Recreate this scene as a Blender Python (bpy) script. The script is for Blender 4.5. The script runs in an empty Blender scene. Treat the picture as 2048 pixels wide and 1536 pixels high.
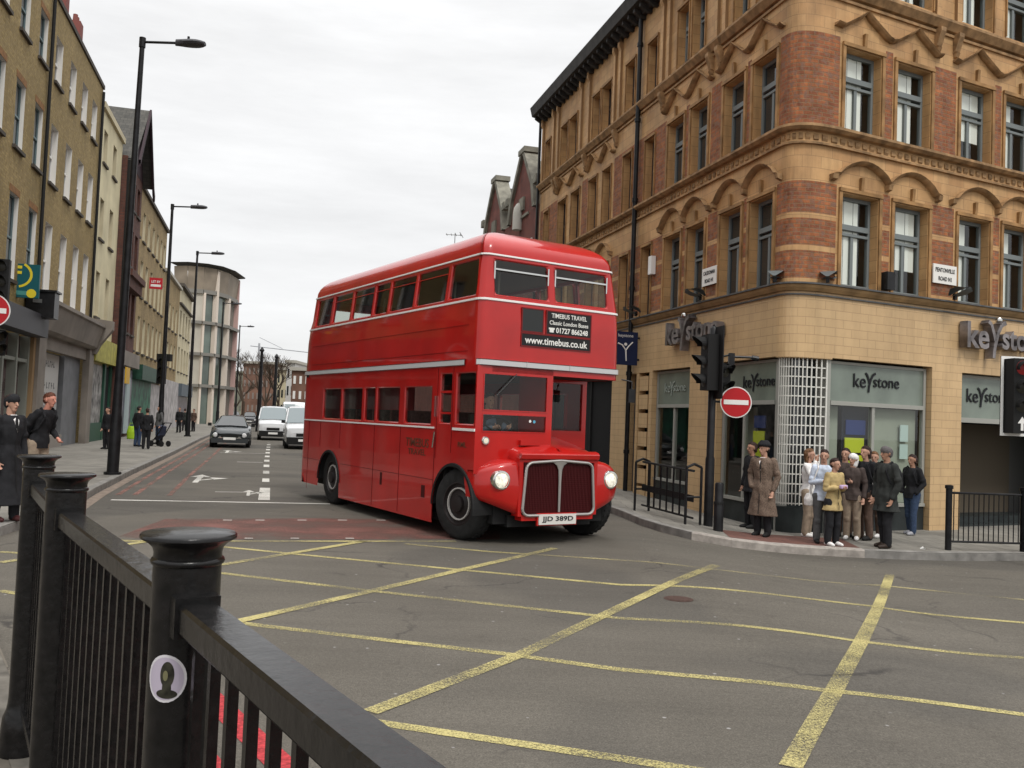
import bpy, bmesh, math, random
from mathutils import Vector, Matrix
random.seed(7)
PI = math.pi
sin, cos, rad = math.sin, math.cos, math.radians
scene = bpy.context.scene
COL = scene.collection

# ---------------------------------------------------------------- camera
FPX, PITCH, ROLL, CAMH = 1760.0, .0404, .0397, 1.75
cf = Vector((0, cos(PITCH), sin(PITCH))); cu = Vector((0, -sin(PITCH), cos(PITCH))); cr = Vector((1, 0, 0))
cr2 = cr * cos(ROLL) + cu * sin(ROLL); cu2 = -cr * sin(ROLL) + cu * cos(ROLL)
cd = bpy.data.cameras.new('camera'); cam = bpy.data.objects.new('camera', cd); COL.objects.link(cam)
M = Matrix((cr2, cu2, -cf)).transposed().to_4x4(); M.translation = Vector((0, 0, CAMH)); cam.matrix_world = M
cd.sensor_fit = 'HORIZONTAL'; cd.sensor_width = 36; cd.lens = 36 * FPX / 2048; cd.clip_start = .05; cd.clip_end = 3000
scene.camera = cam

# ---------------------------------------------------------------- world (overcast) and sun
SUN_EL, SUN_AZ = rad(52), rad(150)
W = bpy.data.worlds.new("World"); scene.world = W; W.use_nodes = True
nt = W.node_tree; nt.nodes.clear()
def nn(t, ty, **k):
    n = t.nodes.new(ty)
    for a, b in k.items(): setattr(n, a, b)
    return n
out = nn(nt, 'ShaderNodeOutputWorld'); bg1 = nn(nt, 'ShaderNodeBackground'); bg2 = nn(nt, 'ShaderNodeBackground'); add = nn(nt, 'ShaderNodeAddShader')
sky = nn(nt, 'ShaderNodeTexSky', sky_type='NISHITA'); sky.sun_disc = False; sky.sun_elevation = SUN_EL; sky.sun_rotation = SUN_AZ
nt.links.new(sky.outputs[0], bg1.inputs[0]); bg1.inputs[1].default_value = .05
hs = nn(nt, 'ShaderNodeHueSaturation'); hs.inputs['Saturation'].default_value = .18; hs.inputs['Value'].default_value = .6; nt.links.new(sky.outputs[0], hs.inputs['Color']); nt.links.new(hs.outputs[0], bg1.inputs[0])
tc = nn(nt, 'ShaderNodeTexCoord'); sep = nn(nt, 'ShaderNodeSeparateXYZ'); nt.links.new(tc.outputs['Generated'], sep.inputs[0])
ramp = nn(nt, 'ShaderNodeValToRGB'); nt.links.new(sep.outputs[2], ramp.inputs[0])
el = ramp.color_ramp.elements
el[0].position = 0; el[0].color = (.30, .30, .30, 1); el[1].position = .5; el[1].color = (.40, .40, .40, 1)
e = el.new(1.0); e.color = (1.15, 1.15, 1.15, 1)
mp = nn(nt, 'ShaderNodeMapping'); mp.inputs['Scale'].default_value = (1.6, 1.6, 9); nt.links.new(tc.outputs['Generated'], mp.inputs[0])
noi = nn(nt, 'ShaderNodeTexNoise'); noi.inputs['Scale'].default_value = 2.2; noi.inputs['Detail'].default_value = 6; noi.inputs['Roughness'].default_value = .6
nt.links.new(mp.outputs[0], noi.inputs[0])
mr = nn(nt, 'ShaderNodeMapRange'); mr.inputs[1].default_value = .3; mr.inputs[2].default_value = .7; mr.inputs[3].default_value = .87; mr.inputs[4].default_value = 1.06
nt.links.new(noi.outputs[0], mr.inputs[0])
mul = nn(nt, 'ShaderNodeVectorMath', operation='SCALE'); nt.links.new(ramp.outputs[0], mul.inputs[0]); nt.links.new(mr.outputs[0], mul.inputs['Scale'])
nt.links.new(mul.outputs[0], bg2.inputs[0]); bg2.inputs[1].default_value = 2.05
nt.links.new(bg1.outputs[0], add.inputs[0]); nt.links.new(bg2.outputs[0], add.inputs[1]); nt.links.new(add.outputs[0], out.inputs[0])
sl = bpy.data.lights.new('sun', 'SUN'); sl.energy = 1.4; sl.angle = rad(14); sl.color = (1, .97, .92)
so = bpy.data.objects.new('sun', sl); COL.objects.link(so)
sd = Vector((sin(SUN_AZ) * cos(SUN_EL), cos(SUN_AZ) * cos(SUN_EL), sin(SUN_EL)))
so.rotation_euler = sd.to_track_quat('Z', 'Y').to_euler()
vs = scene.view_settings; vs.view_transform = 'Standard'; vs.look = 'None'; vs.exposure = .15; vs.gamma = 1
scene.render.resolution_x = 1024; scene.render.resolution_y = 768

# ---------------------------------------------------------------- placing helpers
def smooth(a): a = min(max(a, 0), 1); return a * a * (3 - 2 * a)
def terr(x, y=0): return -.22 * smooth((x - 1.7) / 3.3)
def ray(px, py): return cr2 * ((px - 1024) / FPX) - cu2 * ((py - 768) / FPX) + cf
def gnd(px, py, z=0.0):
    d = ray(px, py); t = (z - CAMH) / d.z; return Vector((d.x * t, d.y * t, z))
def G(px, py, up=0.0):
    z = 0
    for _ in range(60):
        g = gnd(px, py, z + up); z = .5 * z + .5 * terr(g.x)
    g.z = z + up
    return g
def topz(px, py, X, Y):
    lo, hi = -5, 60
    for _ in range(50):
        m = (lo + hi) / 2; d = Vector((X, Y, m - CAMH)); yy = 768 - FPX * d.dot(cu2) / d.dot(cf)
        if yy > py: lo = m
        else: hi = m
    return m
def atdepth(px, py, D):
    d = ray(px, py); return Vector((0, 0, CAMH)) + d * (D / d.y)

# ---------------------------------------------------------------- materials
MATS = {}
def mat(name, col, rough=.7, metal=0, nscale=0, namt=.15, bump=0, bscale=None, spec=.22, coat=0, emit=None, coord='Object', col2=None, detail=4, stretch=None):
    if name in MATS: return MATS[name]
    m = bpy.data.materials.new(name); m.use_nodes = True; t = m.node_tree; b = t.nodes['Principled BSDF']
    b.inputs['Base Color'].default_value = (*col, 1); b.inputs['Roughness'].default_value = rough; b.inputs['Metallic'].default_value = metal
    b.inputs['Specular IOR Level'].default_value = spec; b.inputs['Coat Weight'].default_value = coat
    if coat: b.inputs['Coat Roughness'].default_value = .05
    if emit: b.inputs['Emission Color'].default_value = (*emit[0], 1); b.inputs['Emission Strength'].default_value = emit[1]
    if nscale or bump:
        c = nn(t, 'ShaderNodeTexCoord'); src = c.outputs[coord]
        if stretch:
            mpp = nn(t, 'ShaderNodeMapping'); mpp.inputs['Scale'].default_value = stretch; t.links.new(src, mpp.inputs[0]); src = mpp.outputs[0]
    if nscale:
        n = nn(t, 'ShaderNodeTexNoise'); n.inputs['Scale'].default_value = nscale; n.inputs['Detail'].default_value = detail; t.links.new(src, n.inputs[0])
        r = nn(t, 'ShaderNodeValToRGB'); t.links.new(n.outputs[0], r.inputs[0])
        a = tuple(max(0, v * (1 - namt)) for v in col); bb = col2 or tuple(min(1, v * (1 + namt)) for v in col)
        r.color_ramp.elements[0].position = .3; r.color_ramp.elements[1].position = .7
        r.color_ramp.elements[0].color = (*a, 1); r.color_ramp.elements[1].color = (*bb, 1)
        t.links.new(r.outputs[0], b.inputs['Base Color'])
    if bump:
        n2 = nn(t, 'ShaderNodeTexNoise'); n2.inputs['Scale'].default_value = bscale or 40; n2.inputs['Detail'].default_value = 5; t.links.new(src, n2.inputs[0])
        bp = nn(t, 'ShaderNodeBump'); bp.inputs['Strength'].default_value = bump; bp.inputs['Distance'].default_value = .01
        t.links.new(n2.outputs[0], bp.inputs['Height']); t.links.new(bp.outputs[0], b.inputs['Normal'])
    MATS[name] = m; return m

def brick(name, c1, c2, mortar, bw=.225, rh=.075, ms=.012, stain=.35, stainscale=.7, rough=.85, bump=.4, patch=None, coord='UV', smear=.2):
    """masonry in metres on UV (u along the wall, v up)"""
    if name in MATS: return MATS[name]
    m = bpy.data.materials.new(name); m.use_nodes = True; t = m.node_tree; b = t.nodes['Principled BSDF']; L = t.links.new
    c = nn(t, 'ShaderNodeTexCoord'); bt = nn(t, 'ShaderNodeTexBrick')
    bt.inputs['Scale'].default_value = 1; bt.inputs['Brick Width'].default_value = bw; bt.inputs['Row Height'].default_value = rh
    bt.inputs['Mortar Size'].default_value = ms; bt.inputs['Mortar Smooth'].default_value = smear; bt.inputs['Bias'].default_value = 0
    bt.inputs['Color1'].default_value = (*c1, 1); bt.inputs['Color2'].default_value = (*c2, 1); bt.inputs['Mortar'].default_value = (*mortar, 1)
    L(c.outputs[coord], bt.inputs[0])
    n = nn(t, 'ShaderNodeTexNoise'); n.inputs['Scale'].default_value = stainscale; n.inputs['Detail'].default_value = 8; n.inputs['Roughness'].default_value = .65; L(c.outputs[coord], n.inputs[0])
    r = nn(t, 'ShaderNodeMapRange'); r.inputs[1].default_value = .3; r.inputs[2].default_value = .72; r.inputs[3].default_value = 1 - stain; r.inputs[4].default_value = 1 + stain * .35
    L(n.outputs[0], r.inputs[0])
    mx = nn(t, 'ShaderNodeVectorMath', operation='SCALE'); L(bt.outputs[0], mx.inputs[0]); L(r.outputs[0], mx.inputs['Scale'])
    sm = nn(t, 'ShaderNodeMapping'); sm.inputs['Scale'].default_value = (2.6, .28, 1); L(c.outputs[coord], sm.inputs[0])
    sn = nn(t, 'ShaderNodeTexNoise'); sn.inputs['Scale'].default_value = 1.3; sn.inputs['Detail'].default_value = 7; sn.inputs['Roughness'].default_value = .7; L(sm.outputs[0], sn.inputs[0])
    sr = nn(t, 'ShaderNodeMapRange'); sr.inputs[1].default_value = .42; sr.inputs[2].default_value = .75; sr.inputs[3].default_value = 1.05; sr.inputs[4].default_value = 1 - stain * .75; L(sn.outputs[0], sr.inputs[0])
    m2 = nn(t, 'ShaderNodeVectorMath', operation='SCALE'); L(mx.outputs[0], m2.inputs[0]); L(sr.outputs[0], m2.inputs['Scale'])
    res = m2.outputs[0]
    if patch:
        n3 = nn(t, 'ShaderNodeTexNoise'); n3.inputs['Scale'].default_value = 9; n3.inputs['Detail'].default_value = 6; L(c.outputs[coord], n3.inputs[0])
        r3 = nn(t, 'ShaderNodeMapRange'); r3.inputs[1].default_value = .48; r3.inputs[2].default_value = .66; L(n3.outputs[0], r3.inputs[0])
        mm = nn(t, 'ShaderNodeMix', data_type='RGBA'); mm.inputs[7].default_value = (*patch, 1); L(r3.outputs[0], mm.inputs[0]); L(res, mm.inputs[6]); res = mm.outputs[2]
    L(res, b.inputs['Base Color']); b.inputs['Roughness'].default_value = rough; b.inputs['Specular IOR Level'].default_value = .3
    n4 = nn(t, 'ShaderNodeTexNoise'); n4.inputs['Scale'].default_value = 30; n4.inputs['Detail'].default_value = 4; L(c.outputs[coord], n4.inputs[0])
    ma = nn(t, 'ShaderNodeMath', operation='SUBTRACT'); L(n4.outputs[0], ma.inputs[0]); L(bt.outputs['Fac'], ma.inputs[1])
    bp = nn(t, 'ShaderNodeBump'); bp.inputs['Strength'].default_value = bump; bp.inputs['Distance'].default_value = .01; L(ma.outputs[0], bp.inputs['Height']); L(bp.outputs[0], b.inputs['Normal'])
    MATS[name] = m; return m

def glass(name, tint=(.55, .6, .58), rough=.02, fac=None):
    if name in MATS: return MATS[name]
    m = bpy.data.materials.new(name); m.use_nodes = True; t = m.node_tree; t.nodes.clear(); L = t.links.new
    o = nn(t, 'ShaderNodeOutputMaterial'); tr = nn(t, 'ShaderNodeBsdfTransparent'); tr.inputs[0].default_value = (*tint, 1)
    gl = nn(t, 'ShaderNodeBsdfGlossy'); gl.inputs['Roughness'].default_value = rough
    fr = nn(t, 'ShaderNodeLayerWeight'); fr.inputs[0].default_value = .5
    pw = nn(t, 'ShaderNodeMath', operation='POWER'); pw.inputs[1].default_value = 4; L(fr.outputs['Facing'], pw.inputs[0])
    mp_ = nn(t, 'ShaderNodeMath', operation='MULTIPLY_ADD'); mp_.inputs[1].default_value = .8; mp_.inputs[2].default_value = fac or .07; L(pw.outputs[0], mp_.inputs[0])
    mx = nn(t, 'ShaderNodeMixShader'); L(mp_.outputs[0], mx.inputs[0]); L(tr.outputs[0], mx.inputs[1]); L(gl.outputs[0], mx.inputs[2]); L(mx.outputs[0], o.inputs[0])
    MATS[name] = m; return m

def asphalt_mat():
    m = bpy.data.materials.new('asphalt'); m.use_nodes = True; t = m.node_tree; b = t.nodes['Principled BSDF']; L = t.links.new
    c = nn(t, 'ShaderNodeTexCoord')
    def noise(s, d=5, r=.6, st=None):
        n = nn(t, 'ShaderNodeTexNoise'); n.inputs['Scale'].default_value = s; n.inputs['Detail'].default_value = d; n.inputs['Roughness'].default_value = r
        if st:
            q = nn(t, 'ShaderNodeMapping'); q.inputs['Scale'].default_value = st; q.inputs['Rotation'].default_value = (0, 0, .5); L(c.outputs['Object'], q.inputs[0]); L(q.outputs[0], n.inputs[0])
        else: L(c.outputs['Object'], n.inputs[0])
        return n.outputs[0]
    def rng(x, a, b_, c_, d_):
        r = nn(t, 'ShaderNodeMapRange'); r.inputs[1].default_value = a; r.inputs[2].default_value = b_; r.inputs[3].default_value = c_; r.inputs[4].default_value = d_; L(x, r.inputs[0]); return r.outputs[0]
    def mulm(a, b_):
        r = nn(t, 'ShaderNodeMath', operation='MULTIPLY'); L(a, r.inputs[0]); L(b_, r.inputs[1]); return r.outputs[0]
    v = mulm(rng(noise(.35, 4), .3, .7, .84, 1.14), rng(noise(90, 3, .8), .25, .75, .45, 1.55))
    v = mulm(v, rng(noise(28, 3, .8), .3, .7, .82, 1.18))
    v = mulm(v, rng(noise(.9, 6, .7, (.3, 3, 1)), .3, .7, .9, 1.1))
    vo = nn(t, 'ShaderNodeTexVoronoi'); vo.inputs['Scale'].default_value = 5; L(c.outputs['Object'], vo.inputs[0])
    sx_ = nn(t, 'ShaderNodeSeparateXYZ'); L(vo.outputs['Color'], sx_.inputs[0])
    sp = mulm(rng(vo.outputs['Distance'], .045, .08, 1, 0), rng(sx_.outputs[0], .55, .6, 0, 1))
    mx = nn(t, 'ShaderNodeVectorMath', operation='SCALE'); mx.inputs[0].default_value = (.102, .092, .077); L(v, mx.inputs['Scale'])
    mm = nn(t, 'ShaderNodeMix', data_type='RGBA'); mm.inputs[7].default_value = (.26, .25, .24, 1); L(sp, mm.inputs[0]); L(mx.outputs[0], mm.inputs[6])
    pn = noise(.16, 3, .5); pr = rng(pn, .53, .56, 0, 1); st = noise(2.2, 8, .75); sr = rng(st, .60, .72, 0, 1)
    m3 = nn(t, 'ShaderNodeMix', data_type='RGBA', blend_type='MULTIPLY'); m3.inputs[7].default_value = (.82, .83, .85, 1); L(pr, m3.inputs[0]); L(mm.outputs[2], m3.inputs[6])
    m4 = nn(t, 'ShaderNodeMix', data_type='RGBA', blend_type='MULTIPLY'); m4.inputs[7].default_value = (.72, .71, .70, 1); L(sr, m4.inputs[0]); L(m3.outputs[2], m4.inputs[6])
    vc = nn(t, 'ShaderNodeTexVoronoi', feature='DISTANCE_TO_EDGE'); vc.inputs['Scale'].default_value = .33
    wn = nn(t, 'ShaderNodeTexNoise'); wn.inputs['Scale'].default_value = 1.5; wn.inputs['Detail'].default_value = 6; L(c.outputs['Object'], wn.inputs[0])
    va = nn(t, 'ShaderNodeVectorMath', operation='MULTIPLY_ADD'); va.inputs[1].default_value = (1.2, 1.2, 0); L(wn.outputs['Color'], va.inputs[0]); L(c.outputs['Object'], va.inputs[2]); L(va.outputs[0], vc.inputs[0])
    ck = nn(t, 'ShaderNodeMath', operation='MULTIPLY'); L(rng(vc.outputs[0], .002, .008, 1, 0), ck.inputs[0]); L(rng(noise(.5, 2), .5, .6, 0, .75), ck.inputs[1])
    m5 = nn(t, 'ShaderNodeMix', data_type='RGBA'); m5.inputs[7].default_value = (.035, .032, .03, 1); L(ck.outputs[0], m5.inputs[0]); L(m4.outputs[2], m5.inputs[6])
    L(m5.outputs[2], b.inputs['Base Color']); b.inputs['Roughness'].default_value = .85; b.inputs['Specular IOR Level'].default_value = .18
    bp = nn(t, 'ShaderNodeBump'); bp.inputs['Strength'].default_value = .5; bp.inputs['Distance'].default_value = .006; L(noise(120, 3), bp.inputs['Height']); L(bp.outputs[0], b.inputs['Normal'])
    return m
ASPH = asphalt_mat()
def paint_mat(name, col, wear=.5, base=(.1, .09, .08)):
    if name in MATS: return MATS[name]
    m = bpy.data.materials.new(name); m.use_nodes = True; t = m.node_tree; b = t.nodes['Principled BSDF']; L = t.links.new
    c = nn(t, 'ShaderNodeTexCoord')
    n1 = nn(t, 'ShaderNodeTexNoise'); n1.inputs['Scale'].default_value = 75; n1.inputs['Detail'].default_value = 3; n1.inputs['Roughness'].default_value = .8; L(c.outputs['Object'], n1.inputs[0])
    n2 = nn(t, 'ShaderNodeTexNoise'); n2.inputs['Scale'].default_value = 1.1; n2.inputs['Detail'].default_value = 6; L(c.outputs['Object'], n2.inputs[0])
    ad = nn(t, 'ShaderNodeMath', operation='MULTIPLY_ADD'); ad.inputs[1].default_value = .7; L(n2.outputs[0], ad.inputs[0]); L(n1.outputs[0], ad.inputs[2])
    r = nn(t, 'ShaderNodeMapRange'); r.inputs[1].default_value = .70 + wear * .25; r.inputs[2].default_value = .95 + wear * .3; L(ad.outputs[0], r.inputs[0])
    b.inputs['Base Color'].default_value = (*col, 1); b.inputs['Roughness'].default_value = .8
    ms = nn(t, 'ShaderNodeMixShader'); tr = nn(t, 'ShaderNodeBsdfTransparent'); L(r.outputs[0], ms.inputs[0]); L(b.outputs[0], ms.inputs[1]); L(tr.outputs[0], ms.inputs[2])
    L(ms.outputs[0], t.nodes['Material Output'].inputs[0])
    MATS[name] = m; return m

# ---------------------------------------------------------------- mesh builder
class MB:
    def __init__(s): s.v = []; s.f = []; s.m = []; s.uv = []
    def face(s, pts, mi=0, uv=None):
        i = len(s.v); s.v += [tuple(p) for p in pts]; s.f.append(tuple(range(i, i + len(pts)))); s.m.append(mi)
        s.uv.append(uv or [(0, 0)] * len(pts))
    def box(s, x0, x1, y0, y1, z0, z1, mi=0, xf=None):
        P = [(x, y, z) for z in (z0, z1) for y in (y0, y1) for x in (x0, x1)]
        if xf: P = [tuple(xf(Vector(p))) for p in P]
        for q in ((0, 2, 3, 1), (4, 5, 7, 6), (0, 1, 5, 4), (2, 6, 7, 3), (0, 4, 6, 2), (1, 3, 7, 5)):
            i = len(s.v); s.v += [P[k] for k in q]; s.f.append((i, i + 1, i + 2, i + 3)); s.m.append(mi)
            # box-projected metres
            a = Vector(P[q[1]]) - Vector(P[q[0]]); b = Vector(P[q[3]]) - Vector(P[q[0]])
            u, w = a.length, b.length
            s.uv.append([(0, 0), (u, 0), (u, w), (0, w)])
    def grid(s, rows, mi=0, uvf=None, closed=False):
        """rows: list of lists of points, welded"""
        i0 = len(s.v); n = len(rows[0])
        for r in rows: s.v += [tuple(p) for p in r]
        for a in range(len(rows) - 1):
            for b in range(n if closed else n - 1):
                c = (b + 1) % n
                s.f.append((i0 + a * n + b, i0 + a * n + c, i0 + (a + 1) * n + c, i0 + (a + 1) * n + b)); s.m.append(mi)
                s.uv.append([uvf(a, b), uvf(a, b + 1), uvf(a + 1, b + 1), uvf(a + 1, b)] if uvf else [(0, 0)] * 4)
    def ring_cap(s, pts, mi=0, flip=False):
        pts = list(pts); s.face(pts[::-1] if flip else pts, mi)
    def tube(s, p0, p1, r0, r1=None, n=10, mi=0, caps=True):
        r1 = r0 if r1 is None else r1
        p0, p1 = Vector(p0), Vector(p1); ax = (p1 - p0).normalized()
        up = Vector((0, 0, 1)) if abs(ax.z) < .9 else Vector((1, 0, 0)); a = ax.cross(up).normalized(); b = ax.cross(a)
        R = [[p + (a * cos(2 * PI * k / n) + b * sin(2 * PI * k / n)) * r for k in range(n)] for p, r in ((p0, r0), (p1, r1))]
        s.grid(R, mi, closed=True)
        if caps: s.face(R[0][::-1], mi); s.face(R[1], mi)
    def path(s, pts, r, n=8, mi=0):
        for a, b in zip(pts, pts[1:]): s.tube(a, b, r, r, n, mi)
    def lathe(s, prof, c=(0, 0, 0), n=24, mi=0, axis='z', capb=True, capt=True):
        rows = []
        for r, z in prof:
            row = []
            for k in range(n):
                a = 2 * PI * k / n; x, y = r * cos(a), r * sin(a)
                p = {'z': (x, y, z), 'x': (z, x, y), 'y': (x, z, y)}[axis]
                row.append((p[0] + c[0], p[1] + c[1], p[2] + c[2]))
            rows.append(row)
        s.grid(rows, mi, closed=True)
        if capb and prof[0][0] > 1e-4: s.face(rows[0][::-1], mi)
        if capt and prof[-1][0] > 1e-4: s.face(rows[-1], mi)
    def prism(s, poly, z0, z1, mi=0, zf=None):
        n = len(poly)
        b = [(x, y, z0) for x, y in poly]; t = [(x, y, z1) for x, y in poly]
        s.face(t, mi, [(x, y) for x, y in poly]); s.face(b[::-1], mi)
        for i in range(n): j = (i + 1) % n; s.face([b[i], b[j], t[j], t[i]], mi)
    def build(s, name, mats, parent=None, loc=(0, 0, 0), rotz=0, smooth_=False, ang=40, **props):
        me = bpy.data.meshes.new(name); me.from_pydata(s.v, [], s.f)
        if not isinstance(mats, (list, tuple)): mats = [mats]
        for m in mats: me.materials.append(m)
        me.polygons.foreach_set('material_index', s.m)
        ul = me.uv_layers.new(name='UVMap'); flat = []
        for u in s.uv:
            for a in u: flat += [a[0], a[1]]
        ul.data.foreach_set('uv', flat)
        if smooth_:
            me.shade_smooth()
            try: me.set_sharp_from_angle(angle=rad(ang))
            except Exception: pass
        me.update()
        o = bpy.data.objects.new(name, me); COL.objects.link(o); o.location = loc; o.rotation_euler = (0, 0, rotz)
        if parent: o.parent = parent
        for k, v in props.items(): o[k] = v
        return o
def tag(o, label=None, category=None, group=None, kind=None):
    if label: o['label'] = label
    if category: o['category'] = category
    if group: o['group'] = group
    if kind: o['kind'] = kind
    return o
def thing(name, label, category, loc=(0, 0, 0), rotz=0, group=None, scale=1):
    o = bpy.data.objects.new(name, None); COL.objects.link(o); o.location = loc; o.rotation_euler = (0, 0, rotz); o.scale = (scale,) * 3
    o.empty_display_size = .2
    return tag(o, label, category, group)
def dup(o, loc=None, rotz=None, label=None, group=None, parent=None):
    c = o.copy(); COL.objects.link(c)
    if parent is not None: c.parent = parent
    if loc is not None: c.location = loc
    if rotz is not None: c.rotation_euler = (0, 0, rotz)
    if label: c['label'] = label
    if group: c['group'] = group
    for ch in list(o.children): dup(ch, parent=c)
    return c
FONT_CACHE = {}
def text(s, name, m, parent, loc, rot, width=None, height=None, extrude=.004, mirror=False, bold=0, shear=0):
    cu_ = bpy.data.curves.new(name, 'FONT'); cu_.body = s; cu_.extrude = extrude; cu_.align_x = 'CENTER'; cu_.align_y = 'CENTER'; cu_.offset = bold; cu_.size = 1; cu_.shear = shear; cu_.resolution_u = 3
    t = bpy.data.objects.new(name, cu_); COL.objects.link(t)
    bpy.context.view_layer.update()
    me = bpy.data.meshes.new_from_object(t.evaluated_get(bpy.context.evaluated_depsgraph_get()))
    bpy.data.objects.remove(t); bpy.data.curves.remove(cu_)
    xs = [v.co.x for v in me.vertices]; ys = [v.co.y for v in me.vertices]
    w = max(xs) - min(xs); h = max(ys) - min(ys); cx = (max(xs) + min(xs)) / 2; cy = (max(ys) + min(ys)) / 2
    sx = width / w if width else height / h; sy = height / h if height else sx
    if not width: sx = sy
    for v in me.vertices: v.co.x = (v.co.x - cx) * sx; v.co.y = (v.co.y - cy) * sy
    me.materials.clear(); me.materials.append(m)
    o = bpy.data.objects.new(name, me); COL.objects.link(o); o.location = loc; o.rotation_euler = rot
    if parent: o.parent = parent
    return o

# common materials
BLACK = mat('black_paint', (.012, .012, .013), .35, nscale=6, namt=.4, bump=.15, bscale=25)
BLACKM = mat('matt_black', (.012, .012, .012), .7)
WHITEP = mat('white_paint', (.75, .74, .71), .5)
GREYP = mat('grey_frame_paint', (.17, .19, .19), .45)
DARK = mat('dark_interior', (.012, .012, .013), .9)
RUBBER = mat('tyre_rubber', (.018, .018, .018), .75, nscale=12, namt=.3)
CHROME = mat('bright_metal', (.6, .6, .58), .18, 1)
GLS = glass('window_glass', (.86, .9, .87)); GLD = mat('dark_window_glass', (.02, .025, .027), .06, spec=.9)
TH, TH2 = -.27, 1.1154
# ================================================================ SETTING: road, pavements, kerbs, markings
xs = [-600, -200, -80, -40, -20, -10, -5, -2, 0, 1, 1.4] + [1.55 + .15 * i for i in range(25)] + [5.5, 7, 10, 16, 30, 80, 200, 600]
ys = [-60, -10, 0, 5, 10, 15, 20, 30, 50, 80, 140, 300, 900]
mb = MB(); mb.grid([[(x, y, terr(x)) for x in xs] for y in ys], 0)
tag(mb.build('road', ASPH), kind='structure')

def resample(pts, step):
    o = [Vector(pts[0])]
    for a, b in zip(pts, pts[1:]):
        a, b = Vector(a), Vector(b); n = max(1, int((b - a).length / step))
        for k in range(1, n + 1): o.append(a.lerp(b, k / n))
    return o
def ribbon(mb, pts, w, h, step=.2, mi=0):
    P = resample([Vector((p[0], p[1], 0)) for p in pts], step); R = []
    for i, p in enumerate(P):
        d = (P[min(i + 1, len(P) - 1)] - P[max(i - 1, 0)]).normalized(); n = Vector((-d.y, d.x, 0)) * (w / 2)
        R.append([(q.x, q.y, terr(q.x) + h) for q in (p - n, p - n * .33, p + n * .33, p + n)])
    mb.grid(R, mi)
YEL = paint_mat('worn_yellow_paint', (.43, .37, .15), .10); YEL2 = paint_mat('faded_yellow_paint', (.38, .33, .16), -.03)
WHT = paint_mat('worn_white_paint', (.55, .53, .48), .55); REDP = paint_mat('worn_red_paint', (.32, .055, .04), .45); REDF = paint_mat('faded_red_paint', (.24, .11, .085), .1)
def mark(name, lines, w, h, m, step=.2):
    mb = MB()
    for l in lines: ribbon(mb, [G(*p) if len(p) == 2 and abs(p[0]) + abs(p[1]) > 60 else p for p in l], w, h, step)
    return tag(mb.build(name, m), kind='structure')
mark('yellow_box_marking', [[(100, 1083), (912, 1083.5)],
     [(0, 1126), (300, 1083)], [(45, 1189), (445, 1130), (730, 1083)], [(0, 1351), (498, 1239), (740, 1184), (921, 1141), (1064, 1108), (1110, 1097)],
     [(740, 1426), (1040, 1311), (1200, 1235), (1415, 1138), (1432, 1131)], [(1581, 1536), (1668, 1384), (1722, 1285), (1755, 1217), (1780, 1150)]], .12, .008, YEL)
mark('yellow_box_marking', [[(810, 1088), (982, 1104), (1064, 1109)], [(240, 1080), (445, 1094), (585, 1108), (909, 1139), (1240, 1170), (1738, 1212), (2048, 1246), (2150, 1258)],
     [(0, 1104), (45, 1107), (445, 1147), (740, 1182), (1240, 1237), (1718, 1283), (2048, 1316), (2150, 1330)],
     [(0, 1182), (45, 1189), (523, 1252), (1015, 1309), (1233, 1339), (1655, 1382), (2048, 1430), (2150, 1444)],
     [(640, 1430), (769, 1448), (1240, 1518), (1700, 1590)]], .095, .004, YEL)
mark('yellow_box_marking', [[(1064, 1109), (1415, 1138), (1759, 1171), (2048, 1200)], [(0, 1385), (200, 1420)]], .09, .004, YEL2)
# kerbside lines beside the near footway, seen between the bars
K0 = Vector((-2.93, 5.34, 0)); nd = Vector((.575, -.818, 0)); kn = Vector((.818, .575, 0))
def off(d, a, b): return [tuple(K0 + kn * d + nd * a)[:2] + (0,), tuple(K0 + kn * d + nd * b)[:2] + (0,)]
mb = MB(); ribbon(mb, off(.70, -1, 9), .13, .004); ribbon(mb, off(1.0, -1, 9), .15, .004); tag(mb.build('red_route_lines', mat('red_route_paint', (.34, .035, .04), .8, nscale=40, namt=.5)), kind='structure')
mb = MB(); ribbon(mb, off(1.34, -.5, 9), .2, .0045); tag(mb.build('yellow_box_marking', YEL2), kind='structure')
# white lines
dx = Vector((sin(TH), cos(TH), 0))
mb = MB(); ribbon(mb, [G(222, 1000), G(660, 1008)], .13, .004)
c0 = G(528, 1000); ribbon(mb, [c0, G(530, 976)], .22, .004)
cl = [G(531.4, 964), G(533, 930), G(534, 917), G(536, 900), G(538, 886)]
P = resample(cl, .05); acc = 0
for a, b in zip(P, P[1:]):
    acc += (b - a).length
    if acc % 2.9 < 1.15: ribbon(mb, [a, b], .17, .004, 9)
ribbon(mb, [G(440, 905.5), G(530, 907)], .12, .004); ribbon(mb, [G(474, 924), G(526, 925)], .12, .004); ribbon(mb, [G(430, 984), G(522, 985)], .07, .004)
for a in (520, 604, 685, 762, 455): ribbon(mb, [G(a - 9, 1041), G(a + 9, 1041.2)], .07, .008)
for a in (498, 590, 700): ribbon(mb, [G(a - 9, 1078), G(a + 8, 1078.2)], .06, .012)
tag(mb.build('white_road_marking', WHT), kind='structure')
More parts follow.
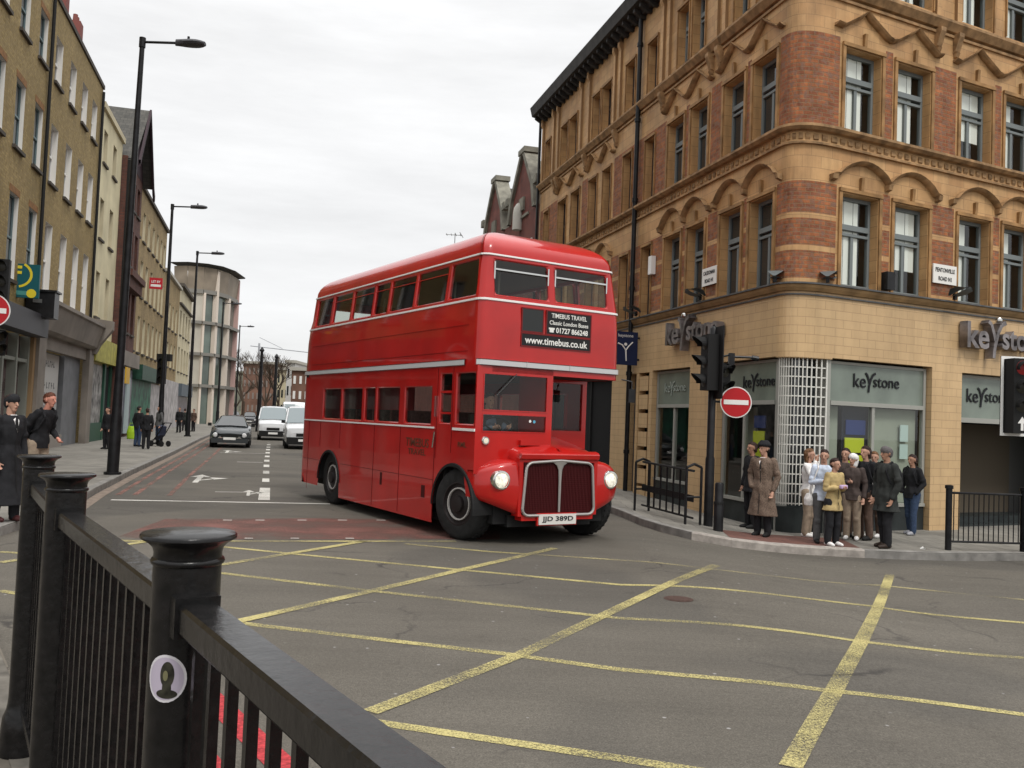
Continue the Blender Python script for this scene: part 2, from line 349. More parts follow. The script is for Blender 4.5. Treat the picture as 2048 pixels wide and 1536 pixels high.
def arrow(px, py, s, rot, name='lane_arrow_marking'):
    mb = MB(); c = G(px, py); d = dx; n = Vector((d.y, -d.x, 0))
    def q(a, b): v = c + d * b * s + n * a * s; return (v.x, v.y, .004)
    mb.face([q(-.08, -1.6), q(.08, -1.6), q(.08, .6), q(-.08, .6)]); mb.face([q(-.3, .6), q(.3, .6), q(0, 1.6)])
    mb.face([q(.08, -.9), q(.45, -.1), q(.45, .1), q(.08, -.5)]); mb.face([q(.45, -.35), q(.85, .25), q(.3, .45)])
    tag(mb.build(name, WHT), kind='structure')
arrow(398, 957, .8, 0); arrow(497, 986, .4, 0); arrow(455, 903, .7, 0)
# red route lines along the left kerb
KL = [(-6.2, 9.2), (-6.42, 11.1), (-7.0, 14.1), (-7.9, 16.9), (-9.35, 21.9), (-12.15, 32), (-16.0, 45.5), (-18.2, 53.5), (-20.6, 63), (-22.0, 70), (-24.0, 80), (-27, 92), (-34, 120), (-44, 160)]
def offs(pts, d):
    o = []
    for i, p in enumerate(pts):
        a = Vector(pts[max(i - 1, 0)]); b = Vector(pts[min(i + 1, len(pts) - 1)]); t = (b - a).normalized(); o.append((p[0] + t.y * d, p[1] - t.x * d, 0))
    return o
mb = MB(); ribbon(mb, offs(KL, .42)[3:9], .1, .004); ribbon(mb, offs(KL, .72)[3:9], .1, .004); ribbon(mb, offs(KL, 1.35)[3:8], .1, .0045, .5)
tag(mb.build('red_route_lines', REDF), kind='structure')
mb = MB(); ribbon(mb, offs(KL, .12)[2:9], .2, .0042, .5); tag(mb.build('gutter_strip', mat('gutter_stone', (.19, .15, .12), .9, nscale=8, namt=.3)), kind='structure')
# red surfaced band beside the bus
pts = [G(*p) for p in ((235, 1074), (330, 1038), (640, 1037), (870, 1040), (1000, 1062), (1000, 1079), (640, 1079), (300, 1079))]
A_, B_ = [pts[0], pts[7], pts[6], G(870, 1079), pts[5]], [pts[0], pts[1], pts[2], pts[3], pts[4]]
mb = MB(); R = []
for a, b in zip(A_, B_): R.append([(v.x, v.y, terr(v.x) + .0025) for v in (a.lerp(b, k / 3) for k in range(4))])
mb.grid(R); tag(mb.build('red_road_surface', paint_mat('red_road_surface_paint', (.155, .062, .048), .15, (.10, .075, .065))), kind='structure')
mb = MB(); ribbon(mb, [G(455, 1050), G(470, 1070)], 1.2, .0028)
# manhole
mb = MB(); c = G(1357, 1198); mb.lathe([(.12, c.z + .002), (.12, c.z + .006)], (c.x, c.y, 0), 20); mb.lathe([(.15, c.z + .001), (.15, c.z + .003)], (c.x, c.y, 0), 20)
tag(mb.build('manhole_cover', mat('rusty_iron', (.06, .035, .028), .8, nscale=30, namt=.3)), 'small round rusty cover set in the asphalt between yellow lines', 'manhole cover')

# pavements
PAV = brick('paving_slabs', (.24, .225, .195), (.19, .178, .155), (.11, .10, .088), .6, .45, .008, .3, .5, bump=.15)
PAVN = brick('near_paving_slabs', (.16, .14, .11), (.12, .105, .085), (.07, .06, .05), .6, .6, .01, .4, 1.2, bump=.2)
KERB = mat('kerb_stone', (.20, .19, .175), .85, nscale=5, namt=.3, bump=.2)
KERBP = mat('pale_kerb_stone', (.30, .27, .24), .85, nscale=9, namt=.25)
TACT = brick('red_tactile_paving', (.15, .07, .055), (.12, .058, .045), (.09, .05, .045), .4, .4, .012, .3, 1.5, bump=.3)
def strip(mb, A, B, n, up, mi=0):
    R = []
    for a, b in zip(A, B):
        R.append([(x, y, terr(x) + up) for x, y in ((a[0] + (b[0] - a[0]) * k / n, a[1] + (b[1] - a[1]) * k / n) for k in range(n + 1))])
    i0 = len(mb.f); mb.grid(R, mi)
    for i in range(i0, len(mb.f)): mb.uv[i] = [(mb.v[k][0], mb.v[k][1]) for k in mb.f[i]]
def kerb(name, pts, w, up, m, side=1, drop=0):
    P = [Vector((p[0], p[1], 0)) for p in pts]; mb = MB(); R = []
    for i, p in enumerate(P):
        t = (P[min(i + 1, len(P) - 1)] - P[max(i - 1, 0)]).normalized(); n = Vector((-t.y, t.x, 0)) * side
        q = p + n * w; zz = terr(p.x); z2 = terr(q.x)
        R.append([(p.x, p.y, zz - .05), (p.x, p.y, zz + up - .015), (p.x + n.x * .015, p.y + n.y * .015, zz + up + .004), (q.x, q.y, z2 + up + .004), (q.x, q.y, z2 - .05)])
    mb.grid(R); return tag(mb.build(name, m), kind='structure')
# left pavement between kerb line and the terrace
KLr = [tuple(p)[:2] for p in resample([(a, b, 0) for a, b in KL], 2)]
PLb = Vector((-16.97862, 34.49894, 0))
def bl(y): return (PLb.x + (y - PLb.y) * sin(TH) / cos(TH), y)
mb = MB(); strip(mb, KLr, [(min(bl(y)[0] - .6, x - 3) if y > 16 else -40, y) for x, y in KLr], 2, .12); 
tag(mb.build('left_pavement', PAV), kind='structure')
kerb('left_kerb', KLr, .16, .12, KERB)
# right pavement round the corner building
KR = [(-14, 75), (-2.3, 33), (.6, 22.6), (2.05, 17.3), (2.2, 16.6), (2.36, 15.6), (2.6, 14.9), (3.0, 14.3), (3.6, 14.06), (4.3, 14.12), (5.0, 14.14), (5.7, 14.05), (6.3, 14.03), (7.2, 14.12), (8.6, 14.5), (10.5, 15.2), (16, 17.6), (40, 29)]
KRr = [tuple(p)[:2] for p in resample([(a, b, 0) for a, b in KR], .5)]
CB = Vector((4.990281, 15.749729, 0))
inn = []
for x, y in KRr:
    if y > 15.2 and x < 2.5: inn.append((CB.x + (y - CB.y + 1.6) * sin(TH) / cos(TH) + .5, y + 1.6))
    elif x < 4.6: f = (x - 2.5) / 2.1; f = min(max(f, 0), 1); inn.append((4.6 * f + (1 - f) * 4.4, 17 - .6 * f))
    else: inn.append((x + .2, CB.y + (x - CB.x) * cos(TH2) / sin(TH2) + .6))
mb = MB(); strip(mb, KRr, inn, 10, .12); tag(mb.build('corner_pavement', PAV), kind='structure')
kerb('corner_kerb', KRr, .2, .12, KERB)
i0 = [i for i, p in enumerate(KRr) if p[0] > 2.85][0]; i1 = [i for i, p in enumerate(KRr) if p[0] > 5.95][0]
kerb('pale_dropped_kerb', [(x - .005, y - .01) for x, y in KRr[i0:i1]], .22, .1245, KERBP)
mb = MB(); T0 = [(x + .02, y + .24) for x, y in KRr[i0 + 1:i1]]; strip(mb, T0, [(x + .12, y + 1.15) for x, y in T0], 6, .1245); tag(mb.build('red_tactile_paving', TACT), kind='structure')
# near footway where the railing stands
NP = [tuple(K0 + nd * a)[:2] for a in (-4, -3, -2, -1, 0, 1, 2, 3, 4, 6, 8)]
mb = MB(); strip(mb, NP, [(x - 14, y - 9) for x, y in NP], 3, .12); tag(mb.build('near_footway', PAVN), kind='structure')
kerb('near_kerb', NP, .15, .12, mat('near_kerb_stone', (.11, .10, .085), .9, nscale=6, namt=.4), -1)
# ================================================================ CORNER BUILDING
BUFF = brick('buff_terracotta', (.56, .34, .155), (.47, .265, .115), (.32, .19, .09), .45, .22, .006, .36, .9, rough=.6, bump=.15, smear=.4)
BUFFG = brick('glazed_buff_tiles', (.56, .385, .205), (.53, .36, .19), (.38, .25, .13), .42, .16, .006, .2, .5, rough=.35, bump=.1, smear=.3)
REDB = brick('mottled_red_brick', (.42, .145, .055), (.25, .085, .042), (.28, .165, .085), .225, .075, .009, .5, 3.2, bump=.6, patch=(.20, .11, .075))
TRIM = mat('terracotta_trim', (.27, .15, .06), .6, nscale=3, namt=.4, bump=.25, bscale=30)
TRIMD = mat('weathered_moulding', (.29, .175, .085), .7, nscale=5, namt=.45, bump=.25, bscale=30)
LEAD = mat('lead_flashing', (.085, .085, .085), .5, nscale=6, namt=.3)
SLATE = brick('slate_roofing', (.10, .095, .085), (.07, .068, .062), (.04, .04, .038), .3, .2, .008, .3, 1.5)
TL, TR = .5, 1.0
def bez(u):
    t = (u + TL) / (TL + TR); a = Vector((sin(TH), cos(TH), 0)) * TL; b = Vector((sin(TH2), cos(TH2), 0)) * TR
    p = a * (1 - t) ** 2 + b * t * t
    d = (-a * 2 * (1 - t) + b * 2 * t).normalized(); return p, d
def PC(u, d, z):
    if u <= -TL: p = Vector((sin(TH), cos(TH), 0)) * (-u); dr = -Vector((sin(TH), cos(TH), 0))
    elif u >= TR: p = Vector((sin(TH2), cos(TH2), 0)) * u; dr = Vector((sin(TH2), cos(TH2), 0))
    else: p, dr = bez(u)
    n = Vector((dr.y, -dr.x, 0)); q = p + n * d; return (q.x, q.y, z)
ARC = [-TL + (TL + TR) * k / 12 for k in range(13)]
def cuts(u0, u1, extra=()):
    s = {u0, u1}; s |= {a for a in ARC if u0 < a < u1}; s |= {e for e in extra if u0 < e < u1}
    s = sorted(s); o = [s[0]]
    for a in s[1:]:
        if a - o[-1] > 1e-4: o.append(a)
    return o
def wall(mb, P, u0, u1, z0, z1, holes, depth, mf, rmat=0, ucuts=(), zcuts=()):
    us = cuts(u0, u1, [h[0] for h in holes] + [h[1] for h in holes] + list(ucuts)) if P is PC else sorted({u0, u1, *[h[0] for h in holes], *[h[1] for h in holes], *[c for c in ucuts if u0 < c < u1]})
    zs = sorted({z0, z1, *[h[2] for h in holes if z0 < h[2] < z1], *[h[3] for h in holes if z0 < h[3] < z1], *[c for c in zcuts if z0 < c < z1]})
    for a, b in zip(us, us[1:]):
        for c, d in zip(zs, zs[1:]):
            um, zm = (a + b) / 2, (c + d) / 2
            if any(h[0] < um < h[1] and h[2] < zm < h[3] for h in holes): continue
            mb.face([P(a, 0, c), P(b, 0, c), P(b, 0, d), P(a, 0, d)], mf(um, zm), [(a, c), (b, c), (b, d), (a, d)])
    for h in holes:
        a, b, c, d = h[:4]; D = -depth; skip = h[4] if len(h) > 4 else ''
        for q, uv, kk in (([P(a, 0, c), P(a, D, c), P(a, D, d), P(a, 0, d)], [(0, c), (depth, c), (depth, d), (0, d)], 'L'), ([P(b, 0, c), P(b, D, c), P(b, D, d), P(b, 0, d)], [(0, c), (depth, c), (depth, d), (0, d)], 'R'),
                      ([P(a, 0, c), P(b, 0, c), P(b, D, c), P(a, D, c)], [(a, 0), (b, 0), (b, depth), (a, depth)], 'B'), ([P(a, 0, d), P(b, 0, d), P(b, D, d), P(a, D, d)], [(a, 0), (b, 0), (b, depth), (a, depth)], 'T')):
            if kk not in skip: mb.face(q, rmat, uv)
def sweep(mb, P, us, prof, mi=0, caps=True):
    rows = [[P(u, d, z) for d, z in prof] for u in us]; n = len(prof)
    mb.grid(rows, mi, uvf=lambda a, b: (us[a], prof[b % n][1]), closed=True)
    if caps: mb.face(rows[0], mi); mb.face(rows[-1][::-1], mi)
def molding(d0, z0, d1, z1): return [(-.02, z0), (d0, z0), (d1, z0 + (z1 - z0) * .45), (d1, z1), (-.02, z1)]

# window with transom, casement bars, reflecting pane and pale slats imitating reflected sky; local x along wall, -y outwards
WCACHE = {}
def window(kind, w, h, parent, loc, rz, fm, reflection_slats=None, name='window', pane_mat=None, var=0):
    key = (kind, round(w, 2), round(h, 2), fm.name, reflection_slats, var)
    if key in WCACHE:
        o = dup(WCACHE[key], loc, rz, parent=parent); return o
    mb = MB(); t = .055
    if kind == 'casement':
        mb.box(0, w, -.03, .05, 0, .09); mb.box(0, w, -.02, .05, h - .07, h); mb.box(0, .06, -.02, .05, .09, h - .07); mb.box(w - .06, w, -.02, .05, .09, h - .07)
        tz = h * .64; mb.box(.06, w - .06, -.05, .05, tz, tz + .1); mb.box(.06, w - .06, -.035, .05, tz - .11, tz - .06)
        mb.box(w * .5 - .035, w * .5 + .035, -.02, .045, .09, tz - .11)
    elif kind == 'sash':
        mb.box(0, w, -.02, .05, 0, .06); mb.box(0, w, -.02, .05, h - .05, h); mb.box(0, .05, -.02, .05, .06, h - .05); mb.box(w - .05, w, -.02, .05, .06, h - .05)
        mb.box(.05, w - .05, -.03, .05, h * .5 - .03, h * .5 + .03)
        mb.box(w / 2 - .012, w / 2 + .012, -.01, .04, .06, h * .5 - .03); mb.box(w / 2 - .012, w / 2 + .012, -.01, .04, h * .5 + .03, h - .05)
    else:
        mb.box(0, w, -.02, .05, 0, .05); mb.box(0, w, -.02, .05, h - .05, h); mb.box(0, .04, -.02, .05, .05, h - .05); mb.box(w - .04, w, -.02, .05, .05, h - .05)
    o = mb.build(name, fm, parent, loc, rz)
    p = MB(); p.face([(.02, .015, .03), (w - .02, .015, .03), (w - .02, .015, h - .03), (.02, .015, h - .03)]); p.build('pane', pane_mat or (GLS if reflection_slats else GLD), o)
    if reflection_slats:  # pale slats stand in for bright sky reflected in the pane
        b = MB(); f = {'a': .66, 'b': .5, 'c': .85}[reflection_slats]; n = {'a': 5, 'b': 4, 'c': 6}[reflection_slats]; zb = {'a': .05, 'b': .05, 'c': h * .3}[reflection_slats]
        for k in range(n):
            x0 = .04 + (w * f) * k / n; b.box(x0, x0 + w * f / n * .93, .022 + (.008 if k % 2 else 0), .028 + (.008 if k % 2 else 0), zb, h - .05)
        b.build('reflection_slats', mat('pale_sky_reflection', (.9, .87, .84), .9), o)
    WCACHE[key] = o; return o

cb = thing('corner_building', 'large four storey corner building of buff terracotta and red brick with shopfront', 'building', CB)
RW = [(1.14, 2.08), (2.52, 3.46), (4.36, 5.30), (5.75, 6.69), (7.6, 8.54), (9.0, 9.94)]
LW = [(.72, 1.55), (1.90, 2.72), (3.44, 4.22), (4.60, 5.42)]
LN = [(6.2, 6.75), (7.62, 8.2), (9.1, 9.7), (10.2, 10.85), (11.7, 12.45), (12.95, 13.75), (14.8, 15.3)]
LN3 = [(6.2, 6.75), (7.6, 8.2), (9.25, 9.95), (10.15, 10.75), (12.15, 12.85), (13.05, 13.7), (14.85, 15.4)]
U0, U1 = -15.95, 11.0
F1, F2, F3 = (4.46, 6.22), (7.42, 8.98), (10.24, 11.62)
holes = []; wins = []
for (z0, z1), ln in ((F1, LN), (F2, LN), (F3, LN3)):
    dz = 0 if z0 != F1[0] else .0
    for a, b in RW: holes.append((a, b, z0, z1)); wins.append((a, b, z0, z1, 'R'))
    for a, b in LW if z0 != F3[0] else [(.95, 1.5), (1.85, 2.4), (3.7, 4.3), (4.5, 5.05)]: holes.append((-b, -a, z0, z1)); wins.append((-b, -a, z0, z1, 'L'))
    for a, b in ln: holes.append((-b, -a, z0, z1 if z0 != F3[0] else 11.5)); wins.append((-b, -a, z0, z1 if z0 != F3[0] else 11.5, 'N'))
def mfc(u, z):
    if z < 4.4 or z > 9.15: return 0
    # brick fields: round the corner, between window pairs
    fld = (-.62 < u < 1.0) or (2.2 < u < 2.4) or (5.42 < u < 5.63) or (8.66 < u < 8.88) or (-1.8 < u < -1.66) or (-4.5 < u < -4.33) or (3.58 < u < 4.22) or (6.85 < u < 7.45) or (-3.3 < u < -2.85) or (-8.9 < u < -5.55) or (-11.5 < u < -11.0) or (-15.8 < u < -13.9)
    if 4.55 < z < 6.35 or 7.42 < z < 9.15:
        if fld:
            if z < 6.35 and (5.06 < z < 5.16 or 5.66 < z < 5.76): return 0
            return 1
    return 0
mb = MB()
wall(mb, PC, U0, U1, 4.40, 12.4, holes, .26, mfc, 0, ucuts=(2.2, 2.4, 5.42, 5.63, 8.66, 8.88, -1.8, -1.66, -4.5, -4.33, -.62, 3.58, 4.22, 6.85, 7.45, -3.3, -2.85, -8.9, -5.55, -11.5, -11, -15.8, -13.9), zcuts=(4.55, 5.06, 5.16, 5.66, 5.76, 6.35, 7.42, 9.15))
mb.build('wall', [BUFF, REDB], cb)
# ground floor fascia and piers (glazed tiles)
shop = [(1.0, 3.68, -1, 3.12, 0), (4.56, 8.2, -1, 3.06, 0), (-5.9, -3.92, -1, 3.08, 0), (-2.66, -.5, -1, 3.11, 0), (-6.72, -6.08, -1, 3.05, 0), (-7.4, -6.86, -1, 3.05, 0), (-.5, 1.0, -1, 3.1, 0), (-15.6, -8.5, -1, 3.05, 0)]
mb = MB(); wall(mb, PC, U0, U1, -1, 4.33, [s[:4] + ({1.0: 'L', -2.66: 'R', -.5: 'LRBT'}.get(s[0], ''),) for s in shop], .22, lambda u, z: 0, 0); mb.build('ground_floor_wall', BUFFG, cb)
mb = MB(); sweep(mb, PC, ARC, [(-.4, 3.09), (-.003, 3.09), (-.003, 3.12), (-.4, 3.12)], 0); mb.build('soffit', BUFFG, cb)
# narrow banded pilaster with dark slots
mb = MB()
for k in range(6): mb_z = .3 + k * .46; sweep(mb, PC, [-6.66, -6.14], [(-.15, mb_z), (.0, mb_z), (.0, mb_z + .36), (-.15, mb_z + .36)], 0)
sweep(mb, PC, [-6.66, -6.14], [(-.15, -.4), (0, -.4), (0, .22), (-.15, .22)], 0); mb.build('banded_pilaster', BUFFG, cb)
mb = MB(); us = cuts(U0, U1)
sweep(mb, PC, us, [(-.05, 4.425), (.15, 4.425), (.15, 4.455), (.04, 4.475), (-.05, 4.475)], 0); mb.build('lead_flashing', LEAD, cb)
mb = MB(); sweep(mb, PC, us, [(-.05, 4.30), (.05, 4.31), (.10, 4.37), (.12, 4.42), (-.05, 4.42)], 0); mb.build('cornice', mat('tan_cornice', (.30, .19, .09), .6, nscale=3, namt=.3), cb)
mb = MB(); sweep(mb, PC, us, [(-.02, 4.235), (.035, 4.235), (.035, 4.262), (-.02, 4.262)], 0); mb.build('lead_line', LEAD, cb)
mb = MB(); sweep(mb, PC, us, [(-.05, 7.27), (.09, 7.28), (.15, 7.33), (.15, 7.38), (-.05, 7.41)], 0); sweep(mb, PC, us, [(-.05, 7.03), (.06, 7.03), (.06, 7.07), (-.05, 7.07)], 0)
n = 0; u = U0 + .1
while u < U1 - .1:   # carved band under the string course
    w_ = .11; sweep(mb, PC, [u, u + w_], [(0, 7.11), (.022, 7.13 + .03 * (n % 2)), (.022, 7.18 + .03 * (n % 2)), (0, 7.24)], 0); u += .19; n += 1
mb.build('carved_string_course', TRIMD, cb)
mb = MB(); sweep(mb, PC, us, [(-.05, 9.9), (.07, 9.92), (.16, 10.05), (.16, 10.1), (-.05, 10.16)], 0); sweep(mb, PC, us, [(-.02, 9.82), (.04, 9.82), (.04, 9.87), (-.02, 9.87)], 0); mb.build('string_course', TRIMD, cb)
for u in (3.62, 4.16, 6.85, 7.35, -3.3, -2.9, -5.75, -8.75, -11.2, -13.9, -14.2):
    mb = MB(); mb_ = [(0, 9.5), (.06, 9.55), (.16, 9.82), (.16, 9.9), (0, 9.9)]; sweep(mb, PC, [u - .07, u + .07], mb_, 0); sweep(mb, PC, [u - .05, u + .05], [(0, 9.42), (.05, 9.44), (.09, 9.52), (0, 9.52)], 0); mb.build('corbel', TRIMD, cb)
# pilaster strips on the top floor
for u in (.98, 3.6, 4.2, 6.85, 7.5, -.9 + .3, -2.75, -3.1, -5.5, -5.85, -8.6, -9.0, -11.05, -11.75, -14.0, -14.5, -15.7):
    mb = MB(); sweep(mb, PC, [u - .07, u + .07], [(0, 10.16), (.07, 10.16), (.07, 12.1), (.12, 12.2), (.12, 12.4), (0, 12.4)], 0); mb.build('pilaster_strip', BUFF, cb)
# moulded surrounds beside each window
for a, b, z0, z1, s in wins:
    mb = MB()
    if s == 'N' or z0 == F3[0]: q = .05
    else: q = .09
    for e0, e1 in ((a - q, a - .015), (b + .015, b + q)):
        sweep(mb, PC, [e0, e1], [(0, z0), (.035, z0), (.035, z1 + .02), (0, z1 + .02)], 0)
    sweep(mb, PC, [a - q, b + q], [(0, z1 + .022), (.05, z1 + .022), (.05, z1 + .09), (0, z1 + .09)], 0)
    if s != 'N': m_ = (a + b) / 2; sweep(mb, PC, [m_ - .035, m_ + .035], [(0, z1 + .092), (.05, z1 + .092), (.07, z1 + .34), (0, z1 + .34)], 0)
    mb.build('window_surround', TRIM, cb)
# hood mouldings: paired round hoods on first floor, zigzag on second
def hood(mb, P, pts, w=.075, d0=.02, d1=.13):
    rows = []
    for i, (u, z) in enumerate(pts):
        a = pts[max(i - 1, 0)]; b = pts[min(i + 1, len(pts) - 1)]; t = Vector((b[0] - a[0], b[1] - a[1])).normalized(); nx, nz = -t.y * w / 2, t.x * w / 2
        rows.append([P(u + nx, -.02, z + nz), P(u + nx, d1, z + nz), P(u, d1 * .8, z), P(u - nx, d0 + .03, z - nz), P(u - nx, -.02, z - nz)])
    mb.grid(rows, 0, closed=True); mb.face(rows[0]); mb.face(rows[-1])
def pairs(ws): return [(ws[i], ws[i + 1]) for i in range(0, len(ws) - 1, 2)]
prs = pairs(RW) + [tuple(sorted((-b, -a) for a, b in p)) for p in pairs(LW)] + [((-10.85, -10.2), (-9.7, -9.1)), ((-13.75, -12.95), (-12.45, -11.7))]
for (a0, a1), (b0, b1) in prs:
    mb = MB(); mz = MB()
    c1, c2 = (a0 + a1) / 2, (b0 + b1) / 2; mid = (a1 + b0) / 2; L0, R0 = a0 - .14, b1 + .14
    pts = []
    def arcp(cx, l, r):
        o = []
        for k in range(11):
            t = k / 10; u = l + (r - l) * t; o.append((u, 6.53 + .30 * math.sin(PI * t) ** .75))
        return o
    pts = [(L0 - .12, 6.5)] + arcp(c1, L0, mid) + arcp(c2, mid, R0)[1:] + [(R0 + .12, 6.5)]
    hood(mb, PC, pts, .06)
    for e in (L0 - .1, mid, R0 + .1): sweep(mb, PC, [e - .05, e + .05], [(0, 6.40), (.1, 6.43), (.12, 6.52), (0, 6.52)], 0)
    zz = [(L0 - .12, 9.36), (L0 + .02, 9.34), (c1 - .12, 9.62), (c1, 9.72), (c1 + .12, 9.62), (mid - .12, 9.36), (mid, 9.33), (mid + .12, 9.36), (c2 - .12, 9.62), (c2, 9.72), (c2 + .12, 9.62), (R0 - .02, 9.34), (R0 + .12, 9.36)]
    hood(mz, PC, zz, .055)
    mb.build('round_hood_moulding', TRIMD, cb, smooth_=True, ang=50); mz.build('zigzag_hood_moulding', TRIMD, cb)
# windows
for a, b, z0, z1, s in wins:
    w_, h_ = b - a, z1 - z0; x, y, z = PC(a, -.2, z0)
    if a >= TR - .01: rz = PI / 2 - TH2
    else: rz = math.atan2(-cos(TH), -sin(TH))
    if s == 'N': window('sash', w_, h_, cb, (x, y, z), rz, mat('dark_window_frame', (.05, .035, .03), .6))
    else: window('casement', w_, h_, cb, (x, y, z), rz, GREYP, reflection_slats='aababcab'[(int(a * 7) + int(z0)) % 8] if s == 'R' else None)
# eaves, roof, backs
mb = MB(); sweep(mb, PC, us, [(-.1, 12.4), (.12, 12.4), (.16, 12.5), (.42, 12.56), (.46, 12.72), (.5, 12.86), (-.1, 12.86)], 0)
u = U0 + .1
while u < U1: sweep(mb, PC, [u, u + .1], [(0, 12.3), (.1, 12.3), (.34, 12.44), (.34, 12.54), (0, 12.54)], 0); u += .38
mb.build('eaves_cornice', mat('dark_painted_eaves', (.035, .032, .03), .6, nscale=4, namt=.4), cb)
E0 = Vector(PC(U0, 0, 0)); E1 = Vector(PC(U1, 0, 0)); back = E0 + (E1 * 1.0)
mb = MB(); mb.face([PC(u, .1, 12.87) for u in us] + [(back.x, back.y, 12.87)]); mb.build('roof', SLATE, cb)
mb = MB()
for A, B in ((E0, back), (back, E1)):
    L_ = (B - A).length; mb.face([(A.x, A.y, -.6), (B.x, B.y, -.6), (B.x, B.y, 12.87), (A.x, A.y, 12.87)], 0, [(0, 0), (L_, 0), (L_, 13), (0, 13)])
mb.build('rear_wall', REDB, cb)
def PI_(u, d, z): return PC(u, d, z)
mb = MB()
# inner shell so windows look into dark rooms
iu = [-15.9, -1.9, 2.4, 10.9]
for a, b in zip(iu, iu[1:]): mb.face([PC(a, -1.5, -.3), PC(b, -1.5, -.3), PC(b, -1.5, 12.3), PC(a, -1.5, 12.3)])
for z in (4.36, 7.3, 10.1, 12.35): mb.face([PC(u, -.25, z) for u in us] + [PC(10.9, -3, z), PC(2.4, -3, z), PC(-1.9, -3, z), PC(-15.9, -3, z)])
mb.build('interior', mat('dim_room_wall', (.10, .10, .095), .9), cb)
# drainpipe + small wall things
mb = MB()
p = lambda z, d=.1: PC(-7.12, d, z)
mb.tube(p(-.3), p(12.45), .06, n=10)
for z in (1, 3, 5.2, 7.5, 9.6, 11.6): mb.tube(p(z), p(z + .1), .08, n=10)
mb.tube(p(12.4), p(12.5), .13, n=10)
mb.build('drainpipe', BLACK, cb, smooth_=True); mb = MB(); mb.tube(PC(-15.9, .1, 0), PC(-15.9, .1, 12.5), .05, n=8); mb.build('drainpipe', BLACK, cb, smooth_=True)
mb = MB(); mb.box(-.09, .09, 0, .12, 0, .45); mb.build('alarm_box', WHITEP, cb, PC(-6.0, .13, 5.45), math.atan2(-cos(TH), -sin(TH)))
mb = MB(); mb.box(-.1, .1, -.16, 0, 0, .34); mb.build('vent_box', BLACK, cb, PC(2.3, 0, 4.5), PI / 2 - TH2)

# ---- shopfront
SG = mat('frosted_fascia_glass', (.155, .185, .155), .22, nscale=1.2, namt=.25, spec=.6); FR = mat('shop_frame', (.12, .12, .115), .5); FRL = mat('pale_shop_frame', (.30, .30, .27), .5)
STALL = mat('dark_green_stallriser', (.025, .03, .03), .5, nscale=3, namt=.3)
rR, rL = PI / 2 - TH2, math.atan2(-cos(TH), -sin(TH))
def bay(u0, u1, z0, z1, zt, mull, stall=.3, name='shop_window'):
    rz = rR if u0 >= 1 - .01 else rL
    b = MB(); w_ = u1 - u0; D = .12
    b.box(0, .07, 0, .08, z0, z1); b.box(w_ - .07, w_, 0, .08, z0, z1); b.box(.07, w_ - .07, 0, .08, z1 - .05, z1); b.box(.07, w_ - .07, -.02, .08, zt - .04, zt + .04); b.box(0, w_, -.03, .1, z0 - .06, z0)
    for m_ in mull: b.box(m_ - .035, m_ + .035, .0, .08, z0, zt - .04)
    x, y, _ = PC(u0, -D, 0); o = b.build(name, FRL, cb, (x, y, 0), rz)
    s = MB(); s.box(0, w_, .0, .2, -.5, z0 - .06); s.build('stallriser', STALL, o)
    s = MB(); s.box(.05, w_ - .05, .02, .035, zt + .04, z1 - .03); s.build('fascia_glass', SG, o)
    s = MB(); s.face([(.05, .035, z0), (w_ - .05, .035, z0), (w_ - .05, .035, zt - .03), (.05, .035, zt - .03)]); s.build('pane', GLS, o)
    return o, w_
KEY = mat('sign_black_lettering', (.012, .012, .015), .5)
LIN = mat('shop_partition', (.33, .345, .29), .8, nscale=1.5, namt=.1); BLU = mat('poster_blue', (.02, .04, .17), .6); YLG = mat('poster_lime', (.55, .60, .03), .6)
def letters(parent, x, z, w, m, y=-.005, ex=.006, bold=0):
    """the shop lettering with its long-tailed y"""
    mbx = None
    a = text('ke', 'lettering', m, parent, (x - w * .355, y, z), (PI / 2, 0, 0), width=w * .26, extrude=ex, bold=bold)
    b = text('stone', 'lettering', m, parent, (x + w * .215, y, z - w * .013), (PI / 2, 0, 0), width=w * .56, extrude=ex, bold=bold)
    k = MB(); r = w * .022
    def stroke(pts, wd):
        for (xa, za), (xb, zb) in zip(pts, pts[1:]):
            t = Vector((xb - xa, zb - za)); t.normalize(); nx, nz = -t.y * wd, t.x * wd
            A = [(x + (xa + nx) * w, z + (za + nz) * w), (x + (xa - nx) * w, z + (za - nz) * w), (x + (xb - nx) * w, z + (zb - nz) * w), (x + (xb + nx) * w, z + (zb + nz) * w)]
            f0 = [(p[0], y - ex, p[1]) for p in A]; f1 = [(p[0], y + ex, p[1]) for p in A]
            k.face(f0); k.face(f1[::-1])
            for i in range(4): j = (i + 1) % 4; k.face([f0[i], f1[i], f1[j], f0[j]])
    stroke([(-.235, .12), (-.20, .10), (-.165, .02), (-.15, -.03)], .015); k.build('lettering', m, parent); k = MB(); stroke([(-.02, .125), (-.075, .10), (-.12, .03), (-.155, -.08), (-.165, -.17)], .017)
    k.build('lettering', m, parent)
o, w_ = bay(1.02, 3.66, .42, 3.08, 2.3, [1.2])
letters(o, 1.27, 2.75, 1.25, KEY, y=.005)
s = MB(); s.box(.62, 1.13, .12, .14, 1.72, 2.0); s.build('poster', BLU, o); s = MB(); s.box(.6, 1.1, .12, .14, 1.38, 1.66); s.box(.6, 1.1, .12, .14, 1.02, 1.33); s.build('poster', YLG, o)
s = MB(); s.box(.55, 1.2, .16, .18, .8, 2.24); s.build('display_board', mat('dark_display_board', (.015, .018, .03), .6), o)
s = MB(); s.box(1.28, 2.55, .16, .2, .42, 2.25); s.box(.1, .48, .2, .24, .42, 2.25); s.build('partition', LIN, o)
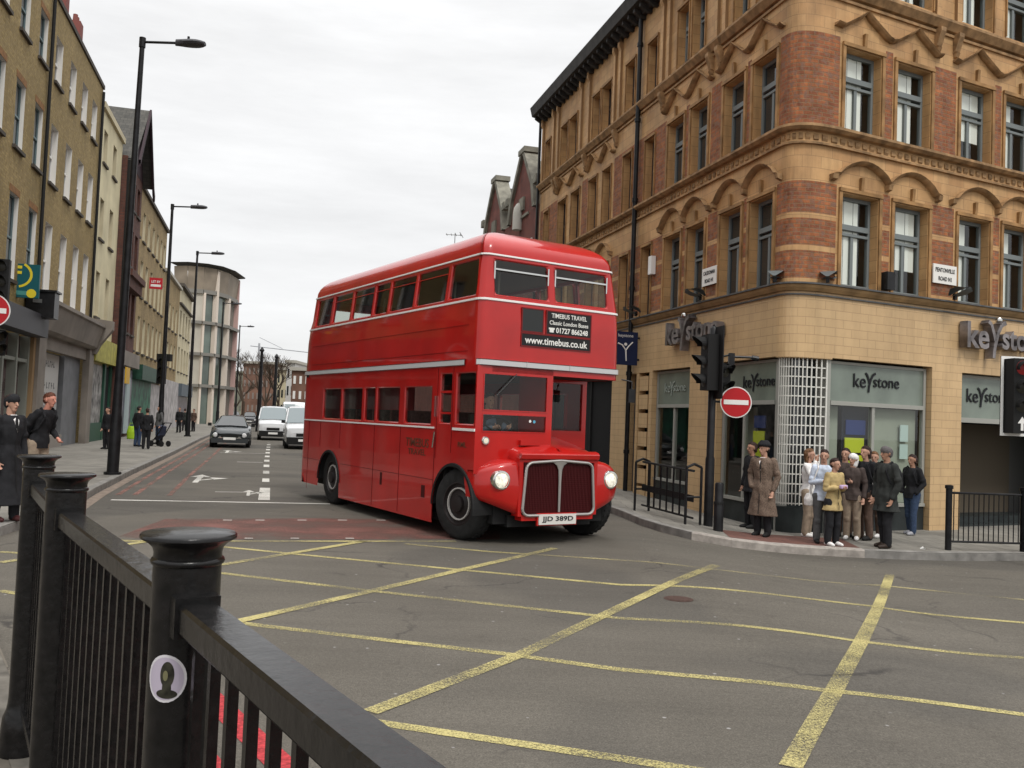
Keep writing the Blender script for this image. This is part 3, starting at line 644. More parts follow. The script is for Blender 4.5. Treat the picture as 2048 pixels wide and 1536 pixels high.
s = MB(); s.box(2.06, 2.28, .1, .12, 1.62, 1.95); s.box(2.06, 2.28, .1, .12, 1.28, 1.57); s.build('notice', mat('notice_paper', (.5, .6, .58), .8), o)
s = MB(); s.box(.1, .3, .3, .32, 1.68, 1.85); s.build('notice', mat('orange_notice', (.6, .42, .03), .7), o)
o, w_ = bay(-2.64, -.6, .38, 3.08, 2.27, [.86])
letters(o, 1.35, 2.68, 1.15, KEY, y=.005)
s = MB(); s.box(1.05, 1.45, .12, .14, 1.78, 2.02); s.build('poster', BLU, o); s = MB(); s.box(1.02, 1.42, .12, .14, 1.44, 1.72); s.box(1.02, 1.42, .12, .14, 1.05, 1.38); s.build('poster', YLG, o)
s = MB(); s.box(1.5, 1.95, .3, .33, .4, 2.2); s.box(.1, .5, .5, .53, .4, 2.2); s.build('partition', LIN, o)
o, w_ = bay(-5.88, -3.94, .5, 3.05, 2.22, [.98])
letters(o, .97, 2.65, 1.1, mat('pale_lettering', (.30, .34, .30), .6), y=.005)
s = MB(); s.box(.2, 1.8, .9, .93, .9, 1.5); s.box(.5, 1.4, .8, .83, 1.6, 2.0); s.build('window_display', mat('pale_display', (.45, .47, .44), .7), o)
s = MB(); s.box(0, 7.06, 0, .05, -.5, 3.05); x, y, _ = PC(-15.58, -.15, 0); o = s.build('dark_opening_panel', DARK, cb, (x, y, 0), rL)  # flat dark panel stands in for the gloom of the shop opening
for k in range(5): s = MB(); s.box(.02 + 1.72 * k, .1 + 1.72 * k, -.05, 0, -.4, 3.0); s.build('opening_panel_post', BLACKM, o)
# door bay on the right
mb = MB(); w_ = 3.6; mb.box(0, w_, 0, .1, 2.06, 2.16); mb.box(0, .06, 0, .1, -.4, 3.02); mb.box(0, w_, .02, .1, 2.98, 3.04)
x, y, _ = PC(4.58, -.14, 0); o = mb.build('entrance_screen', FRL, cb, (x, y, 0), rR)
s = MB(); s.box(.06, w_, .03, .045, 2.16, 2.98); s.build('fascia_glass', SG, o); letters(o, 1.0, 2.62, 1.35, KEY, y=.015)
s = MB(); s.box(.06, w_, 1.3, 1.34, -.4, 2.06); s.build('recess_wall', mat('recess_wall_paint', (.10, .082, .06), .8), o)
s = MB(); s.box(.10, .86, 1.2, 1.28, -.12, 2.0); d = s.build('door', mat('dark_glazed_door', (.02, .024, .024), .25), o)
s = MB(); s.box(.74, .78, 1.14, 1.17, .8, 1.3); s.build('handle', CHROME, d)
s = MB(); s.box(.06, w_, .6, 1.3, -.5, .06); s.box(.06, w_, .25, .6, -.5, -.08 + .02); s.build('entrance_step', STALL, o)
# recess ceiling/side
s = MB(); s.box(0, w_, .1, 1.34, 2.1, 2.14); s.box(.0, .05, .1, 1.34, -.4, 2.1); s.build('recess_lining', mat('dark_recess_lining', (.06, .055, .045), .8), o)
# passage door left
s = MB(); x, y, _ = PC(-7.4, -.2, 0); s.box(0, .55, 0, .04, -.3, 3.0); s.build('side_door', mat('grey_side_door', (.07, .07, .075), .5, nscale=2, namt=.3), cb, (x, y, 0), rL)
s = MB(); x, y, _ = PC(-6.7, -.2, 0); s.box(0, .62, 0, .04, -.3, 3.0); s.build('side_door', DARK, cb, (x, y, 0), rL)
# white lattice security grille round the corner
mb = MB(); ARCG = [-.46 + 1.42 * k / 20 for k in range(21)]
for z in [.42 + .178 * k for k in range(16)]: sweep(mb, PC, ARCG, [(-.08, z), (-.065, z), (-.065, z + .022), (-.08, z + .022)], 0)
for k in range(14):
    u = -.44 + 1.37 * k / 13; sweep(mb, PC, [u, u + .024], [(-.064, .4), (-.048, .4), (-.048, 3.08), (-.064, 3.08)], 0)
g = mb.build('lattice_grille', mat('pale_grille_paint', (.62, .61, .56), .5), cb)
mb = MB(); sweep(mb, PC, ARCG, [(-.34, -.5), (-.06, -.5), (-.06, .36), (-.34, .36)], 0); mb.build('stallriser', STALL, cb)
mb = MB(); sweep(mb, PC, ARCG, [(-.34, .362), (-.31, .362), (-.31, 3.1), (-.34, 3.1)], 0); mb.build('corner_glass', GLD, cb)
mb = MB(); sweep(mb, PC, [-.53, -.44], [(-.3, -.5), (-.06, -.5), (-.06, 3.1), (-.3, 3.1)], 0); sweep(mb, PC, [.94, 1.03], [(-.3, -.5), (-.06, -.5), (-.06, 3.1), (-.3, 3.1)], 0); mb.build('corner_posts', FRL, cb)

# ---- things fixed to the corner building
def world(u, d, z): p = PC(u, d, z); return (p[0] + CB.x, p[1] + CB.y, p[2])
def big_letters(u, z, w, rz, label):
    t = thing('shop_sign', label, 'sign', world(u, .10, z), rz)
    letters(t, 0, 0, w, mat('brushed_letter_metal', (.23, .21, .21), .4, .7, nscale=4, namt=.5), y=-.02, ex=.09, bold=.02)
    q = MB(); q.lathe([(.015, 0), (.06, .01), (.07, .05), (.05, .09), (.001, .1)], (-w * .11, -.1, w * .13 - .02), 14); q.build('figure_head', CHROME, t, smooth_=True)
    return t
big_letters(5.66, 3.82, 2.55, rR, 'raised dark metal keystone lettering on the tiles above the shop entrance')
big_letters(-3.6, 3.86, 2.5, rL, 'raised dark metal keystone lettering behind the tall black traffic signal')
t = thing('projecting_sign', 'dark blue projecting square sign with white figure beside the bus roof', 'sign', world(-6.75, 0, 3.66), rL)
q = MB(); q.box(-.03, .03, -.72, -.06, -.42, .42); q.build('sign_panel', mat('navy_sign', (.012, .02, .06), .4), t)
q = MB()
def st(pts, r=.02):
    for a, b in zip(pts, pts[1:]): q.tube((.034, a[0], a[1]), (.034, b[0], b[1]), r, r * .8, 6)
st([(-.6, .12), (-.48, .08), (-.38, -.05), (-.36, -.32)]); st([(-.2, .16), (-.3, .06), (-.38, -.05)]); q.lathe([(.04, .03), (.04, .04)], (0, -.39, .1), 10, axis='x')
q.build('figure_emblem', WHITEP, t); q = MB(); q.box(-.02, .02, -.06, .0, -.3, -.25); q.box(-.02, .02, -.06, 0, .25, .3); q.build('bracket', BLACK, t)
text('keystone', 'lettering', WHITEP, t, (.033, -.39, .31), (PI / 2, 0, PI / 2), width=.4, extrude=.003)
def name_plate(u, z, w, lines, rz, label):
    t = thing('street_name_sign', label, 'street sign', world(u, .04, z), rz)
    q = MB(); q.box(-w / 2, w / 2, -.012, .012, -.19, .19); q.build('plate', mat('sign_white', (.72, .70, .66), .4), t)
    for i, (s_, m_, ww) in enumerate(lines): text(s_, 'lettering', m_, t, (0, -.016, .08 - .17 * i), (PI / 2, 0, 0), width=ww, height=.085, extrude=.002, bold=.01)
RTX = mat('red_sign_text', (.45, .02, .02), .5)
name_plate(3.93, 4.98, .68, [('PENTONVILLE', KEY, .56), ('ROAD N1', KEY, .38)], rR, 'white street name plate on the brick pier above the corner shop window')
name_plate(-3.08, 4.98, .62, [('CALEDONIAN', KEY, .5), ('ROAD N1', KEY, .36)], rL, 'white street name plate on the side wall beside the bus street')
def flood(u, label):
    rz = rR if u > .9 else (rL if u < -.4 else (rR + rL) / 2 + PI)
    t = thing('floodlight', label, 'floodlight', world(u, .16, 4.47), rz, 'floodlights standing on the shop cornice')
    q = MB(); q.grid([[(x * w, y_, z_) for x in (-1, -.6, 0, .6, 1)] for w, y_, z_ in ((.02, -.36, .22), (.13, -.34, .2), (.15, -.18, .24), (.14, -.02, .2), (.05, .08, .12), (.02, .1, .1))])
    q.grid([[(x * w, y_, z_) for x in (-1, 0, 1)] for w, y_, z_ in ((.02, -.36, .22), (.13, -.33, .15), (.14, -.18, .1), (.1, -.02, .07), (.02, .1, .1))])
    q.build('housing', mat('grey_lamp_housing', (.10, .11, .11), .5), t, smooth_=True, ang=60); q = MB(); q.box(-.03, .03, -.06, .0, 0, .12); q.build('bracket', BLACK, t)
for u, l in ((.75, 'grey floodlight on the cornice at the rounded corner, right of the brick'), (-.35, 'grey floodlight on the cornice at the rounded corner, left of the brick'), (4.05, 'grey floodlight below the right street name plate'), (-3.2, 'grey floodlight below the left street name plate'), (-6.6, 'grey floodlight beside the black drainpipe foot')): flood(u, l)

# ---- gabled red brick neighbour
gb = thing('gabled_building', 'red brick building with two stone capped gables rising behind the bus roof', 'building', world(-15.98, 0, 0), rL)
RB2 = brick('dark_red_brick', (.22, .05, .035), (.15, .035, .028), (.16, .12, .10), .225, .075, .01, .4, 1.5)
STN = mat('grey_weathered_stone', (.20, .19, .155), .8, nscale=3, namt=.35, bump=.2)
mb = MB(); mb.box(-9, -.02, .0, 7, -.4, 9.5)
for g0, g1 in ((-4.1, -.3), (-8.3, -4.7)):
    c = (g0 + g1) / 2; top = 11.9
    pts = [(g0, 9.5), (g1, 9.5), (g1 - .3, 10.4), (c + .28, top), (c - .28, top), (g0 + .3, 10.4)]
    f = [(x, .0, z) for x, z in pts]; b = [(x, .35, z) for x, z in pts]; mb.face(f, 0, [(x, z) for x, z in pts]); mb.face(b[::-1])
gw = mb.build('wall', RB2, gb)
mb = MB()
for g0, g1 in ((-4.1, -.3), (-8.3, -4.7)):
    c = (g0 + g1) / 2
    for s_ in (1, -1):
        e = g1 if s_ > 0 else g0
        for (xa, za), (xb, zb) in (((e, 9.5), (e - .3 * s_, 10.4)), ((e - .3 * s_, 10.4), (c + .28 * s_, 11.95))):
            mb.grid([[(xa, -.12, za), (xa, .45, za), (xa - .28 * s_, .45, za), (xa - .28 * s_, -.12, za)], [(xb, -.12, zb), (xb, .45, zb), (xb - .28 * s_, .45, zb), (xb - .28 * s_, -.12, zb)]], closed=True)
        mb.box(e - .2, e + .2, -.15, .3, 10.3, 10.6)
    mb.box(c - .42, c + .42, -.15, .5, 11.9, 12.1); mb.box(c - .3, c + .3, -.08, .4, 9.7, 10.2)
    mb.box(c - .9, c + .9, -.06, .0, 9.4, 9.5)
mb.build('stone_coping', STN, gb)
mb = MB(); mb.lathe([(.2, 9.0), (.2, 9.6), (.17, 9.85), (.08, 10.0), (.02, 10.05)], (-2.4, -.12, 0), 14); mb.build('round_pediment', mat('pale_stone', (.5, .48, .43), .7), gb, smooth_=True)
mb = MB()
for g0, g1 in ((-4.1, -.3), (-8.3, -4.7)):
    c = (g0 + g1) / 2; mb.face([(g0, .3, 9.5), (c, .3, 11.7), (c, 7, 11.7), (g0, 7, 9.5)], 0, [(0, 0), (0, 3), (7, 3), (7, 0)]); mb.face([(g1, .3, 9.5), (c, .3, 11.7), (c, 7, 11.7), (g1, 7, 9.5)], 0, [(0, 0), (0, 3), (7, 3), (7, 0)])
mb.build('roof', SLATE, gb)
for x in (-7.6, -6, -3.4, -1.6):
    for z in (4, 6.8): window('sash', .9, 1.6, gb, (x, -.03, z), 0, WHITEP)
# low terrace further on, hidden mostly by the bus, with aerial
tb = thing('terrace_building', 'low brick terrace behind the bus carrying the thin television aerial', 'building', world(-25.1, 0, 0), rL)
mb = MB(); mb.box(-26, 0, 0, 8, -.4, 8.6); mb.build('wall', RB2, tb); mb = MB(); mb.box(-26, 0, -.2, 8, 8.62, 8.8); mb.build('roof', SLATE, tb)
for i in range(9): window('sash', 1, 1.7, tb, (-2.5 - i * 2.7, -.03, 5.6), 0, WHITEP)
L0 = world(-33.0, -.4, 0)
ae = thing('television_aerial', 'thin rooftop television aerial above the red bus roof', 'aerial', (L0[0], L0[1], 8.8))
mb = MB(); mb.tube((0, 0, 0), (0, 0, 3.0), .025, n=6); mb.build('mast', mat('grey_metal', (.25, .25, .25), .4, .8), ae); mb = MB(); mb.tube((-.5, 0, 2.9), (.4, .1, 2.9), .02, n=6)
for k in range(4): mb.tube((-.45 + .25 * k, -.25, 2.9), (-.45 + .25 * k, .3, 2.9), .015, n=5)
mb.tube((.45, 0, 2.75), (.25, 0, 3.05), .02, n=5); mb.build('elements', mat('grey_metal', (0, 0, 0)), ae)
# ================================================================ RED DOUBLE DECKER BUS   local: x to nearside, y rearwards, z up
BS = 1.03
bus = thing('double_decker_bus', 'bright red old half-cab double decker bus with white bands turning at the junction', 'bus', (-.4696 * BS, 11.8086 * BS, 0), .5587, scale=BS)
RED = mat('bus_red_paint', (.40, .009, .007), .3, nscale=1.6, namt=.14, coat=.75, spec=.2, bump=.45, bscale=1.6)
CREAM = mat('bus_white_band', (.72, .70, .68), .4)
BW, BL = 2.44, 7.25
def insets(z):
    """(side, front, rear) inset with height"""
    T = [(0, 0, 0, .03), (2.4, 0, 0, 0), (3.05, .01, .0, .02), (3.35, .02, .02, .08), (3.97, .09, .10, .38)]
    if z <= 3.97:
        for a, b in zip(T, T[1:]):
            if a[0] <= z <= b[0] + 1e-6:
                f = (z - a[0]) / (b[0] - a[0]); return tuple(a[i] + (b[i] - a[i]) * f for i in (1, 2, 3))
    t = (z - 3.97) / .51
    return T[-1][1:]
def colset(cols, ins, r1=.13, r2=.38):
    """cols: list of ('L',y) ('a',k) ('F',x) ('b',k) ('R',y) ('c',k)('B',x)('d',k)"""
    s, f, r = ins; P = []
    for k, v in cols:
        if k == 'L': P.append((s, v))
        elif k == 'R': P.append((BW - s, v))
        elif k == 'F': P.append((v, f))
        elif k == 'B': P.append((v, BL - r))
        else:
            cx = s + (r1 if k in 'ad' and k == 'a' else r2) if k in 'ad' else BW - s - (r1 if k == 'b' else r2)
            cy = f + r1 if k in 'ab' else BL - r - r2; R_ = r1 if k in 'ab' else r2
            base = {'a': PI, 'b': 1.5 * PI, 'c': 0, 'd': .5 * PI}[k]; an = base + v * PI / 2
            P.append((cx + R_ * cos(an), cy + R_ * sin(an)))
    return P
def shell(mb, cols, zs, holes, close=True, botf=None, mi=0, inset=0):
    rows = []
    for z in zs:
        i = insets(z); rows.append([(x, y, z) for x, y in colset(cols, (i[0] + inset, i[1] + inset, i[2] + inset))])
    n = len(cols)
    for a in range(len(zs) - 1):
        for b in range(n if close else n - 1):
            c = (b + 1) % n; ka, va = cols[b]; kc, vc = cols[c]; zm = (zs[a] + zs[a + 1]) / 2
            hit = False
            for hk, h0, h1, hz0, hz1 in holes:
                if hz0 < zm < hz1 and ka == hk and kc == hk and min(va, vc) >= h0 - 1e-6 and max(va, vc) <= h1 + 1e-6: hit = True
            if hit: continue
            mb.f.append(None); mb.f.pop()
            mb.face([rows[a][b], rows[a][c], rows[a + 1][c], rows[a + 1][b]], mi)
    return rows
def merge(o, d=.0004):
    bm = bmesh.new(); bm.from_mesh(o.data); bmesh.ops.remove_doubles(bm, verts=bm.verts, dist=d); bmesh.ops.recalc_face_normals(bm, faces=bm.faces); bm.to_mesh(o.data); bm.free()
UW = [(.17, 1.0), (1.09, 2.10), (2.17, 3.09), (3.15, 3.74), (3.81, 4.73), (4.80, 5.70), (5.80, 6.62)]
arcs = lambda k, n=6: [(k, i / n) for i in range(n + 1)]
ysL = sorted({6.78, *[a for w in UW for a in w]}, reverse=True)
FW_ = [(.23, 1.15), (1.24, 2.20)]
cols = [('L', y) for y in ysL] + arcs('a', 5)[:-1] + [('F', x) for x in (.23, 1.15, 1.24, 2.20)] + arcs('b', 5) + [('R', y) for y in sorted(ysL)] + arcs('c', 6) + [('B', 2.0), ('B', .5)] + arcs('d', 6)[:-1]
upper_holes = [('L', a, b, 3.375, 3.91) for a, b in UW] + [('R', a, b, 3.375, 3.91) for a, b in UW] + [('F', a, b, 3.385, 3.905) for a, b in FW_] + [('B', .5, 2.0, 3.40, 3.80)]
zsU = [2.34, 2.42, 2.52, 2.8, 3.05, 3.2, 3.35, 3.375, 3.385, 3.40, 3.5, 3.6, 3.7, 3.80, 3.905, 3.91, 3.97]
mb = MB(); rows = shell(mb, cols, zsU, upper_holes)
# domed roof
last = colset(cols, insets(3.97)); s0, f0, r0 = insets(3.97); prev = None; RR = []
for k in range(0, 11):
    t = k / 10 * PI / 2; z = 3.97 + .51 * math.sin(t) ** .92; c = 1 - cos(t)
    si = .10 + 1.10 * c ** 1.15; fi = .10 + 1.35 * c ** 1.1; ri = .38 + 1.3 * c ** 1.0
    pts = []
    for (kk, v), (x, y) in zip(cols, last):
        cx, cy = BW / 2, (f0 + BL - r0) / 2
        hx = BW / 2 - s0; nx = cx + (x - cx) * (BW / 2 - si) / hx
        if y < cy: fr_ = (y - f0) / (cy - f0); ny = fi + fr_ * (cy - fi)
        else: fr_ = (y - cy) / (BL - r0 - cy); ny = cy + fr_ * (BL - ri - cy)
        pts.append((nx, ny, z))
    RR.append(pts)
for a in range(len(RR) - 1):
    for b in range(len(cols)):
        c = (b + 1) % len(cols); mb.face([RR[a][b], RR[a][c], RR[a + 1][c], RR[a + 1][b]])
mb.face(RR[-1])
body = mb.build('upper_deck_body', RED, bus); merge(body); body.data.shade_smooth(); body.data.set_sharp_from_angle(angle=rad(32))
# floor between decks
mb = MB(); f = colset(cols, (.01, .01, .02)); mb.face([(x, y, 2.345) for x, y in f]); mb.face([(x, y, 2.41) for x, y in f]); mb.build('upper_floor', mat('bus_floor', (.05, .045, .04), .8), bus)
mb = MB(); f = colset(cols, (.13, .14, .42)); mb.face([(x, y, 3.95) for x, y in f]); mb.build('ceiling_panel', mat('cream_ceiling', (.30, .28, .22), .6), bus)
# mouldings around the shell
def belt(mb, z0, z1, d, c0, c1, mi=0):
    P0 = [p for p in c0]; rows = []
    for z, dd in ((z0, 0.0), (z0 + .004, d), (z1 - .004, d), (z1, 0.0)):
        i = insets(min(z, 3.97)); rows.append([(x, y, z) for x, y in colset(P0, (i[0] - dd, i[1] - dd, i[2] - dd))])
    mb.grid(rows, mi)
belt_cols = cols + [cols[0]]
mb = MB(); belt(mb, 3.31, 3.345, .014, belt_cols, 0); mb.build('upper_waist_band', CREAM, bus)
mb = MB(); belt(mb, 3.945, 3.975, .016, belt_cols, 0); mb.build('roof_gutter_band', CREAM, bus)
side_c = [('L', 6.8), ('L', 5), ('L', 3), ('L', 1), ('L', .34)]
WB2 = mat('bus_broad_band', (.48, .48, .48), .4)
mb = MB(); belt(mb, 2.425, 2.50, .022, [('d', .35), ('d', .6), ('d', .8), ('d', 1)] + side_c, 0); mb.build('side_band', WB2, bus)
mb = MB(); belt(mb, 2.425, 2.50, .022, [('a', .35), ('a', .6), ('a', .8), ('F', .14), ('F', 1.2), ('F', 2.3), ('b', .2), ('b', .4), ('b', .6), ('b', .8), ('R', .2), ('R', 3), ('R', 6.7)], 0); mb.build('front_band', WB2, bus)
mb = MB()
for z in (2.416, 2.502): belt(mb, z, z + .008, .026, [('a', .3), ('a', .6), ('a', .8), ('F', .14), ('F', 2.3), ('b', .2), ('b', .6)], 0); belt(mb, z, z + .008, .026, side_c, 0)
mb.box(.77, .775, -.03, -.02, 2.42, 2.51); mb.box(1.5, 1.505, -.03, -.02, 2.42, 2.51); mb.build('band_edging', CHROME, bus)
# upper windows: glass + rubber frame
def pane_ring(k, a, b, z0, z1, name='window', fm=None, bar=None, ins=.0, pane=None):
    def P(v, z, d):
        i = insets(z)
        if k == 'L': return (i[0] + d, v, z)
        if k == 'R': return (BW - i[0] - d, v, z)
        if k == 'F': return (v, i[1] + d, z)
        return (v, BL - i[2] - d, z)
    r = .065; out_ = []; inn_ = []; w = .016
    for cx, cz, st_ in ((b, z0, -.5), (b, z1, 0), (a, z1, .5), (a, z0, 1)):
        sx = -1 if cx == b else 1; sz = 1 if cz == z0 else -1
        for q in range(4):
            an = (st_ + q / 6) * PI; ex, ez = cx + sx * r, cz + sz * r
            inn_.append((ex + (r - w) * cos(an), ez + (r - w) * sin(an))); out_.append((cx if True else 0, cz))
    m = MB(); n = len(inn_)
    for i in range(n):
        j = (i + 1) % n; A, B = inn_[i], inn_[j]; C, D = out_[j], out_[i]
        m.face([P(A[0], A[1], .012), P(B[0], B[1], .012), P(C[0], C[1], -.003), P(D[0], D[1], -.003)])
        m.face([P(A[0], A[1], .012), P(B[0], B[1], .012), P(B[0], B[1], .05), P(A[0], A[1], .05)])
    if bar:
        for zb, hb in bar:
            m.face([P(a, zb, .004), P(b, zb, .004), P(b, zb + hb, .004), P(a, zb + hb, .004)])
    o = m.build(name, fm or RED, bus)
    g = MB(); g.face([P(x, z, .02) for x, z in inn_]); g.build('pane', pane or BGL, o)
    return o
BGL = glass('bus_glass', (.74, .78, .75), .03, .045)
for i, (a, b) in enumerate(UW):
    pane_ring('L', a, b, 3.375, 3.91, bar=[(3.78, .012)] if 0 < i < 6 else None); pane_ring('R', a, b, 3.375, 3.91)
for a, b in FW_:
    o = pane_ring('F', a, b, 3.385, 3.905)
    m = MB(); i = insets(3.76)
    m.box(a + .02, b - .02, i[1] - .012, i[1] - .002, 3.745, 3.768); m.box(a + .005, a + .025, i[1] - .012, i[1] - .002, 3.62, 3.86); m.box(b - .025, b - .005, i[1] - .012, i[1] - .002, 3.62, 3.86)
    m.build('opening_light_trim', CHROME, o)
pane_ring('B', .5, 2.0, 3.40, 3.80)
# roof seams
# ---- lower deck
LW_ = [(1.31, 2.25), (2.43, 3.34), (3.40, 3.86), (3.96, 4.90), (4.97, 5.88)]
CABW = [(.03, .58), (.70, 1.06)]
def arch(y):
    z = .17 if y > .9 and y < 5 else .17
    if y > 5.9: z = .30 - .0 * y
    for cy, r in ((.56, .60), (5.42, .54)):
        d = abs(y - cy)
        if d < r: z = max(z, .44 + math.sqrt(r * r - d * d))
    return z
ys_ = sorted({*[a for w in LW_ for a in w], *[.16 + i * .05 for i in range(22)], 1.155, 1.165, 1.2, *[4.86 + .04 * i for i in range(29)], .03, .58, .70, 1.06, 6.2, 6.6, 6.87})
ys_ = [y for y in ys_ if y > .14 or y in (.03,)]
ylo = [y for y in ys_ if y >= .16]
mb = MB()
for a, b in zip(ylo, ylo[1:]):
    za, zb = arch(a + 1e-4), arch(b - 1e-4); n = 4
    for k in range(n):
        f0_, f1_ = k / n, (k + 1) / n
        mb.face([(0, a, za + (1.5 - za) * f0_), (0, b, zb + (1.5 - zb) * f0_), (0, b, zb + (1.5 - zb) * f1_), (0, a, za + (1.5 - za) * f1_)])
zl = [1.5, 1.56, 1.575, 1.60, 1.74, 1.77, 2.03, 2.06, 2.15, 2.33, 2.42]
yl = sorted({*ylo, .03, .0, .58, .1})
def hl(y, z):
    for a, b in LW_:
        if a < y < b and 1.575 < z < 2.15: return True
    return (.03 < y < .58 or .70 < y < 1.06) and 1.60 < z < 2.33
for a, b in zip(yl, yl[1:]):
    for c, d in zip(zl, zl[1:]):
        if hl((a + b) / 2, (c + d) / 2): continue
        mb.face([(0, a, c), (0, b, c), (0, b, d), (0, a, d)])
mb.face([(0, 0, 1.0), (0, .16, 1.0), (0, .16, 1.5), (0, 0, 1.5)])
# rear corner + rear + nearside
n = 8; prv = (0, 6.87)
seg = [(0, 6.87)] + [(.38 - .38 * cos(t * PI / 2 / n), 6.87 + .38 * sin(t * PI / 2 / n)) for t in range(1, n + 1)] + [(2.06, 7.25), (2.3, 7.2), (2.44, 7.0), (2.44, 6.95)]
for (x0, y0), (x1, y1) in zip(seg, seg[1:]): mb.face([(x0, y0, .30), (x1, y1, .30), (x1, y1, 2.42), (x0, y0, 2.42)])
for a, b in ((.82, 5.9),): 
    for c, d in ((.2, 1.575), (2.15, 2.42)): mb.face([(2.44, a, c), (2.44, b, c), (2.44, b, d), (2.44, a, d)])
for a, b in zip([.82] + [w[1] for w in LW_], [w[0] for w in LW_] + [5.9]): mb.face([(2.44, a, 1.575), (2.44, b, 1.575), (2.44, b, 2.15), (2.44, a, 2.15)])
low = mb.build('lower_deck_body', RED, bus); merge(low); low.data.shade_smooth(); low.data.set_sharp_from_angle(angle=rad(30))
for a, b in LW_: pane_ring('L', a, b, 1.575, 2.15); 
for a, b in LW_: pane_ring('R', a, b, 1.575, 2.15)
pane_ring('L', .03, .58, 1.60, 2.33, 'cab_side_window'); o = pane_ring('L', .70, 1.06, 1.60, 2.33, 'cab_door_window', bar=[(2.04, .035), (1.74, .03)])
# lower waist moulding lines
mb = MB(); mb.box(-.016, 0, 1.2, 6.87, 1.525, 1.55); mb.build('lower_waist_band', CREAM, bus)
mb = MB(); mb.box(-.018, 0, .0, .62, 1.52, 1.555); mb.build('cab_waist_band', CREAM, bus)
mb = MB()
for y in (1.17, 2.35, 3.37, 4.93, 5.95, 6.6): mb.box(-.004, 0, y - .006, y + .006, .2 if y < 4.8 or y > 6 else 1.06, 1.52)
mb.box(-.004, 0, 1.17, 4.86, .78, .787); mb.box(-.004, 0, 5.98, 6.87, .78, .787); mb.box(-.004, 0, .66, .67, 1.2, 2.4); mb.box(-.004, 0, 1.13, 1.14, 1.1, 2.4)
for z in (2.62, 2.98): mb.box(-.003, .004, .3, 6.6, z, z + .004)
mb.build('panel_seams', mat('dark_red_seam', (.12, .005, .006), .5), bus)
mb = MB(); mb.box(-.03, 0, 1.155, 1.17, 1.7, 2.0); mb.tube((-.035, 1.17, 1.25), (-.035, 1.12, 1.48), .012, n=6); mb.build('cab_grab_handle', CHROME, bus)
mb = MB(); mb.box(-.003, .02, 1.42, 1.54, .50, .68); mb.build('side_vent', mat('dark_vent', (.05, .005, .005), .6), bus); mb = MB(); mb.box(-.003, .02, 2.98, 3.06, .56, .76); mb.build('side_vent', mat('dark_vent', ()), bus)
DR = mat('dark_gold_lettering', (.10, .035, .02), .5)
text('TIMEBUS', 'side_lettering', DR, bus, (-.004, 1.74, 1.30), (PI / 2, 0, -PI / 2), width=.78, height=.13, extrude=.002, bold=.01)
text('TRAVEL', 'side_lettering', DR, bus, (-.004, 1.74, 1.16), (PI / 2, 0, -PI / 2), width=.6, height=.09, extrude=.002, bold=.01)
text('RML', 'side_lettering', DR, bus, (-.004, .34, 1.33), (PI / 2, 0, -PI / 2), width=.24, height=.07, extrude=.002, bold=.01)
# arch trims
for cy, r, a0, a1 in ((.56, .60, -.02, 1.0), (5.42, .54, .0, 1)):
    mb = MB(); R = []
    for k in range(25):
        t = PI * (a0 + (a1 - a0) * k / 24); c, s_ = cos(t), sin(t); R.append([(-.022, cy - c * (r - .02), .44 + s_ * (r - .02)), (-.022, cy - c * (r + .02), .44 + s_ * (r + .02)), (.0, cy - c * (r + .025), .44 + s_ * (r + .025)), (.4, cy - c * (r - .015), .44 + s_ * (r - .015))])
    mb.grid(R, 0); mb.build('wheel_arch', BLACKM, bus)
# ---- cab and bulkhead
mb = MB()

xsF = [0, .10, 1.15, 1.24]; zF = [.95, 1.2, 1.52, 1.77, 1.81, 2.32, 2.42]
cabc = lambda x, z: (x, .0 + .02 * (1 if x < .05 else 0), z)
for a, b in zip(xsF, xsF[1:]):
    for c, d in zip(zF, zF[1:]):
        if a == .10 and 1.52 <= c < 2.31 and not (c == 1.77): continue
        mb.face([(a, 0, c), (b, 0, c), (b, 0, d), (a, 0, d)])
mb.box(1.2, 1.24, 0.002, .82, 1.2, 2.34)
mb.box(1.24, 2.44, .80, .86, .9, 1.56); mb.box(1.24, 2.44, .80, .86, 2.29, 2.34); mb.box(1.24, 1.30, .80, .86, 1.56, 2.29); mb.box(2.36, 2.44, .80, .86, 1.56, 2.29)
cab_ = mb.build('cab_front', RED, bus)
mb = MB(); t_ = .03
for x0, x1, z0, z1 in ((.10, 1.15, 1.52, 1.77), (.10, 1.15, 1.81, 2.32)):
    mb.box(x0, x1, -.006, .02, z0, z0 + .014); mb.box(x0, x1, -.006, .02, z1 - .014, z1); mb.box(x0, x0 + .014, -.006, .02, z0 + .014, z1 - .014); mb.box(x1 - .014, x1, -.006, .02, z0 + .014, z1 - .014)
ws = mb.build('windscreen', RED, bus); m = MB(); m.face([(.10, .012, 1.52), (1.15, .012, 1.52), (1.15, .012, 2.32), (.10, .012, 2.32)]); m.build('pane', BGL, ws)
m = MB(); m.tube((.62, -.02, 2.33), (.30, -.03, 2.02), .006, n=6); m.build('wiper', BLACK, ws)
m = MB(); m.lathe([(.022, -.002), (.022, .0)], (.95, .008, 1.68), 12, axis='y'); m.build('round_sticker', mat('blue_sticker', (.1, .35, .5), .5), ws)
m = MB(); m.lathe([(.02, -.002), (.02, .0)], (.88, .008, 1.685), 12, axis='y'); m.build('round_sticker', WHITEP, ws)
mb = MB(); mb.face([(1.30, .83, 1.56), (2.36, .83, 1.56), (2.36, .83, 2.29), (1.30, .83, 2.29)]); mb.build('bulkhead_window', BGL, bus)
mb = MB(); mb.box(.02, .06, .02, 1.1, 1.0, 1.05); mb.box(.2, .9, .5, .56, 1.2, 1.75); mb.box(.2, .9, .55, 1.0, 1.15, 1.25); mb.build('driver_seat', mat('dark_leather', (.03, .025, .02), .6), bus)
mb = MB()
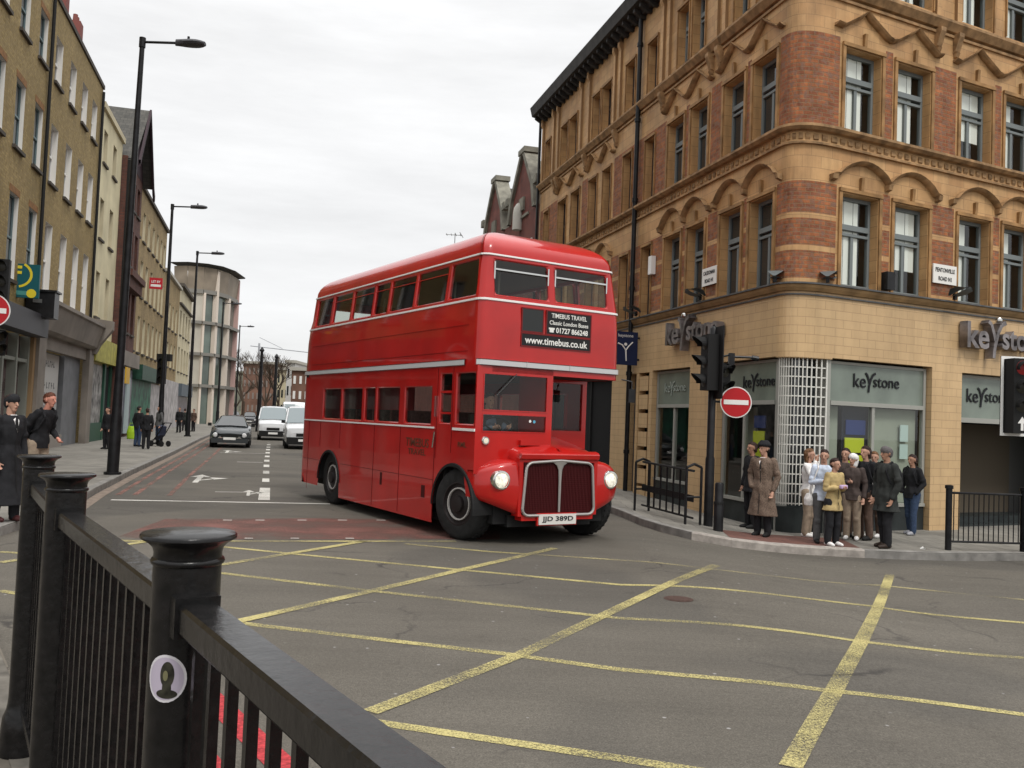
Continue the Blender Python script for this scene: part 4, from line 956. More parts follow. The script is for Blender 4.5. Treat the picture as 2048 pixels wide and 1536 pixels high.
for k in range(20):
    a, b = 2 * PI * k / 20, 2 * PI * (k + 1) / 20
    q = lambda t: (.55 + .22 * cos(t), .30 + .22 * sin(t) * .5, 1.62 + .22 * sin(t) * .45); mb.tube(q(a), q(b), .012, n=6, caps=False)
mb.tube((.55, .30, 1.62), (.55, .1, 1.2), .02, n=6); mb.build('steering_wheel', BLACKM, bus)
# interior walls, seats, rails
SEAT = mat('tartan_moquette', (.07, .035, .03), .9, nscale=20, namt=.5)
for i in range(8):
    y = .75 + i * .74
    for x0, x1 in ((.12, .98), (1.46, 2.32)):
        m = MB(); m.box(x0, x1, y, y + .07, 2.75, 3.36); m.box(x0, x1, y - .4, y, 2.72, 2.84); m.box(x0, x1, y, y + .07, 2.41, 2.75); m.build('upper_seat', SEAT, bus)
for i in range(6):
    y = 1.5 + i * .74
    for x0, x1 in ((.12, .98), (1.46, 2.32)):
        m = MB(); m.box(x0, x1, y, y + .07, 1.1, 1.78); m.box(x0, x1, y - .4, y, 1.08, 1.2); m.build('lower_seat', SEAT, bus)
mb = MB()
for y in (1.2, 2.6, 4.1, 5.5): mb.tube((1.0, y, 2.42), (1.0, y, 3.94), .016, n=6)
mb.build('grab_pole', mat('cream_pole', (.5, .48, .4), .4), bus)
mb = MB(); mb.box(.03, 2.41, .9, 6.9, .95, 1.0); mb.box(.03, 2.41, .88, .92, .3, 1.5); mb.build('lower_floor', BLACKM, bus)
mb = MB(); mb.box(.3, 2.14, -.05, 6.9, .28, .55); mb.box(.12, 2.2, 1.25, 4.7, .20, .3); mb.box(.5, 1.9, -.1, .2, .24, .4); mb.tube((.3, .56, .46), (2.14, .56, .46), .07, n=8); mb.build('chassis', BLACKM, bus)
# ---- bonnet, wings, radiator
def sst(t): return t * t * (3 - 2 * t)
mb = MB(); R = []
NY = 14
for j in range(NY + 1):
    f = j / NY; y = -.24 + f * 1.06; row = []
    zt = 1.275 + .20 * f ** .8; hw = .66 + .10 * f; cx = 1.22
    prof = [(-1, .75), (-1, zt - .14 - .02), (-.985, zt - .09), (-.94, zt - .045), (-.85, zt - .015), (-.5, zt + .015), (0, zt + .03), (.5, zt + .015), (.85, zt - .015), (.94, zt - .045), (.985, zt - .09), (1, zt - .16), (1, .75)]
    if j == 0: row = [(cx + a * hw * .985, y + .0, max(.75, z - .02)) for a, z in prof]
    else: row = [(cx + a * hw, y, z) for a, z in prof]
    R.append(row)
mb.grid(R); mb.face(R[0])
mb.grid([[(cx_, -.30 + dy, z) for cx_ in (.56, .62, .9, 1.22, 1.54, 1.82, 1.88)] for dy, z in ((.06, 1.15), (.0, 1.18), (-.01, 1.235), (.015, 1.265), (.08, 1.285))])
bo = mb.build('bonnet', RED, bus); merge(bo); bo.data.shade_smooth(); bo.data.set_sharp_from_angle(angle=rad(38))
m = MB(); m.box(1.205, 1.235, -.26, .8, 1.30, 1.315, xf=lambda v: Vector((v.x, v.y, v.z + .20 * ((v.y + .26) / 1.06) ** .8 if v.y > -.2 else v.z))); m.build('bonnet_hinge', RED, bo)
m = MB(); m.box(.70, 1.02, -.055, 0, 1.35, 1.42); m.build('vent_hood', RED, bus)
m = MB(); m.lathe([(.001, -.03), (.05, -.03), (.06, -.015), (.062, .0)], (.16, .0, 1.40), 18, axis='y'); o = m.build('side_lamp', CHROME, bus, smooth_=True); m = MB(); m.lathe([(.001, -.006), (.035, -.004), (.04, 0)], (.16, -.028, 1.40), 14, axis='y'); m.build('lens', mat('cream_lens', (.8, .75, .6), .2), o)
# the front: wings as bulging sheets
def front_sheet(x0, x1, sgn, name):
    """sgn 1 offside (x0=0 outer), -1 nearside"""
    mb = MB(); R = []; N = 18
    for i in range(N + 1):
        u = i / N; xo = u * .64; x = xo if sgn > 0 else BW - xo
        v = 1 - u; yf = .13 - .36 * max(0, (1 - v ** 3.2)) ** .55
        zb = .40 + .24 * (max(0, 1 - xo / .64)) ** 1.05
        zt = .98 + .17 * math.sin(min(1, xo / .5) * PI / 2) ** .8 
        col = []
        col.append((x, yf + .05, zb - .0)); col.append((x, yf, zb + .03))
        for k in range(1, 6): f = k / 6; col.append((x, yf - .035 * math.sin(f * PI), zb + .03 + (zt - .12 - zb) * f))
        for k in range(0, 7):
            a = k / 6 * PI / 2; col.append((x, yf + .14 - .14 * cos(a), zt - .10 + .10 * math.sin(a)))
        yb = .16 if sgn > 0 else .84
        for k in range(1, 4): f = k / 3; col.append((x, yf + .14 + (max(yb, yf + .15) - yf - .14) * f, zt + .03 * f * (1 if xo > .1 else 0)))
        R.append(col)
    mb.grid(R)
    mb.face(R[0])
    o = mb.build(name, RED, bus); merge(o); o.data.shade_smooth(); o.data.set_sharp_from_angle(angle=rad(55)); return o
front_sheet(0, .64, 1, 'front_wing'); front_sheet(0, .64, -1, 'front_wing')
mb = MB(); # nearside arch panel
for a, b in zip([.16 + .05 * i for i in range(20)], [.21 + .05 * i for i in range(20)]):
    mb.face([(2.44, a, arch(a)), (2.44, b, arch(b)), (2.44, b, 1.06), (2.44, a, 1.06)])
mb.build('nearside_wing_panel', RED, bus)
# centre panel with radiator
mb = MB(); GX0, GX1, GZ0, GZ1 = .62, 1.82, .42, 1.13; yg = -.285
mb.box(.56, GX0 - .0, -.265, -.1, .40, 1.18); mb.box(GX1, 1.88, -.265, -.1, .40, 1.18); mb.box(GX0, GX1, -.265, -.1, 1.13, 1.18); mb.box(GX0, GX1, -.265, -.1, .34, .42)
mb.build('radiator_panel', RED, bus)
mesh_m = mat('dark_red_mesh', (.055, .005, .006), .5)
mb = MB(); mb.box(GX0 + .02, GX1 - .02, -.25, -.2, GZ0, GZ1)
for k in range(46):
    x = GX0 + .03 + k * .0255; mb.box(x, x + .008, -.262, -.25, GZ0, GZ1)
for k in range(26):
    z = GZ0 + .01 + k * .027; mb.box(GX0 + .02, GX1 - .02, -.258, -.25, z, z + .007)
gr = mb.build('radiator_grille', mesh_m, bus)
SUR = mat('polished_surround', (.42, .40, .38), .38, .7)
mb = MB(); pts = []
for cx, cz, st_ in ((GX1 - .10, GZ0 + .08, -.5), (GX1 - .14, GZ1 - .10, 0), (GX0 + .14, GZ1 - .10, .5), (GX0 + .10, GZ0 + .08, 1)):
    for q in range(5): an = (st_ + q / 8) * PI; pts.append((cx + .10 * cos(an), -.285, cz + .09 * sin(an)))
# gentle arch on top
pts2 = []
for p in pts: pts2.append((p[0], p[1], p[2] + (.02 * (1 - ((p[0] - 1.22) / .6) ** 2) if p[2] > 1 else 0)))
ins_ = []
P2 = []
for a, b in zip(pts2, pts2[1:] + pts2[:1]):
    P2.append(a)
    if abs(a[0] - b[0]) > .5 and a[2] > 1: P2.append((1.22, -.285, a[2] + .03))
for a, b in zip(P2, P2[1:] + P2[:1]): mb.tube(a, b, .02, .02, 8)
R = []
for z, w in ((1.155, .16), (1.13, .12), (1.09, .06), (1.03, .032), (.9, .022), (.45, .016)): R.append([(1.22 - w, -.285, z), (1.22 - w * .5, -.30, z), (1.22 + w * .5, -.30, z), (1.22 + w, -.285, z)])
mb.grid(R); mb.build('surround', SUR, gr, smooth_=True)
for x in (.30, 2.14):
    mb = MB(); yb = -.225
    mb.lathe([(.137, .14), (.135, -.015), (.125, -.03), (.108, -.034), (.10, -.02)], (x, yb, .885), 28, axis='y', capb=False, capt=False); hl_ = mb.build('headlight', CHROME, bus, smooth_=True)
    mb = MB(); mb.lathe([(.001, -.042), (.05, -.038), (.09, -.026), (.103, -.016)], (x, yb, .885), 24, axis='y'); mb.build('lens', mat('lit_lens', (.7, .68, .58), .15, emit=((1, .93, .75), .32), nscale=25, namt=.5), hl_, smooth_=True)
mb = MB(); mb.box(.88, 1.50, -.31, -.29, .285, .425); pl = mb.build('number_plate', mat('plate_white', (.6, .58, .54), .4), bus)
mb = MB(); mb.box(.86, 1.52, -.29, -.26, .27, .44); mb.build('plate_backing', RED, pl)
text('JJD 389D', 'lettering', KEY, pl, (1.19, -.312, .355), (PI / 2, 0, 0), width=.52, height=.085, extrude=.002, bold=.02)
# destination display
DP = mat('display_black', (.015, .015, .016), .35)
for x0, x1, z0, z1, c in ((.68, 1.02, 2.94, 3.25, mat('blank_blind', (.03, .032, .032), .3)), (1.09, 1.86, 2.93, 3.25, DP), (.68, 1.86, 2.735, 2.90, DP)):
    m = MB(); m.box(x0, x1, -.008, .012, z0, z1); o = m.build('destination_display', c, bus)
    m = MB()
    for a in ((x0 - .015, x1 + .015, z0 - .015, z0), (x0 - .015, x1 + .015, z1, z1 + .015), (x0 - .015, x0, z0, z1), (x1, x1 + .015, z0, z1)): m.box(a[0], a[1], -.012, .01, a[2], a[3])
    m.build('display_frame', mat('dull_red_frame', (.16, .012, .012), .5), o)
LT = mat('white_lettering', (.72, .71, .67), .5)
text('TIMEBUS TRAVEL', 'display_lettering', LT, bus, (1.475, -.011, 3.195), (PI / 2, 0, 0), width=.62, height=.065, extrude=.002, bold=.008)
text('Classic London Buses', 'display_lettering', LT, bus, (1.475, -.011, 3.095), (PI / 2, 0, 0), width=.68, height=.060, extrude=.002, bold=.008)
text('01727 866248', 'display_lettering', LT, bus, (1.53, -.011, 2.99), (PI / 2, 0, 0), width=.56, height=.078, extrude=.002, bold=.02)
m = MB(); m.box(1.14, 1.21, -.012, -.008, 2.955, 2.995); m.box(1.125, 1.225, -.012, -.008, 2.995, 3.02); m.build('telephone_symbol', LT, bus)
text('www.timebus.co.uk', 'display_lettering', LT, bus, (1.27, -.011, 2.818), (PI / 2, 0, 0), width=1.08, height=.10, extrude=.002, bold=.015)
# wheels
def wheel(x, y, steer, side, name='wheel'):
    mb = MB(); s = -1 if side == 'L' else 1
    mb.lathe([(.30, .13), (.44, .135), (.485, .11), (.505, .07), (.508, 0), (.505, -.07), (.485, -.11), (.44, -.135), (.30, -.13), (.29, -.05), (.29, .05), (.30, .13)], (0, 0, 0), 40, axis='x', capb=False, capt=False)
    for k in range(36):
        a = 2 * PI * k / 36
        for dx_ in (-.05, .05): mb.box(dx_ - .02, dx_ + .02, -.016, .016, .502, .514, xf=lambda v, a=a: Vector((v.x, v.y * cos(a) - v.z * sin(a), v.y * sin(a) + v.z * cos(a))))
    o = mb.build(name, RUBBER, bus, (x, y, .50), steer, smooth_=True)
    mb = MB(); prof = [(.30, .10 * s), (.305, .13 * s), (.285, .135 * s), (.27, .10 * s), (.24, .05 * s), (.18, .04 * s), (.17, .10 * s), (.12, .12 * s), (.11, .16 * s), (.06, .17 * s), (.001, .17 * s)]
    mb.lathe(prof, n=32, axis='x'); 
    for k in range(8): a = 2 * PI * k / 8; c = (0.0, .205 * cos(a), .205 * sin(a)); mb.tube((.03 * s, c[1], c[2]), (.085 * s, c[1], c[2]), .018, n=6)
    rim = mb.build('rim', mat('dark_wheel_centre', (.02, .016, .016), .45), o, smooth_=True)
    mb = MB(); mb.lathe([(.205, .098 * s), (.208, .125 * s), (.226, .125 * s), (.23, .09 * s)], n=32, axis='x', capb=False, capt=False); mb.build('trim_ring', mat('worn_white_ring', (.42, .40, .38), .5), rim)
    return o
wheel(.20, .56, rad(14), 'L'); wheel(2.24, .56, rad(14), 'R'); wheel(.20, 5.42, 0, 'L'); wheel(2.24, 5.42, 0, 'R')
# mirror arms
mb = MB(); mb.path([(2.46, -.02, 2.36), (2.58, -.12, 2.33), (2.56, -.14, 2.2)], .012, 6); mb.box(2.50, 2.62, -.15, -.12, 2.02, 2.22); mb.build('mirror', BLACK, bus)
# ---- driver
# ================================================================ LEFT TERRACE
DL = Vector((sin(TH), cos(TH), 0)); NR = Vector((cos(TH), -sin(TH), 0)); RZL = PI / 2 - TH
def lw(u, d=0, z=0): p = PLb + DL * u + NR * d; return (p.x, p.y, z)
PF = lambda u, d, z: (u, -d, z)
YB = brick('yellow_stock_brick', (.36, .265, .105), (.27, .195, .078), (.25, .19, .11), .225, .075, .010, .32, .35, patch=(.20, .14, .05))
YB2 = brick('brown_stock_brick', (.38, .28, .13), (.29, .205, .095), (.2, .15, .09), .225, .075, .010, .3, .5)
DRB = brick('sooty_red_brick', (.14, .05, .035), (.09, .035, .028), (.08, .06, .05), .225, .075, .01, .35, .9)
CRM = mat('cream_render', (.56, .50, .33), .8, nscale=.8, namt=.15); CRM2 = mat('pale_cream_render', (.50, .44, .30), .8, nscale=.8, namt=.15)
WRV = mat('white_painted_reveal', (.66, .64, .60), .6); BLG = mat('blue_grey_frame', (.13, .18, .19), .5); GST = mat('grey_shop_stone', (.20, .175, .15), .7, nscale=1.2, namt=.2, bump=.2)
def facade(t, L, z0, z1, cols_, rows_, wm, rev, frame, w=.95, depth=.2, lintel=None, kind='sash', name='wall', d=0):
    hs = [(c, c + (w if not isinstance(w, dict) else w[c]), a, b) for c in cols_ for a, b in rows_]
    mb = MB(); P = lambda u, dd, z: (u, -dd - d, z)
    wall(mb, P, 0, L, z0, z1, hs, depth, lambda u, z: 0, 1)
    mb.face([P(0, 0, z0), P(0, -8, z0), P(0, -8, z1), P(0, 0, z1)], 0, [(0, 0), (8, 0), (8, z1), (0, z1)]); mb.face([P(L, 0, z0), P(L, -8, z0), P(L, -8, z1), P(L, 0, z1)], 0, [(0, 0), (8, 0), (8, z1), (0, z1)])
    mb.face([P(0, 0, z1), P(L, 0, z1), P(L, -8, z1), P(0, -8, z1)]); mb.face([P(0, -8, z0), P(L, -8, z0), P(L, -8, z1), P(0, -8, z1)])
    mb.build(name, [wm, rev], t)
    for h in hs:
        window(kind, h[1] - h[0], h[3] - h[2], t, (h[0], depth - .04 - d, h[2]), 0, frame)
    return hs
def sills(t, hs, m, d=0, ar=None):
    for h in hs:
        s = MB(); s.box(h[0] - .08, h[1] + .08, -.09 - d, .02 - d, h[2] - .1, h[2] - .005); s.build('sill', m, t)
    if ar:
        for h in hs: s = MB(); s.box(h[0] - .06, h[1] + .06, -.012 - d, .0 - d, h[3] + .002, h[3] + .2); s.build('lintel', ar, t)
SILL = mat('dark_sill', (.07, .06, .05), .8); SILW = mat('pale_sill', (.40, .38, .33), .8); LNT = mat('orange_rubbed_lintel', (.21, .105, .04), .8, nscale=8, namt=.3)  # plain dark base colour for sills and copings
A0 = -24
bA = thing('yellow_brick_building', 'tall yellow stock brick terrace with white sash windows above the near shops', 'building', lw(A0), RZL)
ca = [-21, -18.9, -16.8, -14.75, -12.7, -10.7, -8.65]; cb2 = [-6.6, -4.45, -2.4, -.5]
rws = [(5.15, 7.55), (8.85, 10.75), (12.15, 13.65)]
facade(bA, 1.45 - A0 - 8.8, 4.3, 14.85, [], [], YB, WRV, BLG) if 0 else None
hsA = [(c - A0, c - A0 + .92, a, b) for c in ca for a, b in rws]; hsB = [(c - A0, c - A0 + .95, a, b) for c in cb2 for a, b in rws]
mb = MB(); LA = 1.45 - A0
wall(mb, PF, 0, LA, 4.3, 14.7, hsA + hsB, .2, lambda u, z: 0, 1)
for x in (0, LA): mb.face([(x, 0, 0), (x, 9, 0), (x, 9, 14.7), (x, 0, 14.7)], 0, [(0, 0), (9, 0), (9, 14.7), (0, 14.7)])
mb.face([(0, 0, 14.7), (LA, 0, 14.7), (LA, 9, 14.7), (0, 9, 14.7)]); mb.build('wall', [YB, WRV], bA)
mb = MB(); mb.box(0, LA + .03, -.06, .3, 14.702, 14.86); mb.build('coping', SILL, bA)
for h in hsA: window('sash', h[1] - h[0], h[3] - h[2], bA, (h[0], .13, h[2]), 0, BLG)
for h in hsB: window('sash', h[1] - h[0], h[3] - h[2], bA, (h[0], .16, h[2]), 0, WHITEP, pane_mat=[None, mat('net_curtain_glass', (.22, .22, .21), .2, nscale=3, namt=.2)][int(h[0] * 3 + h[2]) % 2], var=int(h[0] * 3 + h[2]) % 2)
sills(bA, hsA, SILL, 0, LNT); sills(bA, hsB, SILL)
for u in (-7.45, 1.15):
    mb = MB(); mb.tube((u - A0, -.08, 4.9), (u - A0, -.08, 14.5), .055, n=8); mb.build('drainpipe', BLACKM, bA, smooth_=True)
for i, u in enumerate((-11.5, -8.6, -5.7, -3.4)):
    mb = MB(); mb.box(u - A0, u - A0 + .5, .0, .5, 14.87, 15.5)
    for k in (0, .25): mb.lathe([(.09, 15.5), (.08, 15.75)], (u - A0 + .12 + k, .2, 0), 10)
    mb.build('chimney', mat('red_chimney_pot', (.20, .07, .06), .8), bA)
# ground floor of A
GA = thing('grey_shopfront', 'grey stone shopfront with deep sloping cornice and white poster in its window', 'shopfront', lw(A0), RZL)
def ub(mb, u0, u1, d0, d1, z0, z1, mi=0): mb.box(u0 - A0, u1 - A0, -d1, -d0, z0, z1, mi)
mb = MB(); ub(mb, -7.5, -6.6, 0.0, .25, 0, 3.9); ub(mb, .55, 1.4, 0, .25, 0, 3.9); ub(mb, -6.6, .55, -.1, .12, 3.45, 3.9); mb.build('pilasters', GST, GA)
mb = MB(); R = [[(u - A0, -d, z) for d, z in ((0, 3.9), (.3, 3.9), (.42, 4.0), (.62, 4.75), (.7, 4.8), (.7, 4.92), (0, 5.05))] for u in (-7.6, 1.0)]
mb.grid(R); mb.face(R[0]); mb.face(R[1]); mb.build('cornice', GST, GA)
mb = MB(); R = [[(u - A0, -d, z) for d, z in ((0, 3.7), (.35, 3.75), (.5, 4.1), (.95, 4.75), (.95, 5.1), (0, 5.2))] for u in (1.002, 1.42)]
mb.grid(R); mb.face(R[0]); mb.face(R[1]); mb.build('corbel_bracket', GST, GA)
mb = MB(); ub(mb, -6.6, .55, -.5, -.3, 0, 3.45); mb.build('window_panel', mat('dull_shop_glass', (.10, .10, .10), .3, nscale=.8, namt=.4), GA)
mb = MB(); ub(mb, -2.2, .55, -.3, -.1, .0, 3.45); mb.build('grey_shutter', mat('grey_shutter_paint', (.15, .155, .165), .5, nscale=2, namt=.2), GA)
mb = MB(); ub(mb, -6.6, -5.5, -.3, -.1, .6, 3.45); mb.build('side_panel', mat('mauve_panel', (.17, .14, .15), .6), GA)
mb = MB(); ub(mb, -6.6, -2.2, -.3, -.05, 0, .55); mb.build('stallriser', mat('pale_stallriser', (.28, .25, .22), .7), GA)
mb = MB(); ub(mb, -5.2, -2.3, -.29, -.26, .62, 3.4); po = mb.build('poster', mat('poster_white', (.50, .49, .47), .7), GA)
GT = mat('grey_poster_text', (.16, .16, .16), .7)
for s_, z, w_ in (('FLAT', 2.95, 1.3), ('TO LET', 2.35, 1.9), ('QUIET', 1.95, 1.7), ('BUSY', 1.6, 1.5)):
    pass
for z, w_ in ((3.05, 1.7), (2.3, 2.1), (1.95, 1.7), (1.5, 1.5)):   # four unreadable lines of large capitals
    for k in range(6):
        x = -3.75 - w_ / 2 + w_ * (k + .5) / 6 - A0; s = MB(); q = .1
        s.box(x - q, x - q + .05, .250, .257, z - .11, z + .11); s.box(x - q + .05, x + q * .6, .250, .257, z + .06 - .08 * (k % 3), z + .11 - .08 * (k % 3)); s.build('lettering', GT, po)
mb = MB(); mb.box(-4.0 - A0, -3.4 - A0, .25, .258, .75, 1.3); mb.build('picture', mat('poster_picture', (.10, .03, .04), .7), po)
GB = thing('dark_fascia_shop', 'shop with dark fascia board and pinkish window at the left edge', 'shopfront', lw(A0), RZL)
mb = MB(); ub(mb, -24, -7.62, 0, .5, 3.7, 4.35); mb.build('fascia', mat('charcoal_fascia', (.05, .05, .055), .5), GB)
mb = MB(); ub(mb, -24, -7.62, -.3, -.2, 0, 3.7); mb.build('shop_window', mat('pinkish_shop_glass', (.12, .085, .085), .25, nscale=1.3, namt=.5), GB)
mb = MB()
for u in (-21, -18, -15, -12.3, -10.6, -9.2, -7.9): ub(mb, u, u + .14, -.2, .05, 0, 3.7)
ub(mb, -24, -7.62, -.2, .02, 2.9, 3.0); ub(mb, -24, -7.62, -.2, .04, 0, .5); mb.build('window_frame', mat('green_grey_shop_frame', (.22, .23, .20), .6), GB)
mb = MB(); ub(mb, -7.75, -7.5, -.2, .15, 0, 4.3); mb.build('orange_pier', mat('tan_pier', (.26, .17, .09), .7), GB)
# B cream
bB = thing('cream_rendered_building', 'narrow cream rendered building between yellow and sooty brick fronts', 'building', lw(1.5), RZL)
hs = facade(bB, 5.3, 0, 14.0, [.7, 3.0], [(5.4, 7.3), (8.7, 10.4), (11.9, 13.3)], CRM, CRM2, WHITEP, w=.9, depth=.22); sills(bB, hs, SILL)
mb = MB(); mb.box(0, 5.32, -.12, .3, 14.0, 14.25); mb.build('cornice', CRM2, bB)
mb = MB(); mb.box(.0, 5.3, -.3, -.002, 3.5, 4.5); mb.build('shop_fascia', mat('yellow_green_fascia', (.33, .30, .06), .6, nscale=3, namt=.3), bB)
mb = MB(); mb.box(.3, 3.3, -.03, -.002, .9, 3.4); mb.build('shop_window', mat('postered_glass', (.22, .21, .2), .5, nscale=2.5, namt=.9), bB)
for x0, x1 in ((.0, .25), (3.35, 3.7), (4.9, 5.3)): mb = MB(); mb.box(x0, x1, -.12, -.002, 0, 3.5); mb.build('shop_post', mat('dark_green_paint', (.02, .07, .045), .5), bB)
mb = MB(); mb.box(.25, 3.35, -.1, -.002, .0, .9); mb.build('stallriser', mat('dark_green_paint', ()), bB)
mb = MB(); mb.box(3.7, 4.9, -.04, -.002, 0, 3.4); mb.build('shop_door', DARK, bB)
mb = MB(); mb.box(4.1, 5.2, -.9, -.84, 2.7, 3.45); mb.build('yellow_hanging_board', mat('amber_sign', (.55, .33, .03), .5), bB)
# C sooty brick with slate gable roof
bC = thing('sooty_brick_building', 'dark sooty red brick building with steep slate roof and ornate upper bay', 'building', lw(6.85), RZL)
hs = facade(bC, 5.1, 0, 13.5, [.6, 2.1, 3.6], [(5.3, 7.4), (8.6, 10.4), (11.4, 12.8)], DRB, DRB, WHITEP, w=.95, depth=.25, d=.25); sills(bC, hs, SILL, .25)
mb = MB(); mb.box(.02, .32, -.42, -.26, 0, 13.4); mb.build('dark_pier', BLACKM, bC)
mb = MB(); R = [[(x, y, z) for x in (0.0, 2.4)] for y, z in ((0, 0), (0, 0))]
ridge = 16.6
sl_ = [[(0.0, -.55, 13.3), (0.0, 6, 13.3)], [(2.7, -.75, ridge), (2.7, 6, ridge)], [(5.3, -.75, 13.2), (5.3, 6, 13.2)]]
mb.grid(sl_, 0, uvf=lambda a, b: (b * 6.7, a * 4)); mb.build('slate_roof', SLATE, bC)
mb = MB(); mb.face([(0.1, -.27, 13.4), (5.2, -.27, 13.4), (2.7, -.27, ridge - .1)]); mb.build('gable', mat('dark_gable_timber', (.035, .02, .025), .7), bC)
mb = MB()
for a, b in (((0, 13.3), (2.7, ridge)), ((2.7, ridge), (5.3, 13.2)), ((5.3, 13.2), (5.75, 12.9))):
    mb.grid([[(a[0], -.82, a[1] + .06), (a[0], -.72, a[1] + .06), (a[0], -.72, a[1] - .25), (a[0], -.82, a[1] - .25)], [(b[0], -.82, b[1] + .06), (b[0], -.72, b[1] + .06), (b[0], -.72, b[1] - .25), (b[0], -.82, b[1] - .25)]], closed=True)
mb.build('bargeboard', mat('dark_gable_timber', ()), bC)
mb = MB(); mb.box(.3, 4.9, -.7, -.26, 7.9, 8.2); mb.box(.3, 4.9, -.55, -.26, 7.4, 7.9); mb.build('ornate_ledge', DRB, bC)
mb = MB(); mb.box(.0, 5.1, -.6, -.26, 3.6, 4.3); mb.build('shop_fascia', GST, bC); mb = MB(); mb.box(.4, 4.8, -.32, -.26, .3, 3.5); mb.build('shop_window', mat('busy_shop_glass', (.08, .07, .1), .3, nscale=2.2, namt=.9), bC)
mb = MB(); mb.box(2.6, 3.6, -.42, -.33, .3, 3.1); mb.build('pale_door_frame', mat('pale_blue_frame', (.35, .42, .42), .6), bC)
# D
bD = thing('brown_brick_terrace', 'long yellow brown brick terrace over green shopfronts beyond the sooty building', 'building', lw(12.0), RZL)
cs = [.7, 2.8, 4.9, 7.0, 9.0, 11.0, 12.8]
hs = facade(bD, 14.3, 0, 13.55, cs, [(4.7, 6.7), (7.8, 9.8), (10.9, 12.5)], YB2, CRM2, WHITEP, w=.95, depth=.18); sills(bD, hs, SILL)
mb = MB(); mb.box(0, 14.3, -.15, .3, 13.55, 13.75); mb.build('coping', SILL, bD)
mb = MB(); mb.box(.5, 8.5, -.7, -.002, 3.1, 3.9); mb.build('shop_fascia', mat('dark_green_fascia', (.02, .06, .04), .5, nscale=3, namt=.4), bD); mb = MB(); mb.box(.5, 8.5, -.2, -.002, .0, 3.1); mb.build('green_shopfront', mat('green_shop_paint', (.02, .11, .065), .5, nscale=2, namt=.8), bD)
mb = MB(); mb.box(8.8, 14.1, -.4, -.002, 3.2, 3.9); mb.build('shop_fascia', GST, bD); mb = MB(); mb.box(9, 13.8, -.1, -.002, .1, 3.1); mb.build('pale_shop_window', mat('pale_shop_glass', (.35, .33, .33), .4, nscale=2, namt=.5), bD)
# E, F
bE = thing('low_yellow_brick_building', 'three storey yellow brick building before the white one', 'building', lw(26.4), RZL)
hs = facade(bE, 10.6, 0, 11.0, [1, 3.4, 5.8, 8.2], [(4.6, 6.4), (7.4, 9.2)], YB2, CRM2, WHITEP, w=1.0, depth=.18); sills(bE, hs, SILL)
mb = MB(); mb.box(0, 10.6, -.2, .3, 11, 11.2); mb.build('cornice', SILW, bE); mb = MB(); mb.box(.3, 10.3, -.3, -.002, 0.1, 3.6); mb.build('shopfront', mat('pale_shop_glass', ()), bE)
bF = thing('white_stucco_building', 'white stucco building with dark cornice in front of the glazed block', 'building', lw(37.1), RZL)
hs = facade(bF, 11, 0, 11.4, [1, 3.6, 6.2, 8.8], [(4.6, 6.6), (7.6, 9.6)], CRM2, CRM2, mat('dark_window_frame', ()), w=1.2, depth=.2); sills(bF, hs, SILL)
mb = MB(); mb.box(0, 11, -.3, .3, 11.4, 11.65); mb.box(0, 11, -.2, .0, 9.95, 10.1); mb.build('cornice', SILL, bF); mb = MB(); mb.box(.3, 10.7, -.5, -.002, 2.6, 3.6); mb.build('shop_fascia', mat('blue_grey_fascia', (.09, .11, .13), .5), bF)
mb = MB(); mb.box(.3, 10.7, -.1, -.002, 0, 2.6); mb.build('shopfront', mat('busy_shop_glass', ()), bF)
# glazed curved building
pts = [atdepth(335, 800, 86), atdepth(362, 800, 85.5), atdepth(395, 800, 86), atdepth(420, 800, 87), atdepth(445, 800, 89.5), atdepth(466, 800, 94)]
bG = thing('glazed_corner_building', 'modern curved glazed building with pale columns and thin overhanging dark roof', 'building', (pts[2].x, pts[2].y, 0))
O = Vector((pts[2].x, pts[2].y, 0)); pl_ = [Vector((p.x, p.y, 0)) - O for p in pts]
def PG(i, t, d, z):
    a, b = pl_[i], pl_[i + 1]; q = a.lerp(b, t); tt = (b - a).normalized(); n = Vector((tt.y, -tt.x, 0)); q = q + n * d; return (q.x, q.y, z)
GGL = mat('green_tinted_glazing', (.10, .13, .11), .12, nscale=.4, namt=.5, spec=.8); COLM = mat('pale_pink_column', (.62, .54, .46), .6); BND = mat('grey_floor_band', (.20, .19, .17), .6)
n_ = len(pl_) - 1; mb = MB()
for i in (0, 1): mb.face([PG(i, 0, -.1, 0), PG(i, 1, -.1, 0), PG(i, 1, -.1, 13.3), PG(i, 0, -.1, 13.3)])
mb.build('plain_wall', mat('off_white_cladding', (.45, .42, .36), .6, nscale=.5, namt=.15), bG)
mb = MB()
for i in (2, 3, 4): mb.face([PG(i, 0, -.3, 0), PG(i, 1, -.3, 0), PG(i, 1, -.3, 13.3), PG(i, 0, -.3, 13.3)])
bk = pl_[-1] + Vector((-8, 14, 0)); bk0 = pl_[0] + Vector((-3, 14, 0)); mb.face([PG(n_ - 1, 1, -.3, 0), (bk.x, bk.y, 0), (bk.x, bk.y, 13.3), PG(n_ - 1, 1, -.3, 13.3)]); mb.build('glazed_wall', GGL, bG)
for z0, z1, d in ((3.7, 4.0, .25), (6.8, 7.1, .25), (9.9, 10.2, .25), (12.9, 13.3, .1)):
    mb = MB()
    for i in range(n_): mb.grid([[PG(i, t, dd, z) for dd, z in ((-.3, z0), (d, z0), (d, z1), (-.3, z1))] for t in (0, 1)])
    mb.build('floor_band', BND, bG)
mb = MB()
for i in range(n_): mb.face([PG(i, 0, -.1, 13.3), PG(i, 1, -.1, 13.3), PG(i, 1, .1, 15.5), PG(i, 0, .1, 15.5)])
